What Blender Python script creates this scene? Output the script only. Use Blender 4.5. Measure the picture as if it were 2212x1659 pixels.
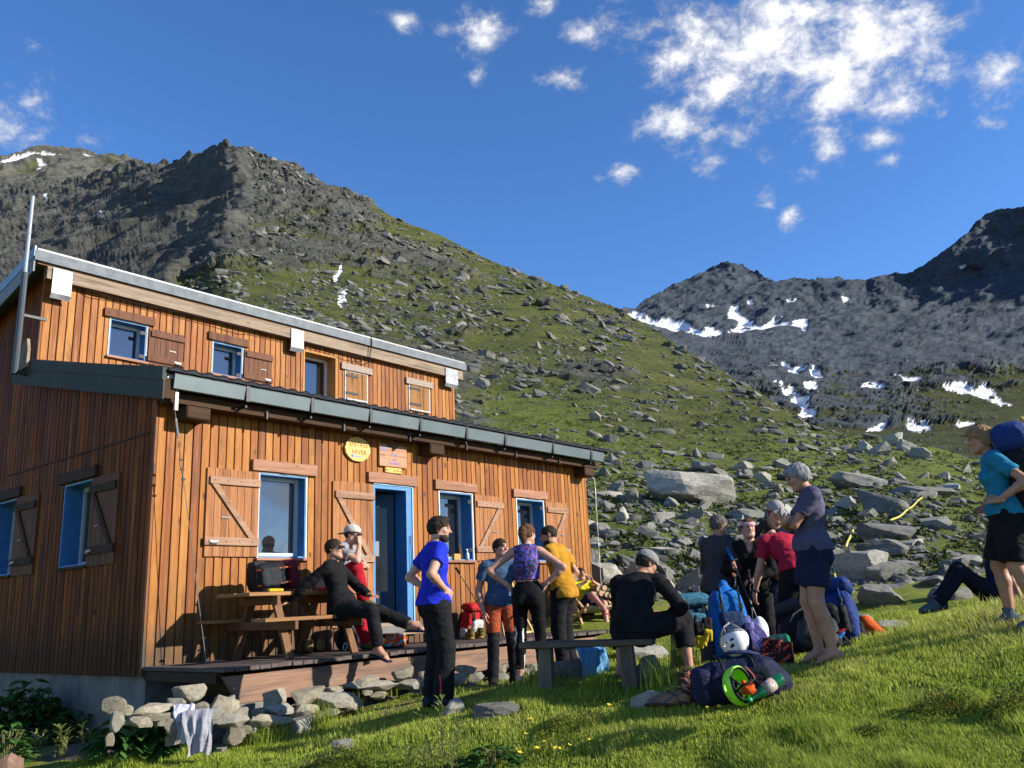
import bpy, bmesh, math, random
import numpy as np
from mathutils import Matrix, Vector
for o in list(bpy.data.objects): bpy.data.objects.remove(o)
S=bpy.context.scene; COL=S.collection; R=math.radians
rnd=random.Random(7); RG=np.random.default_rng(11)
# ---------------- camera
FPX,PITCH,ROLL=1845.,R(14.3),R(-2.68)
FWD=np.array([0,math.cos(PITCH),math.sin(PITCH)]); _u=np.array([0,-math.sin(PITCH),math.cos(PITCH)]); _r=np.array([1.,0,0])
RT=_r*math.cos(ROLL)+_u*math.sin(ROLL); UP=-_r*math.sin(ROLL)+_u*math.cos(ROLL)
cd=bpy.data.cameras.new('camera'); cam=bpy.data.objects.new('camera',cd); COL.objects.link(cam); S.camera=cam
cd.sensor_width=36; cd.lens=36*FPX/2212; cd.clip_end=9000; cd.clip_start=.05
cam.matrix_world=Matrix(((RT[0],UP[0],-FWD[0],0),(RT[1],UP[1],-FWD[1],0),(RT[2],UP[2],-FWD[2],0),(0,0,0,1)))
def ray(x,y):
    x=np.asarray(x,float)[...,None]; y=np.asarray(y,float)[...,None]
    return FWD+RT*(x-1106)/FPX-UP*(y-829.5)/FPX
def at(x,y,Y):                      # point of the place seen in direction (x,y) at forward distance Y
    r=ray(x,y); return r*(np.asarray(Y,float)/r[...,1])[...,None]
def proj(P):
    P=np.asarray(P,float); d=P@FWD; return 1106+FPX*(P@RT)/d, 829.5-FPX*(P@UP)/d
# ---------------- light
SUN=np.array([1.092,-.237,.50]); SUN/=np.linalg.norm(SUN)
sl=bpy.data.lights.new('sun','SUN'); so=bpy.data.objects.new('sun',sl); COL.objects.link(so)
sl.energy=5.0; sl.angle=R(.55); sl.color=(1,.93,.82)
so.rotation_euler=Vector(SUN).to_track_quat('Z','Y').to_euler(); so.location=(20,-5,20)
W=bpy.data.worlds.new('World'); S.world=W; W.use_nodes=True
S.view_settings.view_transform='Standard'; S.view_settings.look='None'; S.view_settings.exposure=1.02; S.view_settings.gamma=1
try:
    S.cycles.use_denoising=True; S.cycles.max_bounces=6; S.cycles.transparent_max_bounces=12; S.cycles.caustics_reflective=False; S.cycles.caustics_refractive=False
except Exception: pass
def build_world():
    nt=W.node_tree; N=nt.nodes; L=nt.links; N.clear()
    out=N.new('ShaderNodeOutputWorld'); bg=N.new('ShaderNodeBackground'); L.new(bg.outputs[0],out.inputs[0]); bg.inputs[1].default_value=.112
    sky=N.new('ShaderNodeTexSky'); sky.sky_type='NISHITA'; sky.sun_disc=False
    sky.sun_elevation=math.asin(SUN[2]); sky.sun_rotation=math.atan2(SUN[0],SUN[1]); sky.altitude=2350; sky.air_density=1.0; sky.dust_density=.25; sky.ozone_density=3.0
    hs=N.new('ShaderNodeHueSaturation'); hs.inputs['Saturation'].default_value=1.16; L.new(sky.outputs[0],hs.inputs['Color'])
    tc=N.new('ShaderNodeTexCoord'); D=tc.outputs['Generated']
    blobs=[(1640,95,170,95,1.1),(1560,185,95,55,1.),(1780,140,95,100,1.15),(1880,90,90,110,1.1),(1945,40,80,60,.95),(1690,20,240,45,.95),(1460,125,90,60,.8),(1420,160,80,35,.72),
      (1450,265,70,45,.85),(1550,285,55,40,.85),(1520,330,45,40,.8),(1945,215,65,50,1.05),(1880,120,60,80,1.),(1800,205,60,55,1.05),(1345,375,42,30,.8),(1220,168,48,24,.8),(1035,75,55,48,.85),(965,62,30,22,.65),
      (865,52,32,25,.72),(1255,72,38,25,.72),(1180,8,32,24,.75),(1030,165,22,25,.6),(1645,343,28,22,.8),(1790,325,34,22,.85),(1740,370,30,24,.66),(1905,300,42,24,.9),(1925,343,34,22,.9),(1700,465,24,26,.85),(1660,445,20,24,.75),
      (2155,155,42,40,.95),(2140,268,22,12,.7),(45,280,62,55,.78),(60,215,40,40,.6),(175,300,28,25,.52),(70,100,35,25,.4),(2020,165,60,30,.75),(1790,280,45,18,.7),(1600,240,30,18,.5),(1870,497,12,10,.6),(2090,30,30,60,.5),
      (1420,55,60,30,.62),(1310,50,40,35,.6)]
    acc=None
    for (x,y,rx,ry,s) in blobs:
        s=s*1.0+(.12 if rx<62 else .10)
        c=ray(x,y); c=c/np.linalg.norm(c); a=ray(x+10,y); a=a/np.linalg.norm(a)-c; a/=np.linalg.norm(a); b=np.cross(c,a)
        k=FPX/np.linalg.norm(ray(x,y))
        mp=N.new('ShaderNodeMapping'); mp.vector_type='TEXTURE'; L.new(D,mp.inputs[0])
        mp.inputs['Location'].default_value=c; mp.inputs['Rotation'].default_value=Matrix(np.stack([a,b,c],1).tolist()).to_euler()
        mp.inputs['Scale'].default_value=(rx/k*1.52,ry/k*1.46,.5)
        ln=N.new('ShaderNodeVectorMath'); ln.operation='LENGTH'; L.new(mp.outputs[0],ln.inputs[0])
        m=N.new('ShaderNodeMath'); m.operation='MULTIPLY_ADD'; L.new(ln.outputs['Value'],m.inputs[0]); m.inputs[1].default_value=-s*.9; m.inputs[2].default_value=s
        if acc is None: acc=m.outputs[0]
        else:
            q=N.new('ShaderNodeMath'); q.operation='SMOOTH_MAX'; q.inputs[2].default_value=.12; L.new(acc,q.inputs[0]); L.new(m.outputs[0],q.inputs[1]); acc=q.outputs[0]
    mpc=N.new('ShaderNodeMapping'); mpc.vector_type='TEXTURE'; L.new(D,mpc.inputs[0]); mpc.inputs['Location'].default_value=(.99,-.03,.13); mpc.inputs['Scale'].default_value=(.5,.42,.10)
    ln=N.new('ShaderNodeVectorMath'); ln.operation='LENGTH'; L.new(mpc.outputs[0],ln.inputs[0]); m=N.new('ShaderNodeMath'); m.operation='MULTIPLY_ADD'; L.new(ln.outputs['Value'],m.inputs[0]); m.inputs[1].default_value=-.75; m.inputs[2].default_value=.85; q=N.new('ShaderNodeMath'); q.operation='MAXIMUM'; L.new(acc,q.inputs[0]); L.new(m.outputs[0],q.inputs[1]); acc=q.outputs[0]
    def noise(sc,det,rough,dist=0,off=(0,0,0)):
        mp=N.new('ShaderNodeMapping'); L.new(D,mp.inputs[0]); mp.inputs['Location'].default_value=off; mp.inputs['Scale'].default_value=(1,1,1.35)
        n=N.new('ShaderNodeTexNoise'); n.inputs['Scale'].default_value=sc; n.inputs['Detail'].default_value=det; n.inputs['Roughness'].default_value=rough; n.inputs['Distortion'].default_value=dist; L.new(mp.outputs[0],n.inputs[0]); return n.outputs['Fac']
    n1=noise(22,12,.64,.25); n2=noise(75,8,.68,.4,(3,1,2))
    def math_(op,a,b,c=None):
        m=N.new('ShaderNodeMath'); m.operation=op
        for i,v in enumerate((a,b,c)):
            if v is None: continue
            if isinstance(v,(int,float)): m.inputs[i].default_value=v
            else: L.new(v,m.inputs[i])
        return m.outputs[0]
    sx=N.new('ShaderNodeSeparateXYZ'); L.new(D,sx.inputs[0]); bk=N.new('ShaderNodeMapRange'); L.new(sx.outputs[1],bk.inputs[0]); bk.inputs[1].default_value=.1; bk.inputs[2].default_value=-.4; bk.inputs[3].default_value=-.9; bk.inputs[4].default_value=.42
    acc=math_('MAXIMUM',acc,bk.outputs[0]); acc=math_('MAXIMUM',acc,-.6)
    v=math_('MULTIPLY_ADD',n1,2.3,math_('MULTIPLY_ADD',acc,1.0,-1.66))
    v=math_('MULTIPLY_ADD',n2,.8,math_('ADD',v,-.40))
    mr=N.new('ShaderNodeMapRange'); mr.interpolation_type='SMOOTHSTEP'; L.new(v,mr.inputs[0]); mr.inputs[1].default_value=-.2; mr.inputs[2].default_value=.78
    den=math_('MULTIPLY',mr.outputs[0],.97)
    mr2=N.new('ShaderNodeMapRange'); L.new(v,mr2.inputs[0]); mr2.inputs[1].default_value=.1; mr2.inputs[2].default_value=.8; mr2.inputs[3].default_value=3.0; mr2.inputs[4].default_value=5.6
    cc=N.new('ShaderNodeVectorMath'); cc.operation='SCALE'; cc.inputs[0].default_value=(1.0,1.0,1.03); L.new(mr2.outputs[0],cc.inputs['Scale'])
    tint=N.new('ShaderNodeMix'); tint.data_type='RGBA'; tint.blend_type='MULTIPLY'; tint.inputs['Factor'].default_value=1; L.new(hs.outputs[0],tint.inputs[6]); tint.inputs[7].default_value=(.98,.99,1.10,1)
    mx=N.new('ShaderNodeMix'); mx.data_type='RGBA'; L.new(den,mx.inputs['Factor']); L.new(tint.outputs[2],mx.inputs[6]); L.new(cc.outputs[0],mx.inputs[7])
    L.new(mx.outputs[2],bg.inputs[0])
build_world()
# ---------------- numpy noise
def _h(i,j,k):
    n=(i*374761393+j*668265263+k*2147483647%4294967296+k*1274126177)&0xffffffff
    n=((n^(n>>13))*1274126177)&0xffffffff; n=((n^(n>>16))*2246822519)&0xffffffff
    return ((n^(n>>15))&0xffffff)/16777215.
def vn(P):
    P=np.asarray(P,float); f=np.floor(P); i=f.astype(np.int64)&0xffffffff; t=P-f; t=t*t*t*(t*(t*6-15)+10); r=0
    for a in(0,1):
        for b in(0,1):
            for c in(0,1):
                w=(t[...,0] if a else 1-t[...,0])*(t[...,1] if b else 1-t[...,1])*(t[...,2] if c else 1-t[...,2])
                r=r+w*_h((i[...,0]+a)&0xffffffff,(i[...,1]+b)&0xffffffff,(i[...,2]+c)&0xffffffff)
    return r*2-1
def fbm(P,o=4,g=.5,lac=2.03,ridge=False):
    P=np.asarray(P,float); s=0; a=1; tot=0
    for k in range(o):
        n=vn(P+17.3*k); s=s+a*((1-2*np.abs(n)) if ridge else n); tot+=a; a*=g; P=P*lac
    return s/tot
def ss(a,b,x): t=np.clip((x-a)/(b-a),0,1); return t*t*(3-2*t)
# ---------------- objects
def tag(o,label=None,cat=None,group=None,kind=None):
    if label: o['label']=label
    if cat: o['category']=cat
    if group: o['group']=group
    if kind: o['kind']=kind
    return o
def link(name,me,mats=None,parent=None):
    o=bpy.data.objects.new(name,me); COL.objects.link(o)
    if mats is not None:
        for m in (mats if isinstance(mats,(list,tuple)) else [mats]): me.materials.append(m)
    if parent is not None: o.parent=parent
    return o
def npmesh(name,V,Fs,smooth=True,mi=None):
    V=np.asarray(V,np.float32); me=bpy.data.meshes.new(name)
    Fs=[np.asarray(f,np.int32) for f in (Fs if isinstance(Fs,(list,tuple)) else [Fs]) if len(f)]
    me.vertices.add(len(V)); me.vertices.foreach_set('co',V.ravel())
    loops=np.concatenate([f.ravel() for f in Fs]); cnt=np.concatenate([np.full(len(f),f.shape[1],np.int32) for f in Fs])
    me.loops.add(len(loops)); me.loops.foreach_set('vertex_index',loops)
    me.polygons.add(len(cnt)); me.polygons.foreach_set('loop_start',np.concatenate([[0],np.cumsum(cnt)[:-1]]).astype(np.int32)); me.polygons.foreach_set('loop_total',cnt)
    if mi is not None: me.polygons.foreach_set('material_index',np.asarray(mi,np.int32))
    me.polygons.foreach_set('use_smooth',np.full(len(cnt),bool(smooth)))
    me.update(calc_edges=True); me.validate(); return me
def attr(me,name,val,dom='POINT'):
    a=me.attributes.new(name,'FLOAT',dom); a.data.foreach_set('value',np.asarray(val,np.float32)); return a
def empty(name,loc=(0,0,0),rz=0,label=None,cat=None,group=None,kind=None):
    o=bpy.data.objects.new(name,None); COL.objects.link(o); o.location=loc; o.rotation_euler=(0,0,rz); o.empty_display_size=.1
    return tag(o,label,cat,group,kind)
class MB:
    """collects boxes, bars, tubes and prisms into one mesh"""
    def __init__(s): s.V=[]; s.F={}; s.n=0
    def add(s,V,F,m=0):
        V=np.asarray(V,float); s.V.append(V)
        for f in F: s.F.setdefault(len(f),[]).append(([i+s.n for i in f],m))
        s.n+=len(V); return s
    def box(s,lo,hi,m=0,bev=0):
        lo=np.minimum(lo,hi).astype(float) if False else np.array(lo,float); hi=np.array(hi,float)
        return s.obox((lo+hi)/2,np.eye(3),(hi-lo)/2,m,bev)
    def obox(s,c,A,h,m=0,bev=0):
        c=np.array(c,float); A=np.array(A,float); h=np.array(h,float)
        if bev<=0 or bev>=min(abs(h)):
            q=np.array([[x,y,z] for x in(-1,1) for y in(-1,1) for z in(-1,1)],float)
            return s.add(c+(q*h)@A,[(0,1,3,2),(4,6,7,5),(0,4,5,1),(2,3,7,6),(0,2,6,4),(1,5,7,3)],m)
        V=[];F=[];idx={}
        for sx in(-1,1):
            for sy in(-1,1):
                for sz in(-1,1):
                    for ax in range(3):
                        p=np.array([sx,sy,sz],float)*(h-bev); p[ax]=(sx,sy,sz)[ax]*h[ax]; idx[(sx,sy,sz,ax)]=len(V); V.append(p)
        I=idx
        def quad(l):
            a,b,c_,_=[V[i] for i in l]; n=np.cross(b-a,c_-b); 
            if n@(sum(V[i] for i in l))<0: l=l[::-1]
            F.append(tuple(l))
        for ax in range(3):
            o=[i for i in range(3) if i!=ax]
            for sg in(-1,1):
                def k(a,b,axx):
                    t=[0,0,0]; t[ax]=sg; t[o[0]]=a; t[o[1]]=b; return I[(*t,axx)]
                quad([k(-1,-1,ax),k(1,-1,ax),k(1,1,ax),k(-1,1,ax)])
            for a in(-1,1):
                for b in(-1,1):
                    def k2(sg,axx):
                        t=[0,0,0]; t[ax]=sg; t[o[0]]=a; t[o[1]]=b; return I[(*t,axx)]
                    quad([k2(-1,o[0]),k2(1,o[0]),k2(1,o[1]),k2(-1,o[1])])
        for sx in(-1,1):
            for sy in(-1,1):
                for sz in(-1,1):
                    t=[I[(sx,sy,sz,a)] for a in range(3)]
                    n=np.cross(V[t[1]]-V[t[0]],V[t[2]]-V[t[0]])
                    if n@np.array([sx,sy,sz])<0: t=t[::-1]
                    F.append(tuple(t))
        return s.add(c+np.array(V)@A,F,m)
    def bar(s,a,b,w,h,m=0,up=(0,0,1),bev=0):
        a=np.array(a,float); b=np.array(b,float); d=b-a; L=np.linalg.norm(d); d/=L; u=np.array(up,float); 
        if abs(u@d)>.97: u=np.array([1.,0,0])
        x=np.cross(d,u); x/=np.linalg.norm(x); u=np.cross(x,d)
        return s.obox((a+b)/2,np.stack([d,x,u]),(L/2,w/2,h/2),m,bev)
    def tube(s,pts,r,n=8,m=0,cap=True,closed=False):
        pts=np.array(pts,float); K=len(pts); rr=np.broadcast_to(np.asarray(r,float),(K,)); 
        T=np.gradient(pts,axis=0) if not closed else np.roll(pts,-1,0)-np.roll(pts,1,0)
        T/=np.linalg.norm(T,axis=1)[:,None]+1e-9; u=np.array([0,0,1.]) if abs(T[0][2])<.9 else np.array([1.,0,0]); V=[]
        for i in range(K):
            x=np.cross(T[i],u); x/=np.linalg.norm(x)+1e-9; u=np.cross(x,T[i])
            for k in range(n):
                a=2*math.pi*k/n; V.append(pts[i]+rr[i]*(math.cos(a)*x+math.sin(a)*u))
        F=[]
        for i in range(K if closed else K-1):
            j=(i+1)%K
            for k in range(n): F.append((i*n+k,i*n+(k+1)%n,j*n+(k+1)%n,j*n+k))
        if cap and not closed: F+= [tuple(range(n))[::-1],tuple(range((K-1)*n,K*n))]
        return s.add(V,F,m)
    def prism(s,poly,lo,hi,ax=1,m=0):
        """extrude a 2-D polygon along axis ax"""
        n=len(poly); o=[i for i in range(3) if i!=ax]; V=[]
        for d in(lo,hi):
            for p in poly:
                t=[0,0,0]; t[o[0]]=p[0]; t[o[1]]=p[1]; t[ax]=d; V.append(t)
        F=[tuple(range(n)),tuple(range(n,2*n))[::-1]]+[(i,i+n,(i+1)%n+n,(i+1)%n) for i in range(n)]
        a=sum(poly[i][0]*poly[(i+1)%n][1]-poly[(i+1)%n][0]*poly[i][1] for i in range(n))
        if (a>0)==(ax!=1): F=[f[::-1] for f in F]
        return s.add(V,F,m)
    def lathe(s,prof,c=(0,0,0),A=np.eye(3),n=20,m=0):
        c=np.array(c,float); V=[];F=[]
        for (r,z) in prof:
            for k in range(n):
                a=2*math.pi*k/n; V.append(c+np.array([r*math.cos(a),r*math.sin(a),z])@np.array(A))
        for i in range(len(prof)-1):
            for k in range(n): F.append((i*n+k,i*n+(k+1)%n,(i+1)*n+(k+1)%n,(i+1)*n+k))
        return s.add(V,F,m)
    def build(s,name,mats,parent=None,smooth=False):
        V=np.concatenate(s.V); Fs=[];mi=[]
        for k,l in s.F.items(): Fs.append([f for f,_ in l]); mi+=[m for _,m in l]
        return link(name,npmesh(name,V,Fs,smooth,mi),mats,parent)
# ---------------- surfaces from distance fields (surface nets)
class Fld:
    def __init__(s,lo,hi,h):
        s.lo=np.array(lo,float); s.h=h; s.n=np.maximum(4,np.ceil((np.array(hi)-s.lo)/h).astype(int)+1); s.v=np.full(s.n,.1,np.float32)
    def sub(s,lo,hi):
        a=np.clip(np.floor((lo-s.lo)/s.h).astype(int),0,s.n-1); b=np.clip(np.ceil((hi-s.lo)/s.h).astype(int)+1,1,s.n)
        sl=tuple(slice(x,max(x+1,y)) for x,y in zip(a,b))
        g=np.meshgrid(*[s.lo[i]+s.h*np.arange(sl[i].start,sl[i].stop) for i in range(3)],indexing='ij')
        return sl,np.stack(g,-1)
    def put(s,sl,d,k,neg=False):
        v=s.v[sl]; d=d.astype(np.float32)
        if neg:
            d=-d; s.v[sl]=np.maximum(v,d) if k<=0 else s._sm(v,d,k,-1)
        else: s.v[sl]=np.minimum(v,d) if k<=0 else s._sm(v,d,k,1)
    @staticmethod
    def _sm(v,d,k,sg):
        v=v*sg; d=d*sg; h=np.clip(.5+.5*(v-d)/k,0,1); return sg*(v*(1-h)+d*h-k*h*(1-h))
    def cone(s,a,b,ra,rb=None,k=.02,flat=None,neg=False,cut=None,nz=0,nf=30,cut0=None):
        a=np.array(a,float); b=np.array(b,float); rb=ra if rb is None else rb; m=max(ra,rb)*(1.0 if flat is None else max(1,flat[1]))+k+3*s.h
        sl,P=s.sub(np.minimum(a,b)-m,np.maximum(a,b)+m); ba=b-a; L2=ba@ba+1e-9
        q=P-a; t=np.clip(q@ba/L2,0,1); w=q-t[...,None]*ba
        if flat is not None:
            nv=np.array(flat[0],float); nv/=np.linalg.norm(nv); c=w@nv; w=w+nv*(c*(1/flat[1]-1))[...,None]
        d=np.linalg.norm(w,axis=-1)-(ra+(rb-ra)*t)
        if nz: d=d+nz*fbm(P*nf,2)
        if cut: d=np.maximum(d,(P-b)@(ba/math.sqrt(L2)))
        if cut0: d=np.maximum(d,(a-P)@(ba/math.sqrt(L2)))
        s.put(sl,d,k,neg)
    def ell(s,c,rad,A=np.eye(3),k=.02,neg=False,planes=(),nz=0,nf=40):
        c=np.array(c,float); rad=np.array(rad,float); m=rad.max()+k+3*s.h; sl,P=s.sub(c-m,c+m)
        q=(P-c)@np.array(A).T; l=np.linalg.norm(q/rad,axis=-1); d=l*(l-1)/(np.linalg.norm(q/rad**2,axis=-1)+1e-6)
        for (n,o) in planes: d=np.maximum(d,P@np.array(n)-o)
        if nz: d=d+nz*fbm(P*nf,3)
        s.put(sl,d,k,neg)
    def box(s,c,half,A=np.eye(3),r=.03,k=.02,neg=False,nz=0,nf=12,taper=0,bul=0):
        c=np.array(c,float); half=np.array(half,float); m=np.linalg.norm(half)+k+r+3*s.h; sl,P=s.sub(c-m,c+m); q=(P-c)@np.array(A).T
        hh=np.broadcast_to(half,q.shape).copy()
        if taper: f=1-taper*q[...,2]/half[2]; hh[...,0]*=f; hh[...,1]*=f
        if bul: f=1+bul*(1-np.clip(q[...,2]/half[2],-1,1)**2); hh[...,0]*=f; hh[...,1]*=f
        w=np.abs(q)-hh+r; d=np.linalg.norm(np.maximum(w,0),axis=-1)+np.minimum(w.max(-1),0)-r
        if nz: d=d+nz*fbm(P*nf,3)
        s.put(sl,d,k,neg)
    def noise(s,amp,f,stretch=(1,1,1),o=3):
        g=np.abs(s.v)<.03; i=np.argwhere(g); P=s.lo+i*s.h; s.v[g]+=(amp*fbm(P*f*np.array(stretch),o)).astype(np.float32)
    def plane(s,n,o,side=1): # keep n.p<o
        g=np.argwhere(s.v<.05); P=s.lo+g*s.h; d=(P@np.array(n,float)-o).astype(np.float32); s.v[tuple(g.T)]=np.maximum(s.v[tuple(g.T)],d)
    def mesh(s):
        v=s.v; v=np.pad(v,1,constant_values=.1); lo=s.lo-s.h; ins=v<0
        c=[ins[i:i+ins.shape[0]-1 if i==0 else None,:,:] for i in (0,)]
        sh=np.array(v.shape)-1
        def cor(A,i,j,k): return A[i:i+sh[0],j:j+sh[1],k:k+sh[2]]
        cnt=sum(cor(ins,i,j,k).astype(np.int8) for i in(0,1) for j in(0,1) for k in(0,1))
        act=(cnt>0)&(cnt<8); idx=np.full(act.shape,-1,np.int32); ii=np.argwhere(act); idx[act]=np.arange(len(ii))
        acc=np.zeros((len(ii),3)); w=np.zeros(len(ii))
        C=[(i,j,k) for i in(0,1) for j in(0,1) for k in(0,1)]
        for a in C:
            for ax in range(3):
                if a[ax]: continue
                b=list(a); b[ax]=1; va=v[ii[:,0]+a[0],ii[:,1]+a[1],ii[:,2]+a[2]]; vb=v[ii[:,0]+b[0],ii[:,1]+b[1],ii[:,2]+b[2]]
                m=(va<0)!=(vb<0); t=va[m]/(va[m]-vb[m]); p=np.tile(np.array(a,float),(m.sum(),1)); p[:,ax]+=t; acc[m]+=p; w[m]+=1
        V=lo+(ii+acc/np.maximum(w,1)[:,None])*s.h
        Q=[]
        for ax in range(3):
            o=[i for i in range(3) if i!=ax]
            A=ins; sl0=[slice(None)]*3; sl1=[slice(None)]*3; sl0[ax]=slice(0,-1); sl1[ax]=slice(1,None)
            x=A[tuple(sl0)]!=A[tuple(sl1)]; e=np.argwhere(x); e=e[(e[:,o[0]]>0)&(e[:,o[1]]>0)&(e[:,o[0]]<A.shape[o[0]]-1)&(e[:,o[1]]<A.shape[o[1]]-1)]
            fl=A[tuple(e.T)]
            def g(d0,d1):
                f=e.copy(); f[:,o[0]]-=d0; f[:,o[1]]-=d1; return idx[tuple(f.T)]
            q=np.stack([g(1,1),g(0,1),g(0,0),g(1,0)],1)
            if ax==1: fl=~fl
            q[~fl]=q[~fl][:,::-1]; Q.append(q)
        Q=np.concatenate(Q); return V,Q[(Q>=0).all(1)]
def fobj(name,f,mats,parent=None,fn=None,smooth_it=1):
    V,Q=f.mesh()
    for _ in range(smooth_it):   # light laplacian
        acc=np.zeros_like(V); w=np.zeros(len(V))
        for a in range(4):
            b=(a+1)%4; np.add.at(acc,Q[:,a],V[Q[:,b]]); np.add.at(w,Q[:,a],1); np.add.at(acc,Q[:,b],V[Q[:,a]]); np.add.at(w,Q[:,b],1)
        V=V*.5+.5*acc/np.maximum(w,1)[:,None]
    mi=None if fn is None else fn(V[Q].mean(1))
    return link(name,npmesh(name,V,Q,True,mi),mats,parent)
# ---------------- materials
MATS={}
def hexc(h,k=1.):
    h=h.lstrip('#'); c=[int(h[i:i+2],16)/255 for i in(0,2,4)]; return tuple(k*(x/12.92 if x<=.04045 else ((x+.055)/1.055)**2.4) for x in c)
class NT:
    def __init__(s,name):
        s.m=bpy.data.materials.new(name); s.m.use_nodes=True; s.t=s.m.node_tree; s.N=s.t.nodes; s.L=s.t.links; s.b=s.N['Principled BSDF']; s.tc=None
    def coord(s,kind='Object'):
        s.tc=s.tc or s.N.new('ShaderNodeTexCoord'); return s.tc.outputs[kind]
    def set(s,k,v):
        if isinstance(v,bpy.types.NodeSocket): s.L.new(v,s.b.inputs[k])
        else: s.b.inputs[k].default_value=v if not isinstance(v,tuple) else (*v[:3],1)
    def map(s,v,scale=(1,1,1),loc=(0,0,0),rot=(0,0,0)):
        n=s.N.new('ShaderNodeMapping'); s.L.new(v,n.inputs[0]); n.inputs['Scale'].default_value=scale; n.inputs['Location'].default_value=loc; n.inputs['Rotation'].default_value=rot; return n.outputs[0]
    def noise(s,v,sc,det=4,ro=.55,dist=0,w=None):
        n=s.N.new('ShaderNodeTexNoise'); n.inputs['Scale'].default_value=sc; n.inputs['Detail'].default_value=det; n.inputs['Roughness'].default_value=ro; n.inputs['Distortion'].default_value=dist
        if w is not None: n.noise_dimensions='4D'; s.L.new(w,n.inputs['W'])
        s.L.new(v,n.inputs['Vector']); return n.outputs['Fac']
    def vor(s,v,sc,feat='F1',out='Distance'):
        n=s.N.new('ShaderNodeTexVoronoi'); n.feature=feat; n.inputs['Scale'].default_value=sc; s.L.new(v,n.inputs['Vector']); return n.outputs[out]
    def ma(s,op,a,b=None,c=None,clamp=False):
        m=s.N.new('ShaderNodeMath'); m.operation=op; m.use_clamp=clamp
        for i,x in enumerate((a,b,c)):
            if x is None: continue
            if isinstance(x,bpy.types.NodeSocket): s.L.new(x,m.inputs[i])
            else: m.inputs[i].default_value=x
        return m.outputs[0]
    def rng(s,v,a,b,lo=0.,hi=1.,smooth=False):
        n=s.N.new('ShaderNodeMapRange'); 
        if smooth: n.interpolation_type='SMOOTHSTEP'
        s.L.new(v,n.inputs[0])
        for i,x in enumerate((a,b,lo,hi)): n.inputs[i+1].default_value=x
        return n.outputs[0]
    def mix(s,f,a,b,blend='MIX'):
        n=s.N.new('ShaderNodeMix'); n.data_type='RGBA'; n.blend_type=blend
        for i,x in ((0,f),(6,a),(7,b)):
            if isinstance(x,bpy.types.NodeSocket): s.L.new(x,n.inputs[i])
            elif i==0: n.inputs[0].default_value=x
            else: n.inputs[i].default_value=(*x[:3],1)
        return n.outputs[2]
    def ramp(s,v,stops):
        n=s.N.new('ShaderNodeValToRGB'); s.L.new(v,n.inputs[0]); e=n.color_ramp.elements
        while len(e)<len(stops): e.new(.5)
        for x,(p,c) in zip(e,stops): x.position=p; x.color=(*c[:3],1)
        return n.outputs[0]
    def attr(s,name):
        n=s.N.new('ShaderNodeAttribute'); n.attribute_name=name; return n.outputs['Fac']
    def sep(s,v):
        n=s.N.new('ShaderNodeSeparateXYZ'); s.L.new(v,n.inputs[0]); return n.outputs
    def bump(s,h,st=.3,dist=.01,normal=None):
        n=s.N.new('ShaderNodeBump'); n.inputs['Strength'].default_value=st; n.inputs['Distance'].default_value=dist; s.L.new(h,n.inputs['Height']); s.L.new(n.outputs[0],s.b.inputs['Normal'])
        return n.outputs[0]
def mat(name,c1,c2=None,sc=6,ro=.75,bump=.0,bs=50,bd=.004,metal=0,spec=.4,stretch=(1,1,1),det=4,lo=.35,hi=.65,ior=None,sheen=0):
    key=name
    if key in MATS: return MATS[key]
    t=NT(name); v=t.map(t.coord(),stretch)
    if c2 is not None: t.set('Base Color',t.mix(t.rng(t.noise(v,sc,det),lo,hi),c1,c2))
    else: t.set('Base Color',tuple(c1))
    t.set('Roughness',ro); t.set('Metallic',metal); t.set('Specular IOR Level',spec)
    if ior: t.set('IOR',ior)
    if sheen: t.set('Sheen Weight',sheen)
    if bump: t.bump(t.noise(v,bs,3),bump,bd)
    MATS[key]=t.m; return t.m
# ================= terrain
def PX(x,y,Y): return at(x,y,Y)
ctl=[(0,0,-1.62),(-3,0,-1.75),(3,0,-1.35),(0,4,-1.42),(3,4,-1.15),(-3.5,4,-1.5),(-8,3,-1.7),(8,3,-.6),(-.76,8.45,-1.02),(-.1,10.85,-1.04),(.2,9.4,-.92),(.6,10.9,-.98),(1.1,7.75,-.86),(2.3,9.8,-.86),(2.6,9.4,-.87),(2.6,7.36,-.63),(4.13,7.04,-.43),
 (5.5,6.8,-.2),(-2.95,8.68,-1.20),(-2.46,9.29,-1.2),(-2.16,9.66,-1.16),(-1.8,10.11,-1.08),(-1.49,10.49,-1.02),(-1.16,10.91,-.97),(-2.3,8.4,-1.25),(-3.5,8.3,-1.22),(-4,9.4,-1.28),(-5.5,10,-1.33),(-8,11,-1.6),(-3.2,7.4,-1.30),(-1.6,7.3,-1.16),(-4.6,8.2,-1.32),(-.9,11.3,-1.0),(.9,12.2,-1.0),(2.2,12,-.93),(4.2,12,-.72),(3.4,9.3,-.72),(4.6,8.6,-.52),(6.5,9.5,-.45),(7,12,-.5),(.9,6.2,-1.12),(-.2,6.9,-1.16),(2.8,5.2,-.95),(-7,14,-1.3),(-2,14.5,-1.1),(1.5,15,-.75),(4.5,15,-.35),(8,15,-.1),(-12,8,-1.8),(12,8,.2),(-3.3,10.8,-1.4),(-1.7,6.2,-1.3),(1.9,8.7,-.83),(3.2,6.2,-.72)]
feet=[(945,1524,8.45),(1088,1480,10.9),(1150,1480,9.4),(1225,1454,10.9),(1783,1428,7.4),(2215,1364,7.0),(2128,1316,9.3),(1190,1478,8.05),(1362,1494,7.75),(1475,1462,7.6),(1600,1516,6.95),(1690,1440,7.7),(1600,1428,8.3),(1822,1402,8.3),(1890,1380,8.4)]
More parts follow.
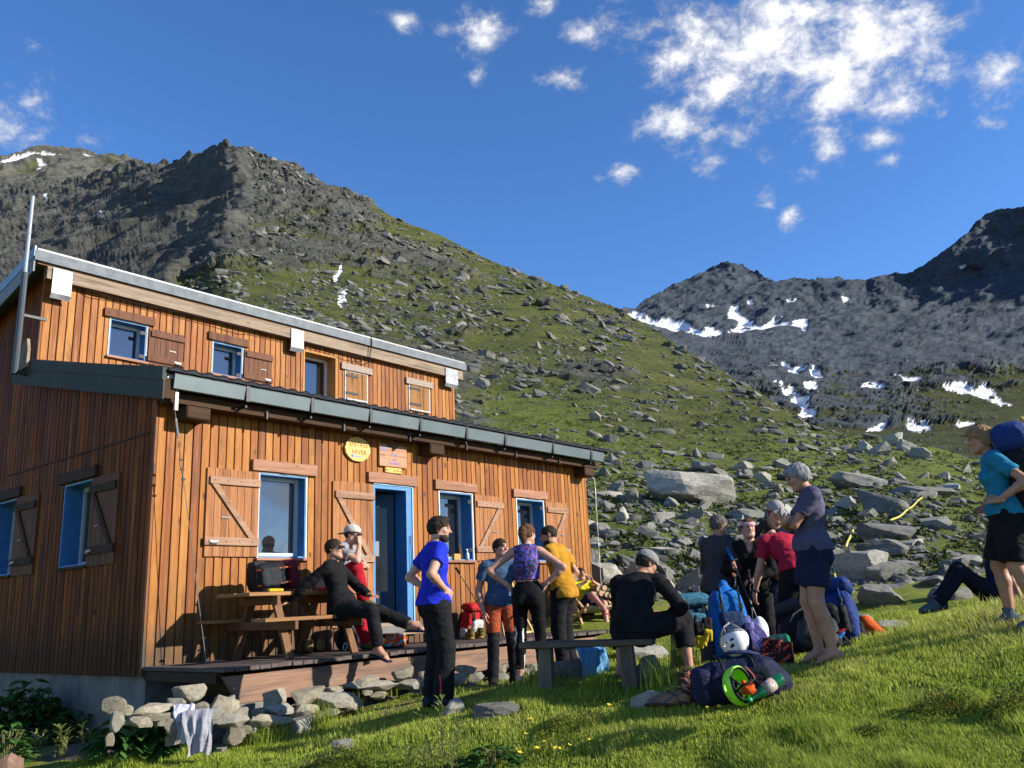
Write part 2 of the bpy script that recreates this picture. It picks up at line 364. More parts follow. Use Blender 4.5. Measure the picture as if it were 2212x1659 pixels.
ctl=[c for c in ctl if min(math.hypot(c[0]-p[0],c[1]-p[1]) for p in [at(*f) for f in feet])>.75]+[tuple(at(*f)) for f in feet]
ctl=np.array(ctl); CP=ctl[:,:2]
def _tk(r2): return np.where(r2>0,r2*np.log(np.maximum(r2,1e-9)),0)
_A=_tk(((CP[:,None]-CP[None])**2).sum(-1))+np.eye(len(CP))*.02; _P=np.c_[np.ones(len(CP)),CP]
_K=np.block([[_A,_P],[_P.T,np.zeros((3,3))]]); _sol=np.linalg.solve(_K,np.r_[ctl[:,2],0,0,0])
def tps(x,y):
    x=np.asarray(x,float); y=np.asarray(y,float); z=_sol[-3]+_sol[-2]*x+_sol[-1]*y
    for i in range(len(CP)): z=z+_sol[i]*_tk((x-CP[i,0])**2+(y-CP[i,1])**2)
    return z
# skyline of the slope behind the hut: picture directions -> (azimuth, elevation), with distances
ridge=[(-500,470,700),(-200,430,640),(0,408,620),(150,398,600),(250,383,580),(330,364,560),(400,358,540),(440,356,520),(470,338,500),(500,328,485),(520,330,478),(560,345,462),(600,358,450),(640,372,440),(700,398,420),(750,420,400),(800,442,382),(860,474,362),(900,492,350),(960,517,330),(1040,552,304),(1120,582,280),(1200,617,256),(1280,648,235),(1340,672,218),(1400,704,198),(1520,776,152),(1640,846,112),(1700,886,97),(1760,925,84),(1830,938,78),(1900,942,75),(2000,958,73),(2100,990,70),(2212,1004,70),(2500,1010,70),(3000,1000,70)]
rg=np.array(ridge,float); _q=ray(rg[:,0],rg[:,1]); RA=_q[:,0]/_q[:,1]; RE=_q[:,2]/_q[:,1]; RD=rg[:,2]
def far_b(a,Y):
    E=np.interp(a,RA,RE); Rr=np.interp(a,RA,RD); b12=np.interp(a,[-.7,-.3,.05,.3,.6,.9],[-.11,-.09,-.075,-.068,-.04,-.01])
    t=np.clip(np.log(np.maximum(Y,1)/12)/np.log(Rr/12),0,1.3); p=np.interp(a,[-.3,.2,.5],[.95,.82,.72])
    return b12+(E-b12)*np.sign(t)*np.abs(t)**p
def zbase(x,y):
    x=np.asarray(x,float); y=np.asarray(y,float); Y=np.maximum(y,8.); zf=far_b(x/Y,Y)*Y; w=ss(11.,15.5,y)
    return tps(x,np.minimum(y,16))*(1-w)+zf*w
def lump(x,y):
    P=np.stack([x,y,np.zeros_like(x)],-1); return .035*fbm(P*1.1,3)+.018*fbm(P*4.2+7,3)
def zg(x,y): return zbase(x,y)+lump(np.asarray(x,float),np.asarray(y,float))
def gz(x,y): return float(zg(np.array([x]),np.array([y]))[0])
def grid_faces(n,m):
    i=np.arange(n-1)[:,None]*m+np.arange(m-1)[None]; i=i.ravel(); return np.stack([i,i+m,i+m+1,i+1],1)
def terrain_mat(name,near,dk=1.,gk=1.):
    t=NT(name); v=t.coord('Object'); rk=t.attr('rock'); sn=t.attr('snow'); dr=t.attr('dirt')
    if near:
        n1=t.noise(v,1.3,4); n2=t.noise(v,14,5,.7); n3=t.noise(v,60,3)
        g=t.mix(t.rng(n1,.35,.65),(.12,.165,.022),(.23,.265,.04)); g=t.mix(t.rng(n2,.46,.72),g,(.05,.085,.014)); g=t.mix(t.rng(n3,.52,.8,0,.7),g,(.2,.2,.06))
        soil=t.mix(t.noise(v,25),(.15,.11,.05),(.3,.24,.12)); g=t.mix(dr,g,soil)
        t.set('Base Color',g); t.set('Roughness',.9); t.set('Specular IOR Level',.1); h=t.ma('ADD',t.noise(v,45,5,.75),t.ma('MULTIPLY',t.noise(v,160,2),.6)); t.bump(h,.9,.035)
    else:
        s1=t.noise(v,.09,5,.6); s2=t.noise(v,.55,5,.65); s3=t.noise(v,2.6,4,.7)
        g=t.mix(t.rng(s1,.4,.62),(.05,.066,.013),(.11,.12,.026)); g=t.mix(t.rng(s2,.5,.7,0,.8),g,(.05,.055,.018)); g=t.mix(t.rng(s3,.5,.72,0,.75),g,(.14,.135,.045))
        vs=t.map(v,(1,1,2.6),rot=(.25,.3,.4)); r1=t.noise(vs,.11,9,.74,.6); r2=t.noise(vs,.5,7,.74,.5)
        r=t.ramp(r1,[(.3,(.022,.024,.02)),(.5,(.062,.065,.054)),(.7,(.14,.14,.118))]); r=t.mix(t.rng(r2,.40,.70,0,.6),r,(.19,.185,.16),'MIX'); r=t.mix(t.rng(t.noise(v,.06,4),.45,.65,0,.5),r,(.06,.055,.048))
        g=t.mix(dr,g,t.mix(t.rng(s2,.38,.66),(.15,.19,.03),(.085,.105,.02))); c=t.mix(rk,t.mix(1.,g,(gk,gk,gk),'MULTIPLY'),t.mix(1.,r,(dk*.86,dk*1.06,dk*1.5) if dk<1 else (1,1,1),'MULTIPLY')); c=t.mix(sn,c,t.mix(t.rng(t.noise(v,.14,5,.7),.4,.65),(.80,.82,.86),(.55,.55,.56))); t.set('Base Color',c); t.set('Roughness',.92); t.set('Specular IOR Level',.15)  # cirque copy tinted blue: distance haze put into the rock colour
        h=t.ma('ADD',t.ma('MULTIPLY',t.noise(vs,.9,8,.75,.5),2.2),t.noise(v,5,4,.7)); h=t.ma('MULTIPLY',h,t.rng(sn,0,1,1,.1)); t.bump(h,.85,.55)
    return t.m
# near meadow: one sheet under and around the camera
gx=np.concatenate([np.linspace(-40,-9,20)[:-1],np.arange(-9,10,.065),np.linspace(10,40,20)[1:]]); gy=np.concatenate([np.linspace(-40,2.5,22)[:-1],np.arange(2.5,16.6,.06)])
X,Yy=np.meshgrid(gx,gy,indexing='ij'); Z=zg(X,Yy)
me=npmesh('meadow',np.stack([X,Yy,Z],-1).reshape(-1,3),grid_faces(*X.shape)); 
dirt=ss(.15,.5,fbm(np.stack([X,Yy,0*X],-1)*1.6+3,4))*.55
_d2=lambda cx,cy,rx,ry:np.exp(-(((X-cx)/rx)**2+((Yy-cy)/ry)**2))
dirt=np.clip(dirt+1.1*_d2(-2.3,9.25,1.5,.28)+.9*_d2(.1,8.0,.25,.2)+.8*_d2(1.3,8.3,.8,.3)+.6*_d2(.3,9.6,.9,.35)+.7*_d2(2.3,7.9,.6,.3)+.7*_d2(-1.2,9.9,.8,.4)+.8*_d2(-4.5,10.2,1.5,.9),0,1)
attr(me,'dirt',dirt.ravel()); attr(me,'rock',0*dirt.ravel()); attr(me,'snow',0*dirt.ravel())
tag(link('meadow',me,terrain_mat('meadow_turf',True)),kind='structure')
# slope behind the hut, up to the skyline
def cliff_edge(y): return np.interp(y,[300,330,350,380,430,470,520,560,600,640,700],[500,520,540,552,560,545,520,470,420,385,330])
FM=terrain_mat('mountain_ground',False)
def strata(P,k,o=6):
    A=np.array([[.90,.25,.36],[-.28,.95,.1],[-.32,-.18,.93]]); Q=P@A.T
    return fbm(Q*np.array([.5,.8,2.2])*k,o,.56,ridge=True)
na,nt=1000,620
a=np.concatenate([np.linspace(-2.2,-.95,80)[:-1],np.linspace(-.95,.95,na),np.linspace(.95,2.2,80)[1:]]); tt=np.concatenate([np.linspace(0,1.,nt-12),1+.02*np.arange(1,13)]); A_,T=np.meshgrid(a,tt,indexing='ij')
Rr=np.interp(a,RA,RD)[:,None]; Y=15.6*(Rr/15.6)**np.minimum(T,1); b=far_b(A_,Y); Rm=np.interp(a,RA,np.convolve(RD,[.25,.5,.25],'same'))
z=zbase(A_*Y,Y)
back=np.maximum(T-1,0); Y2=Y*(1+back*1.6); P=np.stack([A_*Y2,Y2,z-back*Rr*.9],-1)
xs,ys=proj(np.stack([A_*Y,Y,z],-1)); TX,TY=xs,ys; rec=np.maximum(0,cliff_edge(ys)-xs); rec=rec*(1-ss(-250,-100,-xs)*0)
lowr=ss(700,560,ys); fac=1+lowr*(rec>0)*(1.55*np.minimum(rec,420)/FPX+.25*np.maximum(rec-420,0)/FPX)
P=P*fac[...,None]
tfade=ss(.0,.12,np.minimum(T,1)); Yc=P[...,1]
gr=fbm(P*np.array([.012,.012,.012])+5,5); gully=fbm(P/38.,5,.55)
cl=lowr*ss(0,30,rec)
# how rocky: cliffs all rock; the right edge and the foot of the slope green
hx,hy=xs,ys
rocky=.40+.55*gr+.35*gully+cl*.9+.34*ss(1250,700,hx)*ss(860,480,hy)-.5*ss(60,0,hy-np.interp(hx,rg[:,0],rg[:,1]))*ss(760,860,hx)-.45*ss(830,930,hy)*ss(1000,1250,hx)-.25*ss(1300,1700,hx)-.35*np.exp(-(((hx-1150)/190)**2+((hy-895)/50)**2))
rk=ss(.40,.66,rocky+.42*fbm(P/11.,6,.6)+.2*fbm(P/2.5,3))
amp=Yc*.006*tfade; st=strata(P,1/16.)+.7*strata(P,1/6.,5)+.45*strata(P,1/2.6,4); stc=.9*strata(P,1/55.,5)+.22*strata(P,1/14.,4)
n_=np.stack([0*A_,-.75+0*A_,.66+0*A_],-1)
disp=(st*(.10+.9*rk)*amp*(1.35-.75*cl)+cl*stc*9+gully*Yc*.012*tfade*(.4+rk)+.25*fbm(P/1.7,3)*np.minimum(1,Yc/60)*tfade)*(1-ss(1.02,1.1,T))
P=P+n_*disp[...,None]
P[...,2]+=np.where(T<.03,-.05,0)
me=npmesh('hillside',P.reshape(-1,3),grid_faces(*A_.shape))
attr(me,'rock',rk.ravel()); attr(me,'dirt',(ss(900,985,ys+30*fbm(P/14.,3))*ss(900,1250,xs)+.8*np.exp(-(((xs-1150)/170)**2+((ys-900)/50)**2))).clip(0,1).ravel())
def polymask(xs,ys,polys,edge=3,P=None,nf=.03,na_=9):
    nx=na_*fbm(np.stack([xs*nf,ys*nf*2,0*xs],-1),4); ny=.5*na_*fbm(np.stack([xs*nf,ys*nf*2,0*xs+9],-1),4); x=xs+nx; y=ys+ny; M=np.zeros_like(xs)
    for pl in polys:
        pl=np.array(pl,float); ins=np.zeros(xs.shape,bool); n=len(pl)
        for i in range(n):
            x1,y1=pl[i]; x2,y2=pl[(i+1)%n]
            c=((y1>y)!=(y2>y))&(x<(x2-x1)*(y-y1)/(y2-y1+1e-9)+x1); ins^=c
        M=np.maximum(M,ins)
    return M
SNH=[[(728,640),(742,618),(752,624),(748,640),(752,652),(736,664),(730,655)],[(722,594),(738,574),(740,580),(728,606),(720,606)],[(104,440),(115,432),(117,440),(108,452)],[(205,478),(226,472),(228,478),(210,484)]]
attr(me,'snow',polymask(xs,ys,SNH,na_=4).ravel())
tag(link('hillside',me,FM),kind='structure')
# far mountains: each a depth sheet built from its own skyline
def mountain(name,sky,foot,dist,x0,x1,nx,ny,rockf,snow,amp,kst,seed,mt=None):
    sk=np.array(sky,float); x=np.linspace(x0,x1,nx); t=np.concatenate([np.linspace(0,1,ny),1+.03*np.arange(1,8)])
    Xs,T=np.meshgrid(x,t,indexing='ij'); top=np.interp(x,sk[:,0],sk[:,1])[:,None]; ft=np.interp(x,[p[0] for p in foot],[p[1] for p in foot])[:,None]
    Ys=ft+(top-ft)*np.minimum(T,1); D=dist(Xs,Ys,np.minimum(T,1)); P=at(Xs,Ys,D); bk=np.maximum(T-1,0)[...,None]; P=P*(1+bk*1.2)-bk*np.array([0,0,1.])*D[...,None]*.9
    rk=rockf(Xs,Ys,P); f=1-ss(1.05,1.15,T)
    sn=polymask(Xs,Ys,snow,na_=9,nf=.05)*(fbm(np.stack([Xs/16,Ys/7,0*Xs+2],-1),3)>-.30)
    snb=sn.copy()
    for _ in range(6): snb=(snb+np.roll(snb,1,0)+np.roll(snb,-1,0)+np.roll(snb,1,1)+np.roll(snb,-1,1))/5
    d=(strata(P+seed,kst,7)+.55*strata(P+seed*2,kst*3.1,5))*amp*D*(.35+.65*rk)*f*(1+.55*ss(745,830,Ys)*(x0>1000))*(1-.9*snb)+fbm(P*kst*.45+seed,5)*amp*1.6*D*f
    P=P+np.stack([0*d,-.8*d,.6*d],-1)
    me=npmesh(name,P.reshape(-1,3),grid_faces(*Xs.shape)); attr(me,'rock',rk.ravel()); attr(me,'snow',sn.ravel()); attr(me,'dirt',0*sn.ravel())
    return tag(link(name,me,mt or FM),kind='structure')
snl=[[(-60,352),(0,350),(30,340),(75,335),(130,335),(128,339),(70,344),(20,353),(-60,364)],[(75,366),(100,368),(128,371),(118,375),(85,376)],[(88,355),(105,358),(102,362),(80,360)],[(180,333),(212,337),(206,340),(182,337)],[(300,362),(325,366),(322,371),(305,369)]]
mountain('snowy_summit',[(-2600,520),(-1500,430),(-600,420),(-300,370),(0,340),(60,333),(100,325),(150,321),(200,326),(250,336),(290,350),(330,362),(380,385),(500,430)],[(-2600,700),(-600,620),(500,620)],lambda x,y,t:1500-520*ss(330,620,y)+.35*(x-100),-2500,500,700,200,lambda x,y,P:ss(.1,.5,.62+.6*fbm(P/60.,4)),snl,.010,1/60.,np.array([3.,8,1]))
SKR=[(1250,690),(1330,679),(1350,672),(1375,668),(1400,657),(1440,638),(1480,620),(1520,598),(1545,582),(1562,577),(1590,586),(1620,593),(1635,597),(1660,610),(1690,614),(1720,612),(1758,621),(1765,612),(1800,606),(1830,612),(1865,613),(1900,603),(1935,594),(1970,588),(2010,566),(2050,543),(2090,506),(2110,478),(2130,462),(2160,453),(2200,449),(2230,441),(2350,400),(2600,360),(3000,380),(3500,420)]
def dR(x,y,t):
    base=np.interp(y,[300,440,600,660,700,735,800,850,900,960,1010,1060],[1330,1280,1180,1060,930,820,560,430,330,220,150,110])
    base=base*(1+.00035*(x-1700)*ss(900,600,y)*-.9)                      # the right wall of the cirque comes nearer
    st=lambda e,w,d:d*ss(-w,w,y-e)                                       # cliff bands: steep steps
    band=np.interp(x,[1330,1450,1600,1750,1880,2000,2212],[690,728,735,765,790,800,790]); base=base*(1-.10*ss(8,-8,band-y))
    return base*(1+.02*fbm(np.stack([x/60,y/40,0*x],-1),4))
def rR(x,y,P):
    v=ss(750,880,y)*.56; return ss(.32,.62,1.02-v*(1+.6*fbm(P/45.,4))-.3*ss(1900,2150,x)*ss(690,760,y)+(.5*fbm(P/16.,5,.6)+.5*fbm(P/4.5,4,.6))*ss(700,800,y))
SNR=[[(1330,677),(1372,676),(1395,683),(1420,690),(1450,688),(1480,697),(1510,706),(1530,700),(1560,708),(1590,705),(1600,690),(1575,680),(1572,668),(1592,668),(1605,680),(1630,692),(1648,700),(1660,690),(1672,683),(1690,684),(1670,695),(1690,693),(1740,690),(1742,696),(1745,720),(1730,712),(1715,705),(1660,706),(1640,712),(1610,722),(1560,728),(1520,733),(1490,722),(1470,716),(1440,706),(1410,700),(1380,697),(1345,686)],
 [(1520,664),(1550,662),(1552,668),(1525,670)],[(1700,653),(1710,650),(1722,655),(1705,662)],[(1662,800),(1690,795),(1712,805),(1735,798),(1756,800),(1782,820),(1760,822),(1738,812),(1712,820),(1690,812)],[(1670,836),(1690,832),(1700,845),(1715,838),(1712,855),(1730,868),(1752,870),(1740,880),(1762,900),(1755,908),(1722,905),(1735,890),(1712,878),(1690,862),(1680,850)],[(1735,830),(1760,832),(1765,845),(1750,855),(1740,845)],
 [(1856,836),(1890,832),(1915,842),(1905,848),(1880,844)],[(1928,815),(1950,817),(1990,826),(1985,832),(1950,826)],[(2028,842),(2070,838),(2110,846),(2128,838),(2150,850),(2165,868),(2190,874),(2160,876),(2130,862),(2090,852),(2040,850)],[(1870,935),(1895,922),(1915,918),(1912,924),(1885,934)],[(1950,918),(1990,918),(2030,922),(2000,930),(1965,928)],[(2060,915),(2100,912),(2110,916),(2075,920)],[(2068,578),(2085,574),(2090,580),(2076,584)],[(1820,640),(1835,642),(1838,648),(1826,648)],[(1612,662),(1624,658),(1628,664),(1616,668)],[(1440,764),(1470,768),(1490,778),(1470,775)],[(1690,600),(1700,602),(1696,607)]]
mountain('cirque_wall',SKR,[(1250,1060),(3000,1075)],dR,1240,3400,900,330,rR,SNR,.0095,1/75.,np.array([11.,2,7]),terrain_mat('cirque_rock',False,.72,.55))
# ================= hut
HP=np.array([-4.239,9.917,-.5095]); HA=R(90-38.85)
DF=np.array([math.sin(R(38.85)),math.cos(R(38.85)),0]); DS=np.array([-DF[1],DF[0],0])
def h2w(x,y,z=0): return HP+DF*x+DS*y+np.array([0,0,1.])*z
def onwall(x,y,off=0.):      # hut coordinates of a point seen on a plane parallel to the front wall
    r=ray(x,y); P=r*(((HP+DS*off)@DS)/(r@DS)); d=P-HP; return np.array([d@DF,d@DS,d[2]])
def onside(x,y,off=0.):
    r=ray(x,y); P=r*(((HP+DF*off)@DF)/(r@DF)); d=P-HP; return np.array([d@DF,d@DS,d[2]])
def wood_wall(name,ax,pitch,dark=0.,phase=0.):
    t=NT(name); v=t.coord('Object'); s=t.sep(v); i=t.ma('FLOOR',t.ma('ADD',t.ma('DIVIDE',s[ax],pitch),phase))
    wn=t.N.new('ShaderNodeTexWhiteNoise'); wn.noise_dimensions='1D'; t.L.new(i,wn.inputs['W']); rv=wn.outputs['Value']
    base=t.ramp(rv,[(0,(.20,.05,.009)),(.28,(.30,.088,.013)),(.52,(.40,.145,.025)),(.8,(.47,.205,.05)),(1,(.27,.065,.01))])
    sh=t.N.new('ShaderNodeCombineXYZ'); t.L.new(t.ma('MULTIPLY',rv,37.),sh.inputs[0]); t.L.new(t.ma('MULTIPLY',rv,91.),sh.inputs[1]); t.L.new(t.ma('MULTIPLY',rv,53.),sh.inputs[2])
    va=t.N.new('ShaderNodeVectorMath'); va.operation='ADD'; t.L.new(v,va.inputs[0]); t.L.new(sh.outputs[0],va.inputs[1]); vv=va.outputs[0]
    g=t.map(vv,(1,1,.055)); gr=t.noise(g,55,5,.6,1.2); g2=t.noise(g,14,4,.6,.8)
    c=t.mix(t.rng(gr,.35,.7,0,.55),base,(.19,.065,.02)); c=t.mix(t.rng(g2,.45,.7,0,.5),c,(.50,.235,.06))
    kn=t.vor(t.map(vv,(1,0,.5)),4.6); c=t.mix(t.rng(kn,.05,.16,.85,0,True),c,(.06,.025,.012))
    bl=t.noise(t.map(vv,(1,1,.35)),3.2,6,.7); c=t.mix(t.rng(bl,.50,.70,0,.8),c,(.12,.05,.025))
    grey=t.noise(t.map(vv,(1,1,.25)),9,4,.6)
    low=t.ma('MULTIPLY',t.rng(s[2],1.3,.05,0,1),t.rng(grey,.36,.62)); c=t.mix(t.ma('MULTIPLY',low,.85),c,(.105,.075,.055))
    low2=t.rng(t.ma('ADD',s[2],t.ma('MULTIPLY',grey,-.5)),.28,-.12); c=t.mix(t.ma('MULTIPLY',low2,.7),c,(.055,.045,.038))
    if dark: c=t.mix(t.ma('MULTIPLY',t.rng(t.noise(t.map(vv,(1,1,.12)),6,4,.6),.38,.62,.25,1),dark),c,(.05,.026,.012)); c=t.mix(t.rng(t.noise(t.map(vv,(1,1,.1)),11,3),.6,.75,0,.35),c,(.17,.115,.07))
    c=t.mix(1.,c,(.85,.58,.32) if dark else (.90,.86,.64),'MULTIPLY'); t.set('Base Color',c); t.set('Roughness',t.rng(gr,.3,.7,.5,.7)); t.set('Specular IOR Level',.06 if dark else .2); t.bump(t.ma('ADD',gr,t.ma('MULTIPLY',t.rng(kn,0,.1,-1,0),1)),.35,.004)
    return t.m
def plank_mat(name,c1,c2,c3,axs,k=1.):
    if name in MATS: return MATS[name]
    t=NT(name); v=t.coord('Object'); sc=[1,1,1]; sc[axs]=.07; g=t.map(v,tuple(sc)); n=t.noise(g,40*k,5,.65,1.5); n2=t.noise(g,9*k,4,.6,.6)
    c=t.mix(t.rng(n,.35,.65),c1,c2); c=t.mix(t.rng(n2,.48,.68,0,.8),c,c3); c=t.mix(t.rng(t.vor(t.map(v,tuple(.4 if q==axs else 1 for q in range(3))),7*k),.04,.12,.7,0),c,tuple(.4*q for q in c1)); t.set('Base Color',c); t.set('Roughness',.75); t.set('Specular IOR Level',.12); t.bump(n,.4,.004); MATS[name]=t.m; return t.m
PITCH_B=.1152
WF=wood_wall('larch_cladding_front',0,PITCH_B); WSI=wood_wall('larch_cladding_gable',1,PITCH_B,.8)  # gable copy is darker: weathering, plus its shade put into the colour
LINT=plank_mat('lintel_wood',(.30,.145,.085),(.40,.215,.14),(.17,.085,.055),0); SHUT=plank_mat('shutter_wood',(.30,.125,.05),(.40,.185,.08),(.17,.07,.035),2)
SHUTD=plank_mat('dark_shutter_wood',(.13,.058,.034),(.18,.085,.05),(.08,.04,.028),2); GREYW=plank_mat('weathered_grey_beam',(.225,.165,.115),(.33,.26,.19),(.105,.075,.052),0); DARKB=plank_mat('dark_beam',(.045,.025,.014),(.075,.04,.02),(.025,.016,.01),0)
HONEY=plank_mat('honey_wood',(.50,.26,.09),(.56,.31,.12),(.40,.19,.06),2); BATT=plank_mat('shutter_batten_wood',(.30,.17,.105),(.38,.24,.16),(.2,.105,.07),0)
BLUE=mat('blue_paint',(.035,.165,.40),(.05,.21,.47),9,.55,.12,90,.002); PALEF=mat('pale_window_frame',(.46,.52,.56),(.52,.57,.60),9,.5); CREAM=mat('cream_edge_paint',(.72,.68,.58),(.62,.58,.48),20,.6)
GLASS=None
def glass():
    global GLASS
    if GLASS is None:
        t=NT('window_glass'); t.set('Base Color',(.012,.014,.017)); t.set('Roughness',.015); t.set('IOR',2.3); t.bump(t.noise(t.coord(),1.7,1),.05,.02); GLASS=t.m
    return GLASS
GALV=mat('galvanised_flashing',(.125,.145,.16),(.18,.20,.22),7,.7,.08,12,.01,.0,.2); GUTM=mat('grey_green_gutter',(.115,.145,.15),(.14,.17,.175),3,.38,0,1,.1,.35); BARGE=mat('dark_barge_sheet',(.05,.056,.05),(.065,.07,.062),3,.75,.1,5,.02,0,.15)
BRK=mat('dark_bracket',(.025,.027,.03),None,ro=.5,metal=.4); TILE=mat('dark_roof_tile',(.016,.018,.024),(.028,.03,.038),8,.7,.1,30,.01,spec=.12); SHINY=mat('bright_zinc_cap',(.27,.28,.29),(.14,.15,.16),3.5,.5,.25,9,.05,.3)
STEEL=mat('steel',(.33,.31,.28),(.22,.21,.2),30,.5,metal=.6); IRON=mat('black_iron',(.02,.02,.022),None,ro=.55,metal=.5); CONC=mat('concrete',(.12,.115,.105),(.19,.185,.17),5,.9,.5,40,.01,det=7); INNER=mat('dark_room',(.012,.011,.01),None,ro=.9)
hut=empty('mountain_hut',HP,HA,'two storey larch clad mountain hut with blue window frames and grey lean-to roof','hut')
HUTR=dict(W1=(1.41,2.16,1.20,2.285),DO=(3.36,4.14,.30,2.285),W2=(4.74,5.52,1.19,2.275),W3=(6.69,7.47,1.19,2.275))
def board_wall(name,m,axis,plane,out,lo,hi,z0,ztop,ops,parent,pitch=PITCH_B,th=.024):
    """vertical boards with open V joints, cut round the openings; one cladding mesh"""
    mb=MB(); k0=math.floor(lo/pitch); x=k0*pitch; oi=1-axis
    while x<hi-1e-4:
        xa=max(x,lo); xb=min(x+pitch,hi); cuts=sorted({xa,xb,*[o[i] for o in ops for i in(0,1) if xa<o[i]<xb]})
        for a,b in zip(cuts[:-1],cuts[1:]):
            if b-a<.004: continue
            mid=(a+b)/2; segs=[(z0,ztop(mid))]
            for o in ops:
                if o[0]<=mid<=o[1]:
                    n=[]
                    for s0,s1 in segs:
                        if o[2]>s0: n.append((s0,min(o[2],s1)))
                        if o[3]<s1: n.append((max(o[3],s0),s1))
                    segs=[q for q in n if q[1]-q[0]>.005]
            g0=.006 if abs(a-x)<1e-6 else 0; g1=.006 if abs(b-x-pitch)<1e-6 else 0
            jit=rnd.uniform(-.0025,.0025)
            for s0,s1 in segs:
                zl,zr=(s1-ztop(mid)+ztop(a),s1-ztop(mid)+ztop(b)) if abs(s1-ztop(mid))<1e-6 else (s1,s1)
                V=[]
                for (u,w,zz) in ((a+g0*.3,0,zl),(a+g0+.004*(g0>0),th+jit,zl),(b-g1-.004*(g1>0),th+jit,zr),(b-g1*.3,0,zr)):
                    for zv in(s0,zz):
                        p=[0,0,zv]; p[axis]=u; p[oi]=plane+out*w; V.append(p)
                F=[(0,2,3,1),(2,4,5,3),(4,6,7,5),(1,3,5,7),(0,6,4,2)]
                if (axis==0)==(out<0): pass
                else: F=[f[::-1] for f in F]
                mb.add(V,F)
                q=[]
                for (u,zv) in ((a,s0),(b,s0),(b,zr),(a,zl)):
                    p=[0,0,zv]; p[axis]=u; p[oi]=plane-out*.004; q.append(p)
                mb.add(q,[(0,1,2,3)],1)
        x+=pitch
    return mb.build(name,[m,DARKB],parent)
LH=8.86; YU=3.6
roofz=lambda y:3.40+.2385*(y+.05)
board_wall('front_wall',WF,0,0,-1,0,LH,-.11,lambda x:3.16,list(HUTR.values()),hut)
sideops=[(1.47,2.27,1.20,2.28),(3.75,4.55,1.20,2.28)]
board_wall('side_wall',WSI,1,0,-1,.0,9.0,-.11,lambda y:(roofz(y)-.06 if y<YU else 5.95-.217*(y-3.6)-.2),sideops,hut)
UOP=[(1.01,1.63,4.59,5.215),(2.84,3.44,4.62,5.21),(4.80,5.60,4.3,5.44)]
board_wall('upper_wall',WF,0,YU,-1,0,9.05,4.1,lambda x:5.62,UOP,hut)
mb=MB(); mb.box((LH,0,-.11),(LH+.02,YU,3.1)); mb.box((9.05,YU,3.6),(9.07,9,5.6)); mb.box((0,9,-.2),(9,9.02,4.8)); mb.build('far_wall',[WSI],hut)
# inside: a dark shell so openings show a dim room
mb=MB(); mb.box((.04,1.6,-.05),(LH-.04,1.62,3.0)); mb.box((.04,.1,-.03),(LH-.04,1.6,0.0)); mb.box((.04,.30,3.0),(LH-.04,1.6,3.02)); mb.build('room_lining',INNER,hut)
# corner boards
for lo_,hi_ in (((-.03,-.027,-.11),(.0,.02,3.16)),((LH,-.03,-.11),(LH+.035,.05,3.1)),((-.03,YU-.027,4.3),(0,YU+.02,5.62))): MB().box(lo_,hi_).build('corner_board',WF,hut)
mb=MB(); mb.bar((-.028,0.1,2.66),(-.028,4.2,2.66),.02,.025); mb.build('side_batten',DARKB,hut)
# concrete base
f=MB(); f.box((.03,-.02,-1.75),(LH,.3,-.115)); f.box((.03,.3,-1.75),(.35,9,-.115)); f.build('concrete_base',CONC,hut)
def window(op,frame_m,parent,depth=.2,axis=0,plane=0,blue=BLUE,edge=CREAM,nm='window',shift=0,sill=True):
    x0,x1,z0,z1=op; E=[]
    def bx(mb,a,b,da,db,za,zb,m=0):   # a..b along the wall, da..db outwards (negative = into the wall)
        if axis==0: mb.box((a,plane-db,za),(b,plane-da,zb),m)
        else: mb.box((plane-db,a,za),(plane-da,b,zb),m)
    rv=MB(); t=.022
    bx(rv,x0-.001,x0+t,-depth,.027,z0,z1); bx(rv,x1-t,x1+.001,-depth,.027,z0,z1); bx(rv,x0+t,x1-t,-depth,.027,z1-t,z1); bx(rv,x0+t,x1-t,-depth,.02,z0,z0+t)
    w=rv.build(nm,blue,parent)
    if edge is not None:
        ed=MB(); bx(ed,x0-.014,x0+.006,.0271,.034,z0,z1+.012); bx(ed,x1-.006,x1+.014,.0271,.034,z0,z1+.012); bx(ed,x0+.006,x1-.006,.0271,.034,z1-.003,z1+.012); ed.build('edge_trim',edge,w)
    fr=MB(); fw=.05; bx(fr,x0+t,x0+t+fw,-depth,-depth+.05,z0+t,z1-t); bx(fr,x1-t-fw,x1-t,-depth,-depth+.05,z0+t,z1-t); bx(fr,x0+t+fw,x1-t-fw,-depth,-depth+.05,z1-t-fw,z1-t); bx(fr,x0+t+fw,x1-t-fw,-depth,-depth+.05,z0+t,z0+t+fw)
    fr.build('frame',frame_m,w)
    pn=MB(); bx(pn,x0+t+fw-.005,x1-t-fw+.005,-depth+.012,-depth+.02,z0+t+fw-.005,z1-t-fw+.005); pn.build('pane',glass(),w)
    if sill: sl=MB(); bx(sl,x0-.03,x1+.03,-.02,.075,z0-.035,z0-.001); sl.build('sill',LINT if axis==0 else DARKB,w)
    return w
def lintel(x0,x1,z0,z1,parent,axis=0,plane=0,m=None,th=.05):
    mb=MB(); n=9
    # slightly wavy hewn plank
    xs=np.linspace(x0,x1,n); top=[z1+rnd.uniform(-.008,.006) for _ in xs]; bot=[z0+rnd.uniform(-.004,.004) for _ in xs]
    poly=[(x,z) for x,z in zip(xs,bot)]+[(x,z) for x,z in zip(xs[::-1],top[::-1])]
    mb.prism(poly,plane-th-.024,plane-.024,1 if axis==0 else 0); return mb.build('lintel',m or LINT,parent)
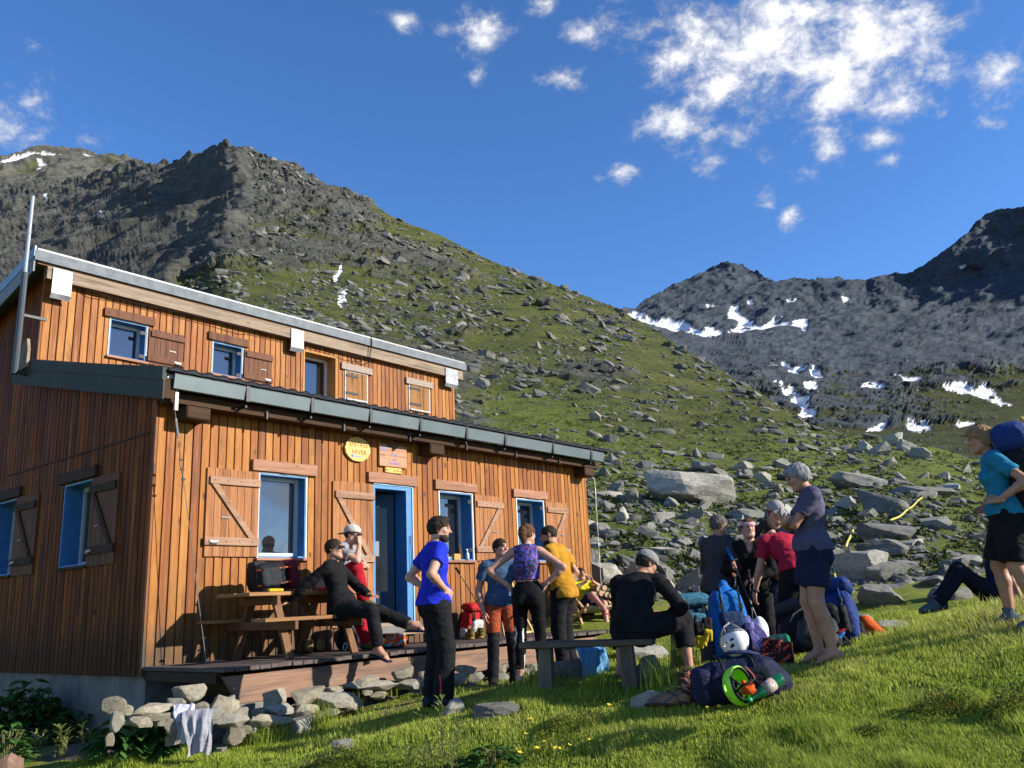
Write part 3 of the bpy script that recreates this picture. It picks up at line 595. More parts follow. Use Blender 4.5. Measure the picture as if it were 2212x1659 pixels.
def shutter(x0,x1,z0,z1,parent,axis=0,plane=0,dirn=1,body=SHUT,batt=BATT,brace=True,nm='shutter',hw=True,n=None,zb=(.86,.17),gap=.024):
    """ledged and braced shutter folded flat against the wall; dirn: brace falls to +1 right / -1 left"""
    off0=gap; th=.028; n=n or max(3,round((x1-x0)/.105)); w=(x1-x0)/n
    def bx(mb,a,b,da,db,za,zb_,m=0,bev=.003):
        if axis==0: mb.box((a,plane-db,za),(b,plane-da,zb_),m,bev)
        else: mb.box((plane-db,a,za),(plane-da,b,zb_),m,bev)
    mb=MB()
    for i in range(n): bx(mb,x0+i*w+.002,x0+(i+1)*w-.002,off0,off0+th,z0+rnd.uniform(-.004,.004),z1+rnd.uniform(-.006,.006))
    s=mb.build(nm,body,parent); H=z1-z0; d0=off0+th
    for fz in zb:
        b=MB(); zc=z0+H*fz; bx(b,x0-.015 if fz==zb[1] else x0+.03,x1+.005,d0,d0+.03,zc-.048,zc+.048); 
        for k in range(4):
            xx=x0+(x1-x0)*(.12+.25*k)
            bx(b,xx-.006,xx+.006,d0+.03,d0+.034,zc-.006,zc+.006,1,0)
        b.build('batten',[batt,IRON],s)
    if brace:
        b=MB(); za=z0+H*zb[0]-.05; zc=z0+H*zb[1]+.05; xa,xc=(x0+.1,x1-.1) if dirn>0 else (x1-.1,x0+.1); hw2=.045
        poly=[(xa-hw2,za),(xa+hw2,za),(xc+hw2,zc),(xc-hw2,zc)]
        b.prism(poly,plane-d0-.026,plane-d0,1 if axis==0 else 0); b.build('brace',batt,s)
    if hw:
        b=MB(); zz=z0+H*(.44 if brace else .47); xx=x0+(x1-x0)*(.36 if dirn>0 else .68); bx(b,xx-.06,xx+.06,d0,d0+.012,zz-.012,zz+.012); bx(b,xx-.05,xx+.05,d0+.012,d0+.02,zz-.005,zz+.005); b.build('bolt',STEEL,s)
        b=MB(); zz=z0+H*zb[1]; xx=x0+(x1-x0)*(.14 if dirn>0 else .82); d1=d0+.03; bx(b,xx-.065,xx+.065,d1,d1+.014,zz-.015,zz+.015); bx(b,xx-.05,xx+.05,d1+.014,d1+.03,zz-.03,zz-.018); b.build('latch',STEEL,s)
    return s
def hinge(x,z,parent,plane=0,L=.13):
    mb=MB(); mb.box((x-L,plane-.045,z-.028),(x+.05,plane-.03,z+.028)); 
    for k in(.2,.5,.8): mb.box((x-L*k-.008,plane-.05,z-.008),(x-L*k+.008,plane-.045,z+.008))
    return mb.build('hinge',IRON,parent)
w1=window(HUTR['W1'],PALEF,hut,.17); lintel(1.29,2.31,2.305,2.455,hut); shutter(.655,1.40,1.205,2.285,hut,dirn=1)
w2=window(HUTR['W2'],PALEF,hut,.26); lintel(4.63,5.62,2.30,2.445,hut); shutter(5.57,6.28,1.19,2.27,hut,dirn=-1); hinge(5.55,2.14,w2,.02); hinge(5.55,1.36,w2,.02)
w3=window(HUTR['W3'],PALEF,hut,.26); lintel(6.58,7.56,2.30,2.44,hut); shutter(7.51,8.18,1.19,2.27,hut,dirn=-1); hinge(7.49,2.14,w3,.02)
# door: leaf of planks folded back on the left, blue frame, inner glazed door ajar
x0,x1,z0,z1=HUTR['DO']; lintel(3.24,4.22,2.305,2.455,hut)
d=MB(); t=.035
d.box((x0,-.03,z0),(x0+t,.22,z1)); d.box((x1-.12,-.03,z0),(x1,.22,z1)); d.box((x0+t,-.03,z1-.06),(x1-.12,.22,z1)); door=d.build('entrance_door',BLUE,hut)
d=MB(); d.box((x1-.004,-.045,z0),(x1+.016,-.03,z1+.01)); d.box((x0,-.045,z1-.004),(x1-.004,-.03,z1+.012)); d.build('edge_trim',mat('pale_blue_edge',(.25,.45,.66),(.35,.5,.62),15,.6),door)
d=MB(); a0=np.array([x1-.13,.24]); dr=np.array([-math.cos(R(38)),math.sin(R(38))]); pp=lambda s,w=0:(a0+dr*s)
A=np.array([[dr[0],dr[1],0],[-dr[1],dr[0],0],[0,0,1.]])
def leaf(mb,s0,s1,za,zb,th=.04): c=a0+dr*(s0+s1)/2; mb.obox((c[0],c[1],(za+zb)/2),A,((s1-s0)/2,th/2,(zb-za)/2))
leaf(d,0,.1,z0,z1-.08); leaf(d,.55,.65,z0,z1-.08); leaf(d,.1,.55,z0,.75); leaf(d,.1,.55,2.0,z1-.08); inner=d.build('inner_door',mat('deep_blue_paint',(.010,.042,.09),(.014,.055,.11),8,.6),door)
d=MB(); leaf(d,.1,.55,.75,2.0,.012); d.build('glazing',mat('door_glazing',(.012,.011,.01),None,ro=.12,spec=.5),inner)
d=MB(); c=a0+dr*.3; d.obox((c[0]-.02,c[1]-.03,1.38),A,(.07,.002,.11)); d.build('notice_sheet',mat('notice_paper',(.42,.43,.45),(.5,.5,.52),40,.8),inner)
d=MB(); d.box((x0-.02,-.10,z0-.045),(x1+.06,.2,z0-.001)); d.build('threshold',GREYW,door)
d=MB(); d.tube([(x1-.06,-.05,1.55),(x1-.06,-.06,1.3),(x1-.05,-.05,1.05)],.006,6); d.build('handle',IRON,door)
shutter(2.60,3.345,.28,2.275,hut,dirn=1,nm='door_leaf',zb=(.905,.46),n=6)
# upper storey
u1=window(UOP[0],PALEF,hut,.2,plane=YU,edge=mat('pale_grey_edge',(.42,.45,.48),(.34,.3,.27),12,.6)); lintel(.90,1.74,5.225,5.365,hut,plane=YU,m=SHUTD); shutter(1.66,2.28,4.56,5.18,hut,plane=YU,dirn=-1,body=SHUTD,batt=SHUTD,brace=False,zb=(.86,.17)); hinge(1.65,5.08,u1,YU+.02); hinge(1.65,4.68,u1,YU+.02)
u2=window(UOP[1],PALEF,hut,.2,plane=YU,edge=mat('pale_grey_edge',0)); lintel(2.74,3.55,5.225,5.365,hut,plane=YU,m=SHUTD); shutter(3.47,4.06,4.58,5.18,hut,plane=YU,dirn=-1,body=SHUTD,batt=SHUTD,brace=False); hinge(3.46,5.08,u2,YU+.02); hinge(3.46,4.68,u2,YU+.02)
window((4.80,5.60,4.3,5.44),mat('white_frame',(.72,.73,.74),None,ro=.45),hut,.3,plane=YU,blue=HONEY,edge=HONEY,sill=False)
def closed_shutter(x0,x1,z0,z1):
    mb=MB(); n=8; w=(x1-x0)/n
    for i in range(n): mb.box((x0+i*w+.001,YU-.05,z0),(x0+(i+1)*w-.001,YU-.025,z1))
    s=mb.build('shutter',plank_mat('striped_shutter_wood',(.26,.115,.038),(.34,.175,.065),(.07,.03,.015),2,1.4),hut)
    fr=MB(); fr.box((x0-.035,YU-.042,z0-.035),(x0,YU-.024,z1+.02)); fr.box((x1,YU-.042,z0-.035),(x1+.035,YU-.024,z1+.02)); fr.box((x0,YU-.042,z1),(x1,YU-.024,z1+.02)); fr.box((x0,YU-.07,z0-.035),(x1,YU-.024,z0)); fr.build('frame',mat('pale_grey_edge',0),s)
    for f in(.85,.2):
        b=MB(); z=z0+(z1-z0)*f; b.box((x0-.01,YU-.06,z-.025),(x0+(x1-x0)*.55,YU-.05,z+.025)); b.build('strap_hinge',IRON,s)
closed_shutter(5.84,6.38,4.64,5.2); lintel(5.70,6.52,5.225,5.36,hut,plane=YU,m=mat('greybrown_lintel',(.25,.18,.14),(.32,.24,.19),30,.7,.3,60)); closed_shutter(7.62,8.20,4.68,5.22); lintel(7.49,8.32,5.225,5.36,hut,plane=YU,m=mat('greybrown_lintel',0))
# gable windows in the shade
for (a,b) in ((1.47,2.27),(3.75,4.55)):
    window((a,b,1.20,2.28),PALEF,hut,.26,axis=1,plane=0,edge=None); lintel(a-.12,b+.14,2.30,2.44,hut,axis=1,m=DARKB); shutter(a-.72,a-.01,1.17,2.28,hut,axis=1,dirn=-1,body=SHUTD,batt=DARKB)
# roofs
mb=MB()
mb.prism([(-.42,roofz(-.42)-.05),(YU+.0,roofz(YU)-.05),(YU+.0,roofz(YU)-.005),(-.42,roofz(-.42)-.005)],-.2,LH+.30,0); roof=mb.build('lean_to_roof',DARKB,hut)
mb=MB(); tp=.203; x=-.16
sec=[(0,.0),(.03,.008),(.06,.022),(.10,.032),(.14,.028),(.17,.010),(.203,.0)]
while x<LH+.25:
    V=[];F=[]
    for j,(y,dz) in enumerate(((-.50,.022),(-.50,.0),(-.1,.022),(-.1,.0),(.3,.022),(.3,.0),(YU,.022))):
        for (u,h) in sec: V.append((x+u,y,roofz(y)+h+dz))
    n=len(sec)
    for j in range(6):
        for i in range(n-1): F.append((j*n+i,j*n+i+1,(j+1)*n+i+1,(j+1)*n+i))
    k=len(V)
    for (u,h) in sec: V.append((x+u,-.5,roofz(-.5)-.012+h*.15))
    for i in range(n-1): F.append((i,k+i,k+i+1,i+1))
    mb.add(V,F); x+=tp
mb.build('roof_tiles',TILE,roof)
mb=MB(); mb.box((-.12,-.40,3.22),(LH+.2,-.39,3.30)); mb.build('gutter_gleam',mat('painted_skylight',(.55,.6,.63),None,ro=.4),roof)  # pale strip under the tile ends: sky gleam in the gutter, painted on
seams=[onwall(x,y,-.45)[0] for x,y in ((372,820),(533,850),(672.6,880),(799,900),(907,920),(1006.7,940),(1090,955),(1193,970),(1275.6,985),(1304,990))]
gz0=lambda x:3.095-.012*(x/9.); 
for i in range(9):
    a,b=seams[i]+.02,seams[i+1]-.02; zt=gz0((a+b)/2)+.172; zb=gz0((a+b)/2)
    if i==8: a-=.02
    p=MB(); p.prism([(-.455,zb),(-.445,zb-.006),(-.40,zb-.004),(-.40,zb+.01),(-.445,zb+.012),(-.452,zt-.01),(-.43,zt),(-.47,zt+.004),(-.478,zt-.012)],a,b,0); p.build('gutter_panel',GUTM,roof)
for sx in seams[1:9]:
    p=MB(); p.box((sx-.028,-.485,3.07),(sx+.028,-.452,3.275),0,.004); p.box((sx-.012,-.45,3.0),(sx+.012,-.30,3.03)); p.build('gutter_bracket',BRK,roof)
mb=MB(); mb.box((-.05,-.30,2.965),(LH+.15,-.12,3.09)); mb.box((-.05,-.12,3.0),(LH+.1,-.03,3.16)); mb.build('wall_plate',DARKB,roof)
for x in (.20,4.30,8.50):
    b=MB(); b.box((x,-.30,2.80),(x+.32,-.026,2.962),0,.015); b.build('beam_end',DARKB,roof)
for x in np.arange(1.3,8.8,1.27):
    b=MB(); b.box((x-.012,-.33,2.93),(x+.012,-.301,3.07)); b.lathe([(0,0),(.022,0),(.022,.012),(0,.012)],(x,-.302,3.04),np.array([[1,0,0],[0,0,-1],[0,-1,0.]]),8,1); b.build('rafter_strap',[BRK,STEEL],roof)
mb=MB(); mb.box((-.01,-.40,2.85),(.03,-.37,3.1)); mb.box((-.02,-.43,3.12),(.12,-.36,3.26)); mb.build('gutter_end',STEEL,roof)
# barge boards on the gable
def strip(y0,y1,f,lo,hi,xa,xb): return [(y0,f(y0)+lo),(y1,f(y1)+lo),(y1,f(y1)+hi),(y0,f(y0)+hi)]
bf=lambda y:3.40+.2385*(y+.05)
mb=MB(); mb.prism(strip(-.46,3.95,bf,-.36,-.13,0,0),-.20,-.185,0); mb.prism(strip(-.46,3.95,bf,-.13,.02,0,0),-.215,-.165,0)
mb.build('barge_board',BARGE,roof)
mb=MB(); mb.prism(strip(-.42,3.6,bf,-.34,-.10,0,0),-.165,-.03,0); mb.build('barge_backing',DARKB,roof)
ur=lambda y:5.95-.217*(y-3.66)
mb=MB(); mb.prism([(3.42,ur(3.42)-.10),(9.2,ur(9.2)-.10),(9.2,ur(9.2)),(3.42,ur(3.42))],-.22,9.28,0); uroof=mb.build('upper_roof',mat('roof_sheet',(.2,.21,.22),(.26,.27,.28),4,.5,metal=.4),hut)
mb=MB(); mb.box((-.26,3.39,5.80),(3.05,3.42,5.965)); mb.box((3.052,3.392,5.802),(6.2,3.42,5.967)); mb.box((6.202,3.39,5.80),(9.3,3.42,5.965)); mb.build('front_flashing',GALV,uroof)
mb=MB(); mb.box((-.20,3.44,5.765),(9.25,3.57,5.80)); mb.build('soffit_strip',mat('brown_soffit',(.16,.08,.04),(.22,.12,.06),20,.7),uroof)
mb=MB(); mb.box((-.05,3.44,5.57),(9.22,3.565,5.764)); mb.build('fascia_beam',GREYW,uroof)
mb=MB(); mb.prism(strip(3.40,9.2,ur,-.15,.01,0,0),-.27,-.25,0); mb.build('verge_flashing',mat('grey_flashing',(.22,.25,.27),(.28,.31,.33),6,.45,metal=.5),uroof)
mb=MB(); mb.prism(strip(3.42,9.2,ur,-.38,-.155,0,0),-.262,-.24,0); mb.build('verge_board',mat('grey_verge_board',(.17,.175,.18),(.22,.22,.22),5,.6),uroof)
for (xa,xb,ya,yb) in ((112,155,588,645),(629,656,716,758),(963,989,797,835)):
    A_=onwall(xa,(ya+yb)/2,3.42); B_=onwall(xb,(ya+yb)/2,3.42); zt=5.755; zb=onwall((xa+xb)/2,yb,3.42)[2]
    p=MB(); p.box((A_[0],3.415,zb+.06),(B_[0],3.438,zt)); p.prism([(3.415,zb+.06),(3.438,zb+.06),(3.47,zb),(3.455,zb-.012)],A_[0],B_[0],0); p.build('beam_cap',SHINY,uroof)
mb=MB(); 
pts=[(.5,3.50,5.56),(.7,3.44,5.53),(1.0,3.5,5.53),(2.8,3.43,5.55),(3.4,3.42,5.52),(3.6,3.43,5.555),(5.3,3.43,5.55),(5.9,3.42,5.50),(6.35,3.43,5.55)]
mb.tube(pts,.007,5); mb.tube([(6.35,3.38,5.98),(6.36,3.37,5.85),(6.33,3.40,5.6),(6.34,3.42,5.45),(6.2,3.50,5.38),(6.05,3.52,5.42),(6.0,3.52,5.52)],.011,6); mb.build('cable',IRON,uroof)
# pale panel on the upper roof, stove pipe on the gable
A_=onwall(661,700,3.9); B_=onwall(748,716,3.9); p=empty('roof_panel',h2w(A_[0],3.9,5.955),HA,'thin pale panel lying on the upper roof above the tall window','panel')
mb=MB(); mb.box((0,-.02,0.03),(B_[0]-A_[0],.9,.085)); mb.build('panel_slab',mat('pale_panel',(.78,.76,.70),None,ro=.5),p); mb=MB(); mb.box((.03,.0,-.02),(.08,.8,.03)); mb.box((B_[0]-A_[0]-.08,.0,-.02),(B_[0]-A_[0]-.03,.8,.03)); mb.build('panel_rail',STEEL,p)
top=onside(71,424,-.36); bot=onside(40,797,-.36)
p=empty('flue_pipe',h2w(-.36,top[1],bot[2]),HA,'tall thin grey metal pipe rising past the left edge of the upper roof','pipe')
zt=top[2]-bot[2]; mb=MB(); zm=onside(60,585,-.36)[2]-bot[2]
mb.tube([(0,0,zm),(0,0,zt)],.027,10); 
for q in np.linspace(zm,zt-.3,4): mb.tube([(0,0,q),(0,0,q+.02)],.031,10)
mb.build('upper_pipe',mat('zinc_pipe',(.36,.39,.42),(.42,.45,.48),6,.4,metal=.5),p)
mb=MB(); mb.tube([(0,0,-.05),(0,0,zm)],.045,10); mb.tube([(0,0,0),(.1,.0,-.02),(.34,.0,-.03)],.035,8); mb.build('lower_pipe',mat('dark_pipe',(.05,.062,.07),None,ro=.5,metal=.3),p)
mb=MB(); mb.box((0,-.02,zm*.55),(.36,.02,zm*.55+.04)); mb.build('pipe_bracket',BRK,p)
A_=onside(58,765,-.22); p=tag(MB().prism([(-.12,-.22),(.10,-.24),(.13,.02),(.04,.2),(-.06,.22),(-.12,.05)],-.02,.02,0).build('wood_offcut',GREYW),'grey wood offcut wedged behind the pipe at the left end of the lower roof','wood offcut'); p.location=h2w(-.24,A_[1],A_[2]); p.rotation_euler=(0,0,HA)
# signs
def text(body,size,name,m,parent,loc,ext=.001,bold=0.,sx=1.):
    cu=bpy.data.curves.new(name,'FONT'); cu.body=body; cu.size=size; cu.align_x='CENTER'; cu.align_y='CENTER'; cu.extrude=ext; cu.offset=bold; cu.space_character=1.08
    o=bpy.data.objects.new(name,cu); COL.objects.link(o); bpy.context.view_layer.update()
    me=bpy.data.meshes.new_from_object(o.evaluated_get(bpy.context.evaluated_depsgraph_get())); bpy.data.objects.remove(o); bpy.data.curves.remove(cu)
    q=link(name,me,m,parent); q.location=loc; q.rotation_euler=(math.pi/2,0,0); q.scale=(sx,1,1); return q
YEL=mat('varnished_log_slice',(.62,.36,.055),(.72,.46,.10),7,.45,.15,40,.003); CARV=mat('carved_letter',(.22,.10,.025),None,ro=.8); BLUP=mat('blue_lettering',(.10,.16,.42),None,ro=.7)
o=onwall(768,972); c=h2w(3.035,0,2.76); p=empty('round_sign',c,HA,'round varnished yellow log slice sign lettered ENTREE HIVER on hut wall','sign')
mb=MB(); V=[]; n=44
for d_ in(-.07,-.03): V+=[((.232+.006*math.sin(3*k*.7))*math.cos(2*math.pi*k/n),d_,(.178+.003*math.sin(k*1.3))*math.sin(2*math.pi*k/n)) for k in range(n)]
mb.add(V,[tuple(range(n)),tuple(range(n,2*n))[::-1]]+[(k,k+n,(k+1)%n+n,(k+1)%n) for k in range(n)]); mb.build('log_slice',YEL,p)
text('ENTR\u00c9E',.098,'lettering',CARV,p,(0.02,-.0712,.065),bold=.001); text('HIVER',.098,'lettering',CARV,p,(.03,-.0712,-.045),bold=.001)
mb=MB(); mb.prism([(-.15,-.105),(-.075,-.075),(-.085,-.098),(.1,-.10),(.1,-.112),(-.085,-.112),(-.075,-.135)],-.0712,-.069,1); mb.build('arrow_mark',BLUP,p)
c=h2w(3.455,0,2.56); p=empty('refuge_sign',c,HA,'rectangular reddish wooden Refuge sign with blue and black lettering beside the round one','sign')
BRD=plank_mat('red_sign_board',(.42,.20,.12),(.54,.30,.19),(.30,.12,.07),0)
mb=MB(); mb.box((0,-.068,.17),(.555,-.028,.365),0,.003); mb.box((0,-.068,0),(.555,-.028,.168),0,.003); mb.build('board',BRD,p)
mb=MB(); mb.box((0,-.071,.335),(.555,-.0682,.364)); mb.build('top_strip',SHUTD,p)
text('Refuge',.075,'lettering',mat('black_lettering',(.02,.018,.016),None,ro=.8),p,(.26,-.0722,.315),bold=.001); text('CAF',.05,'lettering',mat('green_lettering',(.1,.12,.07),None,ro=.8),p,(.065,-.0687,.165))
for s_,z_,k in (('Plan',.185,.07),('des',.115,.05),('Gouilles',.06,.066)): text(s_,k,'lettering',BLUP,p,(.29,-.0687,z_),bold=.0008)
mb=MB(); mb.prism([(.04,.26),(.06,.25),(.055,.235),(.085,.245),(.11,.225),(.115,.26),(.10,.275),(.11,.30),(.085,.31),(.06,.30)],-.0712,-.068,1); mb.build('blue_emblem',mat('bright_blue_mark',(.06,.20,.62),None,ro=.6),p)
c=h2w(3.575,0,2.472); p=empty('altitude_sign',c,HA,'small yellow wooden plate reading ALT. 2346 m below the Refuge sign','sign')
mb=MB(); mb.box((0,-.064,0),(.335,-.026,.078),0,.004); mb.build('plate',YEL,p); text('ALT. 2346 m',.058,'lettering',CARV,p,(.168,-.0652,.038),bold=.001)
# guy cables
p=empty('guy_cable',h2w(.05,-.30,2.86),HA,'thin steel guy cable from the left end of the eave down to the deck','cable')
top=np.zeros(3); bt=np.array([.42,-.20,-2.86])
mb=MB(); mb.tube([top,top+(bt-top)*.28],.004,5); mb.tube([top+(bt-top)*.28,bt],.005,5); mb.build('wire',STEEL,p)
mb=MB(); mb.tube([top+(bt-top)*.03,top+(bt-top)*.11],.013,7); mb.build('turnbuckle',STEEL,p)
mb=MB()
for f in(.20,.24,.28,.905): q=top+(bt-top)*f; mb.obox(q,np.eye(3),(.022,.01,.01))
q0=top+(bt-top)*.16; q1=top+(bt-top)*.28; mb.tube([q0,(q0+q1)/2+np.array([-.025,0,0]),q1],.004,5); mb.build('cable_clamp',IRON,p)
A_=onwall(1281,1050,-.1); a=h2w(LH-.02,-.28,2.78); b=at(1299,1268,16.2)
p=empty('guy_cable',a,0,'thin steel guy cable from the right end of the eave to the rocky ground','cable')
mb=MB(); mb.tube([(0,0,0),tuple(b-a)],.0035,5); mb.build('wire',STEEL,p); mb=MB(); mb.tube([tuple((b-a)*.1),tuple((b-a)*.2)],.009,6); mb.build('turnbuckle',STEEL,p)
# things on the sill of the middle window
zz=1.19; p=empty('soap_bottle',h2w(5.36,-.035,zz+.003),HA,'clear pump bottle on the window sill','bottle'); mb=MB(); mb.lathe([(0,0),(.03,0),(.03,.1),(.012,.125),(.012,.14),(0,.14)],n=14); mb.build('bottle_body',mat('clear_plastic',(.55,.68,.75),None,ro=.15),p,True); mb=MB(); mb.tube([(0,0,.14),(0,0,.17)],.006); mb.box((-.03,-.007,.165),(.012,.007,.178)); mb.build('pump',mat('white_plastic',(.75,.75,.75),None,ro=.35),p)
p=tag(MB().obox((0,0,.05),np.eye(3),(.075,.03,.05),0,.006).build('wood_block',HONEY),'pale wooden block on the window sill behind the man in blue','block'); p.location=h2w(5.10,-.03,zz+.003); p.rotation_euler=(0,0,HA)
p=tag(MB().obox((0,0,.11),np.eye(3),(.03,.012,.11),0,.004).build('wood_batten',DARKB),'dark wooden batten leaning in the window corner behind the man in blue','batten'); p.location=h2w(5.27,.01,zz+.03); p.rotation_euler=(0,R(-14),HA)
# ================= rocks
def ico(n):
    bm=bmesh.new(); bmesh.ops.create_icosphere(bm,subdivisions=n,radius=1); V=np.array([v.co for v in bm.verts]); F=np.array([[v.index for v in f.verts] for f in bm.faces]); bm.free(); return V,F
ICO={k:ico(k) for k in (1,2,3,4)}
def rock_verts(seed,lev,flat=.45,cuts=13,rough=.05,strat=.03):
    g=np.random.default_rng(seed); V,F=ICO[lev]; V=V.copy()
    for _ in range(cuts):
        n=g.normal(size=3); n/=np.linalg.norm(n); d=g.uniform(.45,.85); s=V@n-d; V-=np.outer(np.maximum(s,0),n)*.97
    for sg in(-1,1):                          # two broad cleavage faces
        n=np.array([g.normal()*.12,g.normal()*.12,sg]); n/=np.linalg.norm(n); s=V@n-g.uniform(.38,.6); V-=np.outer(np.maximum(s,0),n)*.97
    V*=np.array([1,g.uniform(.55,.85),flat*1.5])
    if lev>=3:
        q=V@np.array([.12,.1,1.]); lay=vn(np.stack([0*q,0*q+seed,q*9],-1)); r=V/(np.linalg.norm(V,axis=1)[:,None]+1e-6)
        V+=r*(strat*lay+rough*fbm(V*2.3+seed,4))[:,None]*np.array([1,1,.6])
    return V,F
def rock_mat(name,c1,c2,c3,lich=(.26,.25,.15)):
    t=NT(name); v=t.coord('Object'); oi=t.N.new('ShaderNodeObjectInfo'); off=t.N.new('ShaderNodeVectorMath'); off.operation='ADD'; t.L.new(v,off.inputs[0])
    cb=t.N.new('ShaderNodeCombineXYZ'); t.L.new(t.ma('MULTIPLY',oi.outputs['Random'],60.),cb.inputs[0]); t.L.new(cb.outputs[0],off.inputs[1]); v=off.outputs[0]
    vs=t.map(v,(1.2,1.2,7)); a=t.noise(vs,2.4,7,.68,.4); b=t.noise(v,4.5,6,.68); c=t.mix(t.rng(a,.34,.66),c1,c2); c=t.mix(t.rng(b,.5,.68,0,.75),c,c3); c=t.mix(t.rng(t.noise(v,11,4,.7),.58,.7,0,.6),c,lich)
    c=t.mix(t.rng(t.noise(vs,7,4,.6),.6,.75,0,.7),c,tuple(.35*x for x in c1)); k=t.rng(oi.outputs['Random'],0,1,.72,1.2); m=t.N.new('ShaderNodeVectorMath'); m.operation='SCALE'; t.L.new(c,m.inputs[0]); t.L.new(k,m.inputs['Scale'])
    t.set('Base Color',m.outputs[0]); t.set('Roughness',.88); t.set('Specular IOR Level',.25); t.bump(t.ma('ADD',t.noise(vs,5,7,.72),t.noise(v,22,4,.7)),.7,.05); return t.m
ROCK=rock_mat('grey_schist',(.15,.148,.128),(.24,.232,.196),(.09,.09,.078)); ROCKP=rock_mat('pale_schist',(.28,.265,.22),(.38,.36,.30),(.17,.162,.142)); ROCKW=rock_mat('warm_wall_stone',(.27,.235,.17),(.38,.345,.265),(.15,.135,.105),(.26,.215,.10))
ROCKS={}
def rock_mesh(kind,i,m):
    k=(kind,i,m.name)
    if k not in ROCKS:
        fl={'slab':.26,'block':.62,'flake':.38}[kind]; V,F=rock_verts(100*len(kind)+i,4 if kind!='flake' else 3,fl,14,.05 if kind!='slab' else .035,.03)
        me=npmesh('boulder',V,[F],False); me.materials.append(m); ROCKS[k]=me
    return ROCKS[k]
def rot3(rx,ry,rz): 
    from mathutils import Euler
    return Euler((rx,ry,rz)).to_quaternion()
def put_rock(name,kind,i,m,P,size,rot,label,cat='boulder',group=None):
    o=bpy.data.objects.new(name,rock_mesh(kind,i,m)); COL.objects.link(o); o.location=P; o.scale=size; o.rotation_euler=rot; return tag(o,label,cat,group)
def gpt(x,y,Y0=4.5,Y1=200.):
    """where the line of sight (x,y) meets the ground"""
    Ys=np.exp(np.linspace(math.log(Y0),math.log(Y1),700)); P=at(np.full(700,float(x)),np.full(700,float(y)),Ys); d=P[:,2]-zg(P[:,0],P[:,1]); i=np.argmax(d<0)
    return P[i]
big=[ # x,y,w,h, kind, tilt(deg,+ = falls to the right), material, name,label
 (1503,1064,188,84,'block',14,ROCKP,'huge tilted grey slab boulder on the slope, largest of all'),
 (1897,1094,112,54,'slab',17,ROCK,'long grey boulder sloping down right below the yellow hose'),
 (1857,1041,112,38,'slab',9,ROCK,'dark flat boulder under the crest right of the grey haired woman'),
 (1859,1230,104,80,'block',8,ROCKP,'pale rounded boulder right of the grey haired woman'),
 (1896,1290,90,60,'block',18,ROCK,'grey boulder propped under the pale rounded boulder'),
 (1903,1190,100,40,'slab',-6,ROCK,'broad grey boulder just above the pale rounded boulder'),
 (1922,1150,140,42,'slab',10,ROCK,'long layered slab beside the yellow hose'),
 (1828,1090,30,48,'block',68,ROCKP,'narrow pale stone standing upright on the slope'),
 (1612,1115,74,28,'slab',8,ROCK,'flat grey slab just below the huge tilted slab'),
 (1527,1012,56,32,'block',20,ROCK,'grey block above the huge tilted slab'),
 (1306,1246,70,64,'block',10,ROCKP,'pale boulder at the right corner of the hut beside the firewood'),
 (1434,1118,50,26,'slab',-12,ROCKP,'white streaked slab below the huge tilted slab'),
 (1343,1118,38,36,'block',-40,ROCKP,'pale upright stone right of the hut eave'),
 (1322,1154,74,22,'slab',4,ROCK,'long thin slab right of the hut corner'),
 (2047,1283,74,42,'block',5,ROCK,'rounded layered boulder left of the person sitting in dark trousers'),
 (1372,1078,42,36,'block',15,ROCK,'squat grey stone left of the huge tilted slab'),
 (1330,1056,40,30,'block',-20,ROCK,'grey boulder near the end of the gutter'),
 (1985,1063,120,26,'slab',8,ROCK,'long flat slab under the crest left of the hiker'),
 (1560,1172,46,30,'block',22,ROCK,'grey rock behind the man in the grey top'),
 (1355,1215,56,28,'slab',20,ROCK,'tilted slab right of the hut behind the seated man'),
 (1440,1242,34,28,'block',0,ROCKP,'pale stone between the seated man and the man in grey'),
 (1955,1225,70,32,'slab',14,ROCK,'grey slab right of the pale rounded boulder'),
 (2085,1215,74,22,'slab',6,ROCKP,'pale slab left of the hiker legs'),
 (2020,1130,60,20,'slab',-4,ROCK,'low flat stone left of the hiker above the hose'),
 (1650,1032,40,24,'block',0,ROCKP,'pale block uphill of the man in the cap'),
 (1765,1195,60,34,'slab',12,ROCK,'grey stone behind the woman in navy shorts'),
 (1955,965,40,32,'block',30,ROCKP,'pale block in the rock pile on the crest'),(1905,972,46,30,'block',-15,ROCKP,'squat pale block in the rock pile on the crest'),(1870,968,36,34,'block',50,ROCKP,'upright pale block in the rock pile on the crest'),(1990,982,44,28,'block',10,ROCKP,'right hand pale block in the rock pile on the crest'),(1930,950,40,26,'block',0,ROCKP,'topmost pale block in the rock pile on the crest'),
 (1285,900,30,34,'block',62,ROCKP,'pair of thin upright stones on the grass above the hut'),(1050,768,34,30,'block',20,ROCK,'rounded boulder above the right end of the upper roof'),(1278,842,60,28,'slab',25,ROCK,'dark rock outcrop on the slope above the gutter end'),(1040,832,34,36,'block',30,ROCK,'dark pointed rock beside the end of the upper roof')]
def rot_to(P,tilt,yaw=0.):
    # long axis across the view, tilted in the picture plane
    return (R(rnd.uniform(-8,22)),R(tilt),math.atan2(-P[0],P[1])+yaw)
for i,(x,y,w,h,kd,tl,m,lb) in enumerate(big):
    P=gpt(x,y+h*.30); k=P[1]/FPX; sx=w*k/2*1.26; fl={'slab':.195,'block':.46}[kd]; c=abs(math.cos(R(tl))); 
    sz=max(.75*sx,(h*k/2-sx*.78*abs(math.sin(R(tl)))*.35)/fl)
    q=at(x,y,P[1]+.1*w*k); put_rock('boulder',kd,i%9,m,q,(sx,sx*.95,sz),rot_to(P,tl,rnd.uniform(-.3,.3)),lb,'boulder')
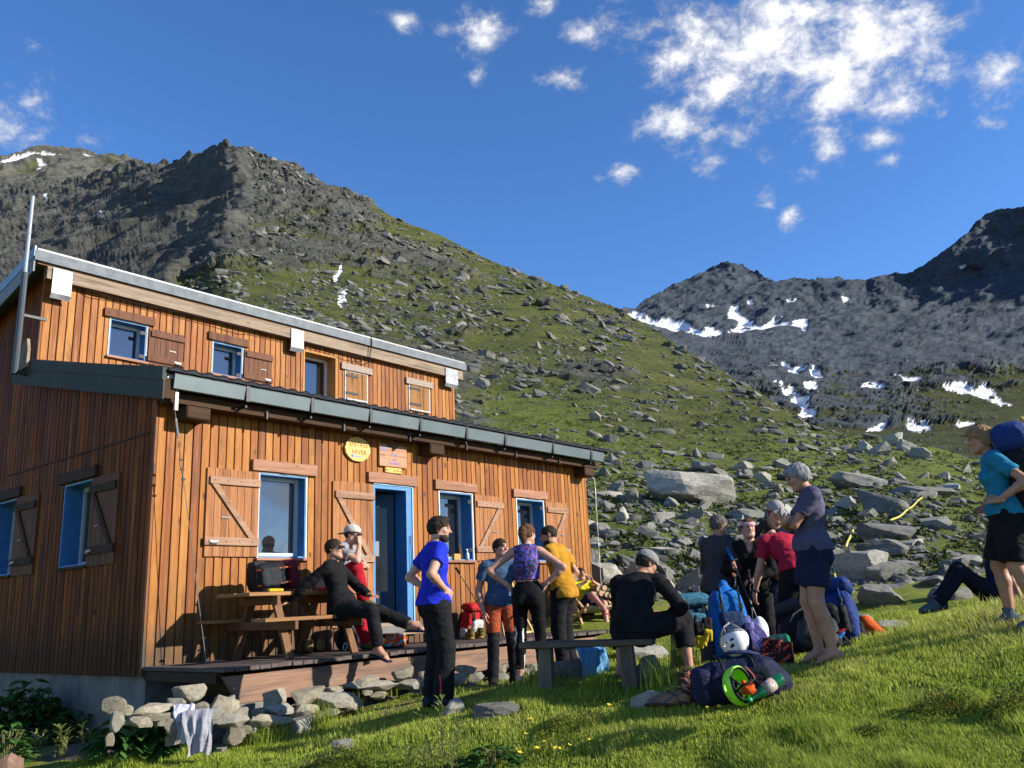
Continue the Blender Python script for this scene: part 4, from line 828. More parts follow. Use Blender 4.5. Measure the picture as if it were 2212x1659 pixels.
# scattered rocks: the 300 largest are objects, the rest one scree
xs,ys=TX,TY
def dens(x,y):
    d=.25+.75*ss(.25,.7,.5+.6*fbm(np.stack([x/70,y/45,0*x+4],-1),4))
    d*=np.where(x<1000,.9+.8*ss(520,760,y),1)
    d*=1-.9*np.exp(-(((x-1150)/170)**2+((y-905)/45)**2))-.75*np.exp(-(((x-1500)/220)**2+((y-960)/22)**2))-.5*np.exp(-(((x-2000)/170)**2+((y-1015)/20)**2))
    return np.clip(d,.02,2)
vis=(T<=1)&(rec<=0)&(xs>380)&(xs<2300)&(ys>330)&(ys<1400)
vi=np.argwhere(vis); wx=xs[vis]; wy=ys[vis]
dy=np.abs(np.gradient(ys,axis=1))[vis]; wt=dens(wx,wy)*np.maximum(dy,.05); wt*=1-.5*ss(930,1000,wy)*ss(1240,1300,wx)
nR=30000; ch=RG.choice(len(vi),nR,p=wt/wt.sum()); 

HV=np.empty(len(bpy.data.objects['hillside'].data.vertices)*3,np.float32); bpy.data.objects['hillside'].data.vertices.foreach_get('co',HV); HV=HV.reshape(*T.shape,3)
pos=HV[vi[ch,0],vi[ch,1]].astype(float); pos[:,:2]+=RG.normal(size=(nR,2))*.1
px_=wx[ch]; py_=wy[ch]
u=RG.random(nR); near=ss(880,1250,py_); szpx=(3.5+6.2*near)*np.minimum(u**-.52,8.); szpx*=np.where((px_>1300)&(py_>1000),1.2,1)
szm=np.clip(szpx*pos[:,1]/FPX,.1,4.2)
def clear(p,r): # keep rocks off the hut and the place where people stand
    d=p-HP; hx=d@DF; hy=d@DS
    return not ((-1<hx<LH+.6+r and -6<hy<10) or (p[1]<13.2))
order=np.argsort(-szpx); single=[i for i in order if px_[i]>960 and clear(pos[i],szm[i])][:266]; sset=set(int(i) for i in single)
kinds=['slab','flake','block','flake','slab']
for n_i,i in enumerate(single):
    s=szm[i]*.62; kd=kinds[int(RG.integers(5))]; x,y=px_[i],py_[i]; m=ROCKP if RG.random()<.28 else ROCK
    where='on the slope right of the hut' if x<1650 and y>1000 else 'on the meadow under the crest' if y>960 and x>=1650 and y<1100 else 'on the lower slope behind the people' if y>=1100 else 'high on the hillside above the hut'
    shape={'slab':'flat','flake':'thin tilted','block':'blocky'}[kd]; colr='pale' if m is ROCKP else 'grey'
    o=put_rock('rock',kd,int(RG.integers(9)),m,pos[i]-np.array([0,0,s*.06]),(s,s,s*RG.uniform(.7,1.2)),(RG.normal()*.35,RG.normal()*.3+.12,RG.uniform(0,6.28)),f'{shape} {colr} rock {where}','rock',f'{shape} {colr} rocks {where}')
lib={l:[rock_verts(900+l*50+k,l,.42+.2*(k%3),11) for k in range(14)] for l in (1,2)}
Vs=[];Fs=[];col=[];n0=0
for i in range(nR):
    if i in sset or not clear(pos[i],szm[i]): continue
    l=2 if szpx[i]>6.5 else 1; V,F=lib[l][i%14]; s=szm[i]*.6; Rm_=np.array(rot3(RG.normal()*.3,RG.normal()*.22+.22,RG.normal()*.55).to_matrix())
    Vs.append((V*np.array([s*1.25,s,s*(.55 if i%3 else .95)]))@Rm_.T+pos[i]+np.array([0,0,s*.1])); Fs.append(F+n0); n0+=len(V); col.append(np.full(len(V),RG.random()))
CV=np.empty(len(bpy.data.objects['cirque_wall'].data.vertices)*3,np.float32); bpy.data.objects['cirque_wall'].data.vertices.foreach_get('co',CV); CV=CV.reshape(-1,3).astype(float); cx_,cy_=proj(CV); sel=np.where((cx_>1600)&(cx_<2260)&(cy_>775)&(cy_<1000))[0]; sel=sel[RG.random(len(sel))<np.clip(.35+.9*fbm(CV[sel]/18.,3),.03,1)*.12]
for q in sel:
    V,F=lib[1][q%14]; s=(3.0*min(RG.random()**-.42,4.5))*CV[q,1]/FPX*.62; Rm_=np.array(rot3(RG.normal()*.3,RG.normal()*.22+.15,RG.normal()*.6).to_matrix()); Vs.append((V*np.array([s*1.2,s,s*.7]))@Rm_.T+CV[q]); Fs.append(F+n0); n0+=len(V); col.append(np.full(len(V),RG.random()*.45))
me2=npmesh('scree',np.concatenate(Vs),[np.concatenate(Fs)],False); attr(me2,'rv',np.concatenate(col))
t=NT('scree_rock'); v=t.coord('Object'); rv=t.attr('rv'); c=t.ramp(t.ma('MULTIPLY',rv,.8),[(0,(.075,.075,.065)),(.35,(.12,.118,.102)),(.75,(.19,.184,.158)),(1,(.32,.305,.255))]); c=t.mix(t.rng(t.noise(v,3.,5,.7),.4,.65,0,.6),c,(.09,.092,.088)); t.set('Base Color',c); t.set('Roughness',.9); t.set('Specular IOR Level',.2); t.bump(t.noise(v,9,5,.75),.7,.05)
tag(link('scree',me2,t.m),kind='stuff')
# low shrubs and tussocks on the slope: one mass of small leaf clumps
nS=5200; wt2=np.maximum(dy,.05)*(ss(780,900,wy)*(wx>960)+.3*ss(1300,1700,wx)*(wy>850))*ss(-.1,.5,fbm(np.stack([wx/40,wy/20,0*wx],-1),3)+.15); ch=RG.choice(len(vi),nS,p=wt2/wt2.sum()); sp=HV[vi[ch,0],vi[ch,1]].astype(float)
spx=(4+7*ss(880,1250,wy[ch]))*RG.uniform(.6,1.5,nS)*sp[:,1]/FPX; Vs=[];rv=[]
for i in range(nS):
    if not clear(sp[i],.3): continue
    n=12; c=RG.normal(size=(n,3)); c/=np.linalg.norm(c,axis=1)[:,None]; c[:,2]=np.abs(c[:,2])*.6; d=RG.normal(size=(n,2,3))*.38; b=sp[i]+c*spx[i]*RG.uniform(.5,1,(n,1))
    Vs.append(np.stack([b,b+d[:,0]*spx[i],b+d[:,1]*spx[i]],1).reshape(-1,3)); rv.append(np.repeat(RG.random()*.6+RG.random(n)*.4,3))
Vs=np.concatenate(Vs); me2=npmesh('slope_shrubs',Vs,[np.arange(len(Vs)).reshape(-1,3)],False); attr(me2,'rv',np.concatenate(rv))
t=NT('slope_shrub_leaf'); t.set('Base Color',t.ramp(t.attr('rv'),[(0,(.03,.05,.012)),(.5,(.07,.095,.02)),(.85,(.11,.115,.03)),(1,(.13,.08,.035))])); t.set('Roughness',.8); t.set('Specular IOR Level',.15); tag(link('slope_shrubs',me2,t.m),kind='stuff')
# yellow hose lying over the slope
HOSE=mat('yellow_hose',(.55,.48,.06),(.62,.55,.1),6,.5)
for pts,lb in (([(1925,1136),(1945,1128),(1962,1112),(1975,1103),(1985,1090),(1993,1084)],'yellow hose running up the grass beside the long grey boulder'),([(1829,1197),(1836,1180),(1842,1168),(1845,1158)],'short stretch of yellow hose above the pale boulder'),([(1806,1298),(1808,1270),(1806,1250),(1809,1235)],'thin pale yellow hose dropping behind the rucksacks')):
    Q=np.array([gpt(x,y+2) for x,y in pts]); Q[:,2]+=.20; tt_=np.linspace(0,len(Q)-1,30); Q=np.stack([np.interp(tt_,range(len(Q)),Q[:,k]) for k in range(3)],1); Q+=.03*fbm(Q*3,2)[:,None]*np.array([1,0,.3])
    c=Q.mean(0); o=MB().tube(Q-c,.032 if 'thin' not in lb else .022,6).build('hose',HOSE,None,True); o.location=c; tag(o,lb,'hose')
# ================= deck, dry stone, vegetation
def leaf_mat(name,stops,tr=.35,at_='rv',ro=.6):
    t=NT(name); c=t.ramp(t.attr(at_),stops); t.set('Base Color',c); t.set('Roughness',ro); t.set('Specular IOR Level',.25)
    tl=t.N.new('ShaderNodeBsdfTranslucent'); t.L.new(c,tl.inputs[0]); mx=t.N.new('ShaderNodeMixShader'); mx.inputs[0].default_value=tr; out=t.N['Material Output']; t.L.new(t.b.outputs[0],mx.inputs[1]); t.L.new(tl.outputs[0],mx.inputs[2]); t.L.new(mx.outputs[0],out.inputs[0]); return t.m
deck=empty('wooden_deck',HP,HA,'weathered dark plank deck along the front of the hut','deck')
DK=plank_mat('deck_board_wood',(.085,.068,.06),(.135,.11,.098),(.05,.04,.036),1); FAS=plank_mat('deck_fascia_wood',(.20,.115,.075),(.285,.175,.12),(.10,.075,.06),0)
mb=MB(); x=-.02
while x<9.3:
    w=.138; ye=-1.62+rnd.uniform(-.012,.02); zz=rnd.uniform(-.004,.003); mb.box((x+.004,ye,-.042+zz),(x+w-.004,-.03,zz),0,.004); x+=w
mb.build('deck_boards',DK,deck)
mb=MB(); mb.prism([(.02,-.085),(9.3,-.085),(9.3,-.36),(.22,-.36)],-1.56,-1.50,1); mb.build('edge_beam',FAS,deck)
mb=MB(); mb.box((.0,-1.45,-.15),(.07,-.03,-.05)); mb.build('end_joist',DARKB,deck)
for x in (.55,2.2,3.9,5.6,7.3,9.0):
    mb=MB(); mb.prism([(-.0,-.05),(-1.49,-.05),(-1.49,-.18),(-1.35,-.34),(-.0,-.34)] if False else [(-1.49,-.05),(-.03,-.05),(-.03,-.34),(-1.30,-.34),(-1.49,-.2)],x,x+.09,0); mb.build('joist',DARKB,deck)
p=tag(MB().box((.14,-1.56,-1.05),(.50,-1.30,-.364),0,.012).build('concrete_pier',CONC),'pale concrete block under the left end of the deck beam','concrete block'); p.location=HP; p.rotation_euler=(0,0,HA)
# earth bank that the footing stones lean on
xb=np.linspace(-1.2,9.4,90); prof=[(-1.66,-1.7),(-1.62,-1.0),(-1.56,-.66),(-1.40,-.50),(-.6,-.44),(.0,-.44)]; V=[]
for x_ in xb:
    dr_=ss(.9,-1.1,x_)*.35
    for (y_,z_) in prof: V.append(h2w(x_,y_+.08*math.sin(x_*5+y_)+.04*math.sin(x_*13),z_-dr_+.05*math.sin(x_*7+y_*9)))
tag(link('earth_bank',npmesh('earth_bank',np.array(V),[grid_faces(len(xb),len(prof))]),mat('dark_earth',(.06,.047,.03),(.14,.11,.065),12,.95,.8,30,.03)),kind='structure')
def dcrop(x0,y0,s): return lambda cx,cy:((x0+cx/s)/1.8228,(y0+cy/s)/1.8228)
k1=dcrop(900,2500,2.011); k2=dcrop(0,2274,2.212)
st=[(k1(x,y),w/2.011/1.8228,h/2.011/1.8228) for x,y,w,h in [(375,500,200,130),(610,490,320,130),(870,515,380,120),(400,590,190,90),(600,600,230,100),(320,680,390,90),(595,710,210,110),(820,610,120,60),(190,740,110,80),(60,810,130,120),(60,660,190,150),(20,560,70,140),(245,610,130,70),(1100,355,240,50),(1120,400,480,76),(1390,315,180,100),(1540,320,80,60),(1460,388,210,84),(1500,470,190,100),(1190,480,130,56),(830,435,130,44),(1100,455,110,40),(1790,345,160,74),(1960,330,130,66),(1880,275,240,70),(1910,420,160,86),(1780,420,100,70),(2020,420,70,60),(2150,270,150,60),(2160,340,160,70),(980,560,150,50),(720,640,120,50),(2240,240,200,50),(2330,300,170,60),(2420,250,190,60),(2500,310,170,70),(2600,280,200,60),(2700,330,160,60),(2450,370,150,50),(340,770,140,50),(110,740,130,70)]]
st+=[(k2(x,y),w/2.212/1.8228,h/2.212/1.8228) for x,y,w,h in [(1640,1000,240,120),(1560,1090,190,100),(1320,1155,340,90),(1340,1205,250,70),(1760,1130,160,90),(1945,1120,220,170),(1985,1250,310,120),(1500,1310,110,130),(2040,1370,160,120),(1015,1240,100,160),(960,1410,90,110),(1100,1160,100,80),(1930,1500,110,60),(1520,1410,130,110),(1850,1200,160,110),(1630,1220,150,110),(1690,1350,190,110),(1450,1230,170,100),(1230,1260,160,80),(1000,1130,170,150)]]
for i,((x,y),w,h) in enumerate(st):
    off=-1.80-.25*ss(1470,1580,y)+rnd.uniform(-.05,.05); q=onwall(x,y,off); P=h2w(*q); k=P[1]/FPX; s=w*k/2*1.2; sz=h*k/2*1.34/.62*1.0
    pos_='left of the concrete block' if q[0]<.1 else 'under the deck beam' if q[0]<3.4 else 'behind the standing people'
    kd='slab' if w>1.9*h else 'block'; shape='long' if w>1.9*h else 'chunky'; m=ROCKW if RG.random()<.7 else ROCKP; sz=h*k/2*1.15/(.195 if kd=='slab' else .46)*.8
    o=put_rock('wall_stone',kd,int(RG.integers(9)),m,P,(s/.95,min(s,.20)*1.15,sz),(R(rnd.uniform(-6,6)),R(rnd.uniform(-9,9)),HA+rnd.uniform(-.12,.12)),f'{shape} stone in the dry stone footing {pos_}','stone',f'{shape} dry stones {pos_}')
# stones lying in the turf
for (x,y,w,h,tl,m,lb) in ((982,1530,62,40,-48,ROCKP,'pale slanted stone in the turf at the feet of the man in blue'),(1069,1538,104,44,0,ROCK,'flat dark rock level with the turf in front of the bench'),(744,1611,48,32,8,ROCKP,'small weathered stone alone in the foreground grass'),(1402,1516,80,42,-18,ROCKP,'white rock in the turf below the right bench leg'),(1385,1408,122,40,2,ROCKP,'flat topped pale slab behind the bench'),(1255,1418,110,50,2,ROCK,'dark flat slab under the blue towel'),(1245,1448,120,44,0,ROCK,'dark lower slab under the blue towel'),(1400,1450,60,60,70,ROCK,'upright stone carrying the flat pale slab'),(1935,1352,80,22,4,ROCKP,'pale flat stone at the edge of the mown turf'),(2120,1458,60,12,3,ROCK,'grey stone flush with the grass below the hiker')):
    P=gpt(x,y+h*.38); k=P[1]/FPX; s=w*k/2*1.1; put_rock('turf_stone','block' if h>.35*w else 'slab',rnd.randrange(9),m,at(x,y,P[1]+.05),(s,s*.8,max(.03,h*k/2/.6)),rot_to(P,tl),lb,'stone')
P=gpt(190,1600); f=Fld((-.7,-.5,-.3),(.7,.5,.6),.02); f.ell((0,0,0),(.62,.42,.46),nz=.03,nf=9); f.noise(.03,16); f.noise(.012,60); o=fobj('gravel_heap',f,mat('dark_gravel',(.05,.05,.05),(.12,.12,.115),40,.95,1.,90,.02)); o.location=at(195,1562,P[1]+.5); tag(o,'mound of dark gravel against the concrete base between two plants','gravel heap')
# broad leaved plants, sprouts, tufts, flowers
def leaves(n,fn,L,Wd,seed,droop=.4,fold=.25):
    """n two-sided leaves as folded 6-point blades; fn gives root and outward direction"""
    g=np.random.default_rng(seed); Vs=[];rv=[]
    for i in range(n):
        b,d=fn(g); d=d/np.linalg.norm(d); l=L*g.uniform(.6,1.2); w=Wd*g.uniform(.7,1.2); s=np.cross(d,[0,0,1.]); s/=np.linalg.norm(s)+1e-6; u=np.cross(s,d)
        m1=b+d*l*.35-u*0; m2=b+d*l*.72-np.array([0,0,1])*droop*l*.18; tip=b+d*l-np.array([0,0,1])*droop*l*.45
        Vs+= [b,m1+s*w/2+u*fold*w,m2+s*w*.4+u*fold*w*.8,tip,m2-s*w*.4+u*fold*w*.8,m1-s*w/2+u*fold*w,m1,m2]; rv+=[g.random()]*8
    F3=[];F4=[]
    for i in range(n):
        o=i*8; F4+=[(o+6,o+1,o+2,o+7),(o+5,o+6,o+7,o+4)]; F3+=[(o,o+1,o+6),(o,o+6,o+5),(o+7,o+2,o+3),(o+4,o+7,o+3)]
    return np.array(Vs),[F4,F3],rv
DOCK=leaf_mat('dock_leaf',[(0,(.02,.06,.012)),(.5,(.04,.11,.02)),(1,(.075,.16,.03))],.25); SPR=leaf_mat('sprout_leaf',[(0,(.10,.15,.03)),(.5,(.17,.22,.05)),(1,(.26,.26,.08))],.35); TUFT=leaf_mat('grass_blade',[(0,(.10,.155,.018)),(.3,(.225,.30,.035)),(.65,(.36,.425,.058)),(.92,(.48,.49,.11)),(1,(.48,.42,.17))],.42)
STEM=mat('plant_stem',(.12,.14,.04),(.16,.12,.05),20,.8)
def dock(x,y,w,h,n,seed,lb,Y=None,nm='broadleaf_plant',L=.17,Wd=.13):
    P=gpt(x,y+h/2) if Y is None else at(x,y+h/2,Y); k=P[1]/FPX; rx,rz=w*k/2,h*k; o=empty(nm,P,0,lb,'plant')
    def fn(g):
        a=g.uniform(0,6.28); r=math.sqrt(g.random())*rx*.9; z=rz*(1-(r/rx)**2)*g.uniform(.35,1)*.95; return np.array([math.cos(a)*r,math.sin(a)*r*.7,z]),np.array([math.cos(a),math.sin(a),g.uniform(-.2,.7)])
    V,F,rv=leaves(n,fn,L,Wd,seed,.5); me=npmesh('foliage',V,F,False); attr(me,'rv',rv); link('foliage',me,DOCK,o)
    mb=MB(); g=random.Random(seed)
    for i in range(12): a=g.uniform(0,6.28); r=g.uniform(.2,.8)*rx; mb.tube([(0,0,-.05),(math.cos(a)*r*.5,math.sin(a)*r*.4,rz*.4),(math.cos(a)*r,math.sin(a)*r*.7,rz*.75)],.006,5)
    mb.build('stems',STEM,o)
dock(50,1545,170,140,480,1,'large dark green leafy plant at the left edge by the concrete base'); dock(290,1590,160,95,260,2,'dark broad leaved plant below the dry stones left of the hanging cloths'); dock(10,1610,90,90,90,3,'bright leafy plant in the bottom left corner',None,'broadleaf_plant',.13,.09); dock(165,1575,110,60,90,6,'small dark leafy plant between the gravel heap and the wall'); dock(1065,1636,120,50,110,4,'low yellow green leaf rosette in the foreground flowers',None,'broadleaf_plant',.10,.045)
def sprout(x,y,h,n,seed,lb):
    P=gpt(x,y); k=P[1]/FPX; H=h*k; o=empty('leafy_sprout',P,0,lb,'plant'); g=np.random.default_rng(seed); St=[(np.array([g.normal()*.05*(n>1),g.normal()*.04,0]),np.array([g.normal()*.16,g.normal()*.12,1.]),H*g.uniform(.65,1)) for _ in range(n)]; mb=MB(); Vs=[];F4=[];F3=[];rv=[];c=0
    for b,d,hh in St:
        mb.tube([b+[0,0,-.03],b+d*hh*.5,b+d*hh*.97],[.004,.003,.0015],5)
        def fn(g,b=b,d=d,hh=hh):
            s=g.uniform(.15,1.); a=g.uniform(0,6.28); return b+d*hh*s,np.array([math.cos(a),math.sin(a),.75])
        V,F,r=leaves(20,fn,.085,.02,seed+c,.3); o4=len(Vs); Vs+=list(V); F4+=[[i+o4 for i in f] for f in F[0]]; F3+=[[i+o4 for i in f] for f in F[1]]; rv+=r; c+=1
    me=npmesh('foliage',np.array(Vs),[F4,F3],False); attr(me,'rv',rv); link('foliage',me,SPR,o); mb.build('stems',STEM,o)
sprout(120,1650,85,4,11,'pale leafy sprouts at the lower left edge of the grass'); sprout(205,1650,80,3,12,'thin leafy sprout right of the post in the lower left'); sprout(950,1672,150,6,13,'tall leafy sprout cluster in the middle foreground'); sprout(55,1640,60,3,14,'pale sprouts beside the weathered post'); sprout(905,1680,70,3,15,'short leafy sprouts left of the tall sprout cluster')
def blades(P,h,w,seed,n_per=6,spread=.03,lean=.5):
    """bent grass blades rooted at P, each two quads and a tip"""
    g=np.random.default_rng(seed); N=len(P)*n_per; B=np.repeat(P,n_per,0)+g.normal(size=(N,3))*np.array([spread,spread,0]); H=np.repeat(h,n_per)*g.uniform(.55,1.25,N); a=g.uniform(0,6.28,N); d=np.stack([np.cos(a),np.sin(a),0*a],1); s=np.stack([-np.sin(a),np.cos(a),0*a],1)*(np.repeat(w,n_per)*g.uniform(.7,1.3,N)/2)[:,None]
    l=(lean*g.uniform(.1,1,N))[:,None]; up=np.array([0,0,1.]); Hc=H[:,None]
    v=[B-s-up*.01,B+s-up*.01,B+up*Hc*.55+d*Hc*l*.3-s*.8,B+up*Hc*.55+d*Hc*l*.3+s*.8,B+up*Hc*.95+d*Hc*l]
    V=np.stack(v,1).reshape(-1,3); o=np.arange(N)*5; return V,[np.stack([o,o+1,o+3,o+2],1),np.stack([o+2,o+3,o+4],1)],np.repeat(g.random(N),5)
def vgpt(x,y):
    """ground hits for many lines of sight"""
    Ys=np.exp(np.linspace(math.log(3.),math.log(15.5),260)); r=ray(x,y); r=r/r[:,1:2]; X=r[:,0:1]*Ys; Zr=r[:,2:3]*Ys; d=Zr-zg(X,np.broadcast_to(Ys,X.shape)); hit=(d<0); i=np.argmax(hit,1); ok=hit.any(1)&(i>0); j=np.arange(len(x)); t=d[j,i-1]/(d[j,i-1]-d[j,i]+1e-9); Yh=Ys[i-1]+(Ys[i]-Ys[i-1])*t; return r*Yh[:,None],ok
nG=54000; gx_=RG.uniform(-60,2280,nG); gy_=1300+RG.random(nG)**.8*390; P,ok=vgpt(gx_,gy_); d=P-HP; ok&=~((d@DF>-.25)&(d@DS>-1.8))&~((d@DS>-1.2)&(d@DF>-4))
P=P[ok]; bare=np.array([0]); dd=np.exp(-(((P[:,0]+2.3)/1.5)**2+((P[:,1]-9.25)/.28)**2))+.8*np.exp(-(((P[:,0]+1.2)/.8)**2+((P[:,1]-9.9)/.4)**2)); keep=RG.random(len(P))>np.maximum(dd*.9,.75*ss(.22,.5,fbm(np.stack([P[:,0]*2.2+40,P[:,1]*2.2,0*P[:,0]],-1),3))); P=P[keep]
P[:,2]=zg(P[:,0],P[:,1]); pn=fbm(np.stack([P[:,0]*1.3,P[:,1]*1.3,0*P[:,0]],-1),4); pn2=fbm(np.stack([P[:,0]*.5+9,P[:,1]*.7,0*P[:,0]],-1),3)
h=np.clip(.028+.04*pn+.06*ss(.1,.5,pn2)+.05*ss(.25,.6,fbm(np.stack([P[:,0]*3.1,P[:,1]*3.1,0*P[:,0]],-1),2))+.05*ss(-2.2,-4,P[:,0])*ss(8.6,7.4,P[:,1]),.018,.16)
V,F,rv=blades(P,h,.0025+.0009*P[:,1]*.55,5,7,.028,.75)
rv=np.clip(rv*.6+.2+np.repeat(.42*pn,35)+np.repeat(.25*pn2,35),0,1)
me=npmesh('grass',V,F,False); attr(me,'rv',rv); tag(link('grass',me,TUFT),kind='stuff')
def tuft(x,y,h,n,seed,lb,spread=.05,grp=None):
    P=gpt(x,y); k=P[1]/FPX; V,F,rv=blades(np.zeros((1,3)),np.array([h*k]),np.array([.007]),seed,n,spread,.8); me=npmesh('grass_tuft',V,F,False); attr(me,'rv',rv*.5+.1); o=link('grass_tuft',me,TUFT); o.location=P; tag(o,lb,'grass tuft',grp)
for i,(x,y,h,n,lb) in enumerate([(848,1508,55,150,'tall green grass tuft against the stones left of the man in blue'),(700,1580,60,160,'spiky grass tuft at the foot of the dry stones in the middle'),(560,1615,58,150,'grass tuft below the stones right of the hanging cloths'),(762,1545,45,110,'grass tuft between two stones under the deck beam'),(605,1612,50,120,'dark grass tuft beside the long white stone'),(1150,1478,38,90,'grass tuft behind the ankles of the woman in leggings'),(1005,1480,24,60,'short bright tuft right of the blue man boots'),(1425,1490,70,120,'long grass under the right end of the bench'),(1295,1495,50,120,'long shaded grass under the middle of the bench'),(1480,1440,60,150,'long grass behind the boots beside the navy rucksack'),(1170,1490,30,60,'grass at the foot of the left bench leg')]): tuft(x,y,h,n,40+i,lb,.055)
# yellow flowers
FLW=mat('yellow_petal',(.75,.50,.02),(.8,.58,.06),30,.6); 
fm=MB(); 
for q in range(5): a=q*2*math.pi/5; fm.add([(0,0,0),(.012*math.cos(a-.5),.012*math.sin(a-.5),.004),(.016*math.cos(a),.016*math.sin(a),.007),(.012*math.cos(a+.5),.012*math.sin(a+.5),.004)],[(0,1,2,3)])
k6=dcrop(1000,2500,1.4747); k7=dcrop(2500,2400,1.4444)
fl=[k6(*q) for q in [(1572,525),(1604,545),(1566,556),(1968,556),(1930,600),(1555,645),(1735,645),(1780,672),(1828,678),(1955,652),(1957,676),(2035,665),(2115,672),(1550,690),(1580,690),(1628,690),(1522,712),(1768,716),(1670,752),(1522,745),(2180,720),(1740,700),(1800,690),(1705,660),(1335,755),(2050,450),(180,722),(1490,770),(1900,760),(1880,640)]]+[k7(*q) for q in [(1410,305),(1418,312),(1408,328),(608,573),(480,572),(430,622),(270,668),(320,685),(250,700),(230,715),(412,735),(160,745),(380,775),(285,792),(1490,415),(25,880),(520,660)]]
for i,(x,y) in enumerate(fl):
    P=gpt(x,y+6); s=rnd.uniform(.8,1.4); H=rnd.uniform(.06,.12)
    if i==0:
        f0=empty('yellow_flower',P,0); MBs=MB(); MBs.tube([(0,0,-.1),(0,0,0)],.0018,4); pet=fm.build('petals',FLW,f0); pet.location=(0,0,H); stm=MBs.build('stem',STEM,f0); stm.location=(0,0,H); fo=f0
    else:
        fo=f0.copy(); COL.objects.link(fo)
        for ch in (pet,stm): c=ch.copy(); COL.objects.link(c); c.parent=fo; c.location=(0,0,H)
    fo.location=P; fo.scale=(s,s,1); fo.rotation_euler=(R(rnd.uniform(10,40)),R(rnd.uniform(-20,20)),rnd.uniform(0,6)); tag(fo,'small yellow flower in the foreground grass','flower','yellow flowers scattered in the grass')
for (x,y,w,h,sd,lb) in ((2060,1520,170,70,21,'low orange tinged bilberry bush in the grass at the right'),(2190,1525,110,80,22,'dark leafy bush at the right edge of the grass'),(1880,1590,90,40,23,'low dark herb clump in the right foreground'),(740,1640,130,50,24,'clover patch in the left foreground grass'),(1250,1560,160,46,25,'low leafy herb patch below the bench')):
    P=gpt(x,y+h*.3); k=P[1]/FPX; rx=w*k/2; rz=h*k*.8; o=empty('low_bush',P,0,lb,'bush')
    def fn(g): a=g.uniform(0,6.28); r=math.sqrt(g.random())*rx; return np.array([math.cos(a)*r,math.sin(a)*r*.8,rz*(1-(r/rx)**2)*g.uniform(.2,1)]),np.array([math.cos(a),math.sin(a),g.uniform(.2,1.5)])
    V,F,rv=leaves(900,fn,.028,.014,sd); me=npmesh('foliage',V,F,False); attr(me,'rv',rv); link('foliage',me,leaf_mat('bilberry_leaf',[(0,(.03,.06,.01)),(.55,(.08,.12,.02)),(.8,(.16,.15,.03)),(1,(.32,.17,.04) if sd<23 else (.2,.2,.05))],.3),o)
# posts
P=at(22,1650,4.7); o=empty('old_post',(P[0],P[1],gz(P[0],P[1])),.3,'split weathered post end at the bottom left corner','post'); H=at(22,1628,4.7)[2]-gz(P[0],P[1])
mb=MB(); pr=[(-.055,-.05),(.0,-.06),(.05,-.045),(.06,.02),(.03,.055),(-.04,.05),(-.06,.0)]; V=[(x,y,-.2) for x,y in pr]+[(x*.98,y*.98,H-.03*abs(x)*18-.02*(i%3)) for i,(x,y) in enumerate(pr)]+[(0,0,H+.005)]; n=7; mb.add(V,[tuple(range(n))[::-1]]+[(i,(i+1)%n,n+(i+1)%n,n+i) for i in range(n)]+[(n+i,n+(i+1)%n,2*n) for i in range(n)]); mb.build('post',plank_mat('old_post_wood',(.17,.10,.07),(.28,.18,.12),(.08,.055,.045),2,.7),o)
P=gpt(1055,1462); H=52*P[1]/FPX; o=tag(MB().prism([(-.055,-.1),(.05,-.1),(.05,H-.02),(.01,H+.01),(-.05,H)],-.035,.035,1).build('wood_stake',plank_mat('grey_stake_wood',(.22,.18,.14),(.32,.27,.21),(.12,.1,.08),2)),'short grey wooden stake standing by the deck edge','stake'); o.location=P; o.rotation_euler=(0,0,HA)
# ================= people
def unit(v): v=np.array(v,float); return v/(np.linalg.norm(v)+1e-9)
def skin_mat(name,c,c2):
    t=NT(name); v=t.coord(); t.set('Base Color',t.mix(t.rng(t.noise(v,14,4),.4,.65),c,c2)); t.set('Roughness',.52); t.set('Specular IOR Level',.35); t.set('Subsurface Weight',.12); t.b.inputs['Subsurface Radius'].default_value=(.02,.008,.004); t.bump(t.noise(v,120,3),.15,.002); return t.m
SK=[skin_mat('fair_skin',(.40,.205,.135),(.46,.25,.175)),skin_mat('tanned_skin',(.31,.15,.09),(.37,.19,.12)),skin_mat('pink_skin',(.43,.21,.15),(.37,.17,.12))]
LIP=mat('lip',(.36,.13,.11),None,ro=.5); EYE=mat('eye_dark',(.03,.022,.02),None,ro=.25)
def hairm(n,a,b): return mat('hair_'+n,a,b,60,.75,.6,140,.004,spec=.12,stretch=(1,1,.35))
HAIR=dict(dark=hairm('dark',(.018,.012,.009),(.045,.03,.02)),brown=hairm('brown',(.035,.02,.012),(.085,.05,.028)),auburn=hairm('auburn',(.06,.027,.014),(.13,.06,.03)),grey=hairm('grey',(.10,.10,.105),(.33,.33,.33)),salt=hairm('salt',(.05,.045,.04),(.14,.125,.11)),blond=hairm('blond',(.17,.10,.05),(.33,.21,.11)))
def cloth(n,c,c2=None,ro=.85,b=.25): 
    if n in MATS: return MATS[n]
    t=NT(n); v=t.coord(); t.set('Base Color',t.mix(t.rng(t.noise(v,9,4),.35,.7),c,c2 or tuple(.78*x for x in c))); t.set('Roughness',ro); t.set('Specular IOR Level',.1);  t.bump(t.ma('ADD',t.ma('MULTIPLY',t.noise(t.map(v,(1,1,1.8)),11,4,.6,1.2),1.2),t.ma('MULTIPLY',t.noise(v,260,2),.12)),b*2.6,.02); MATS[n]=t.m; return t.m
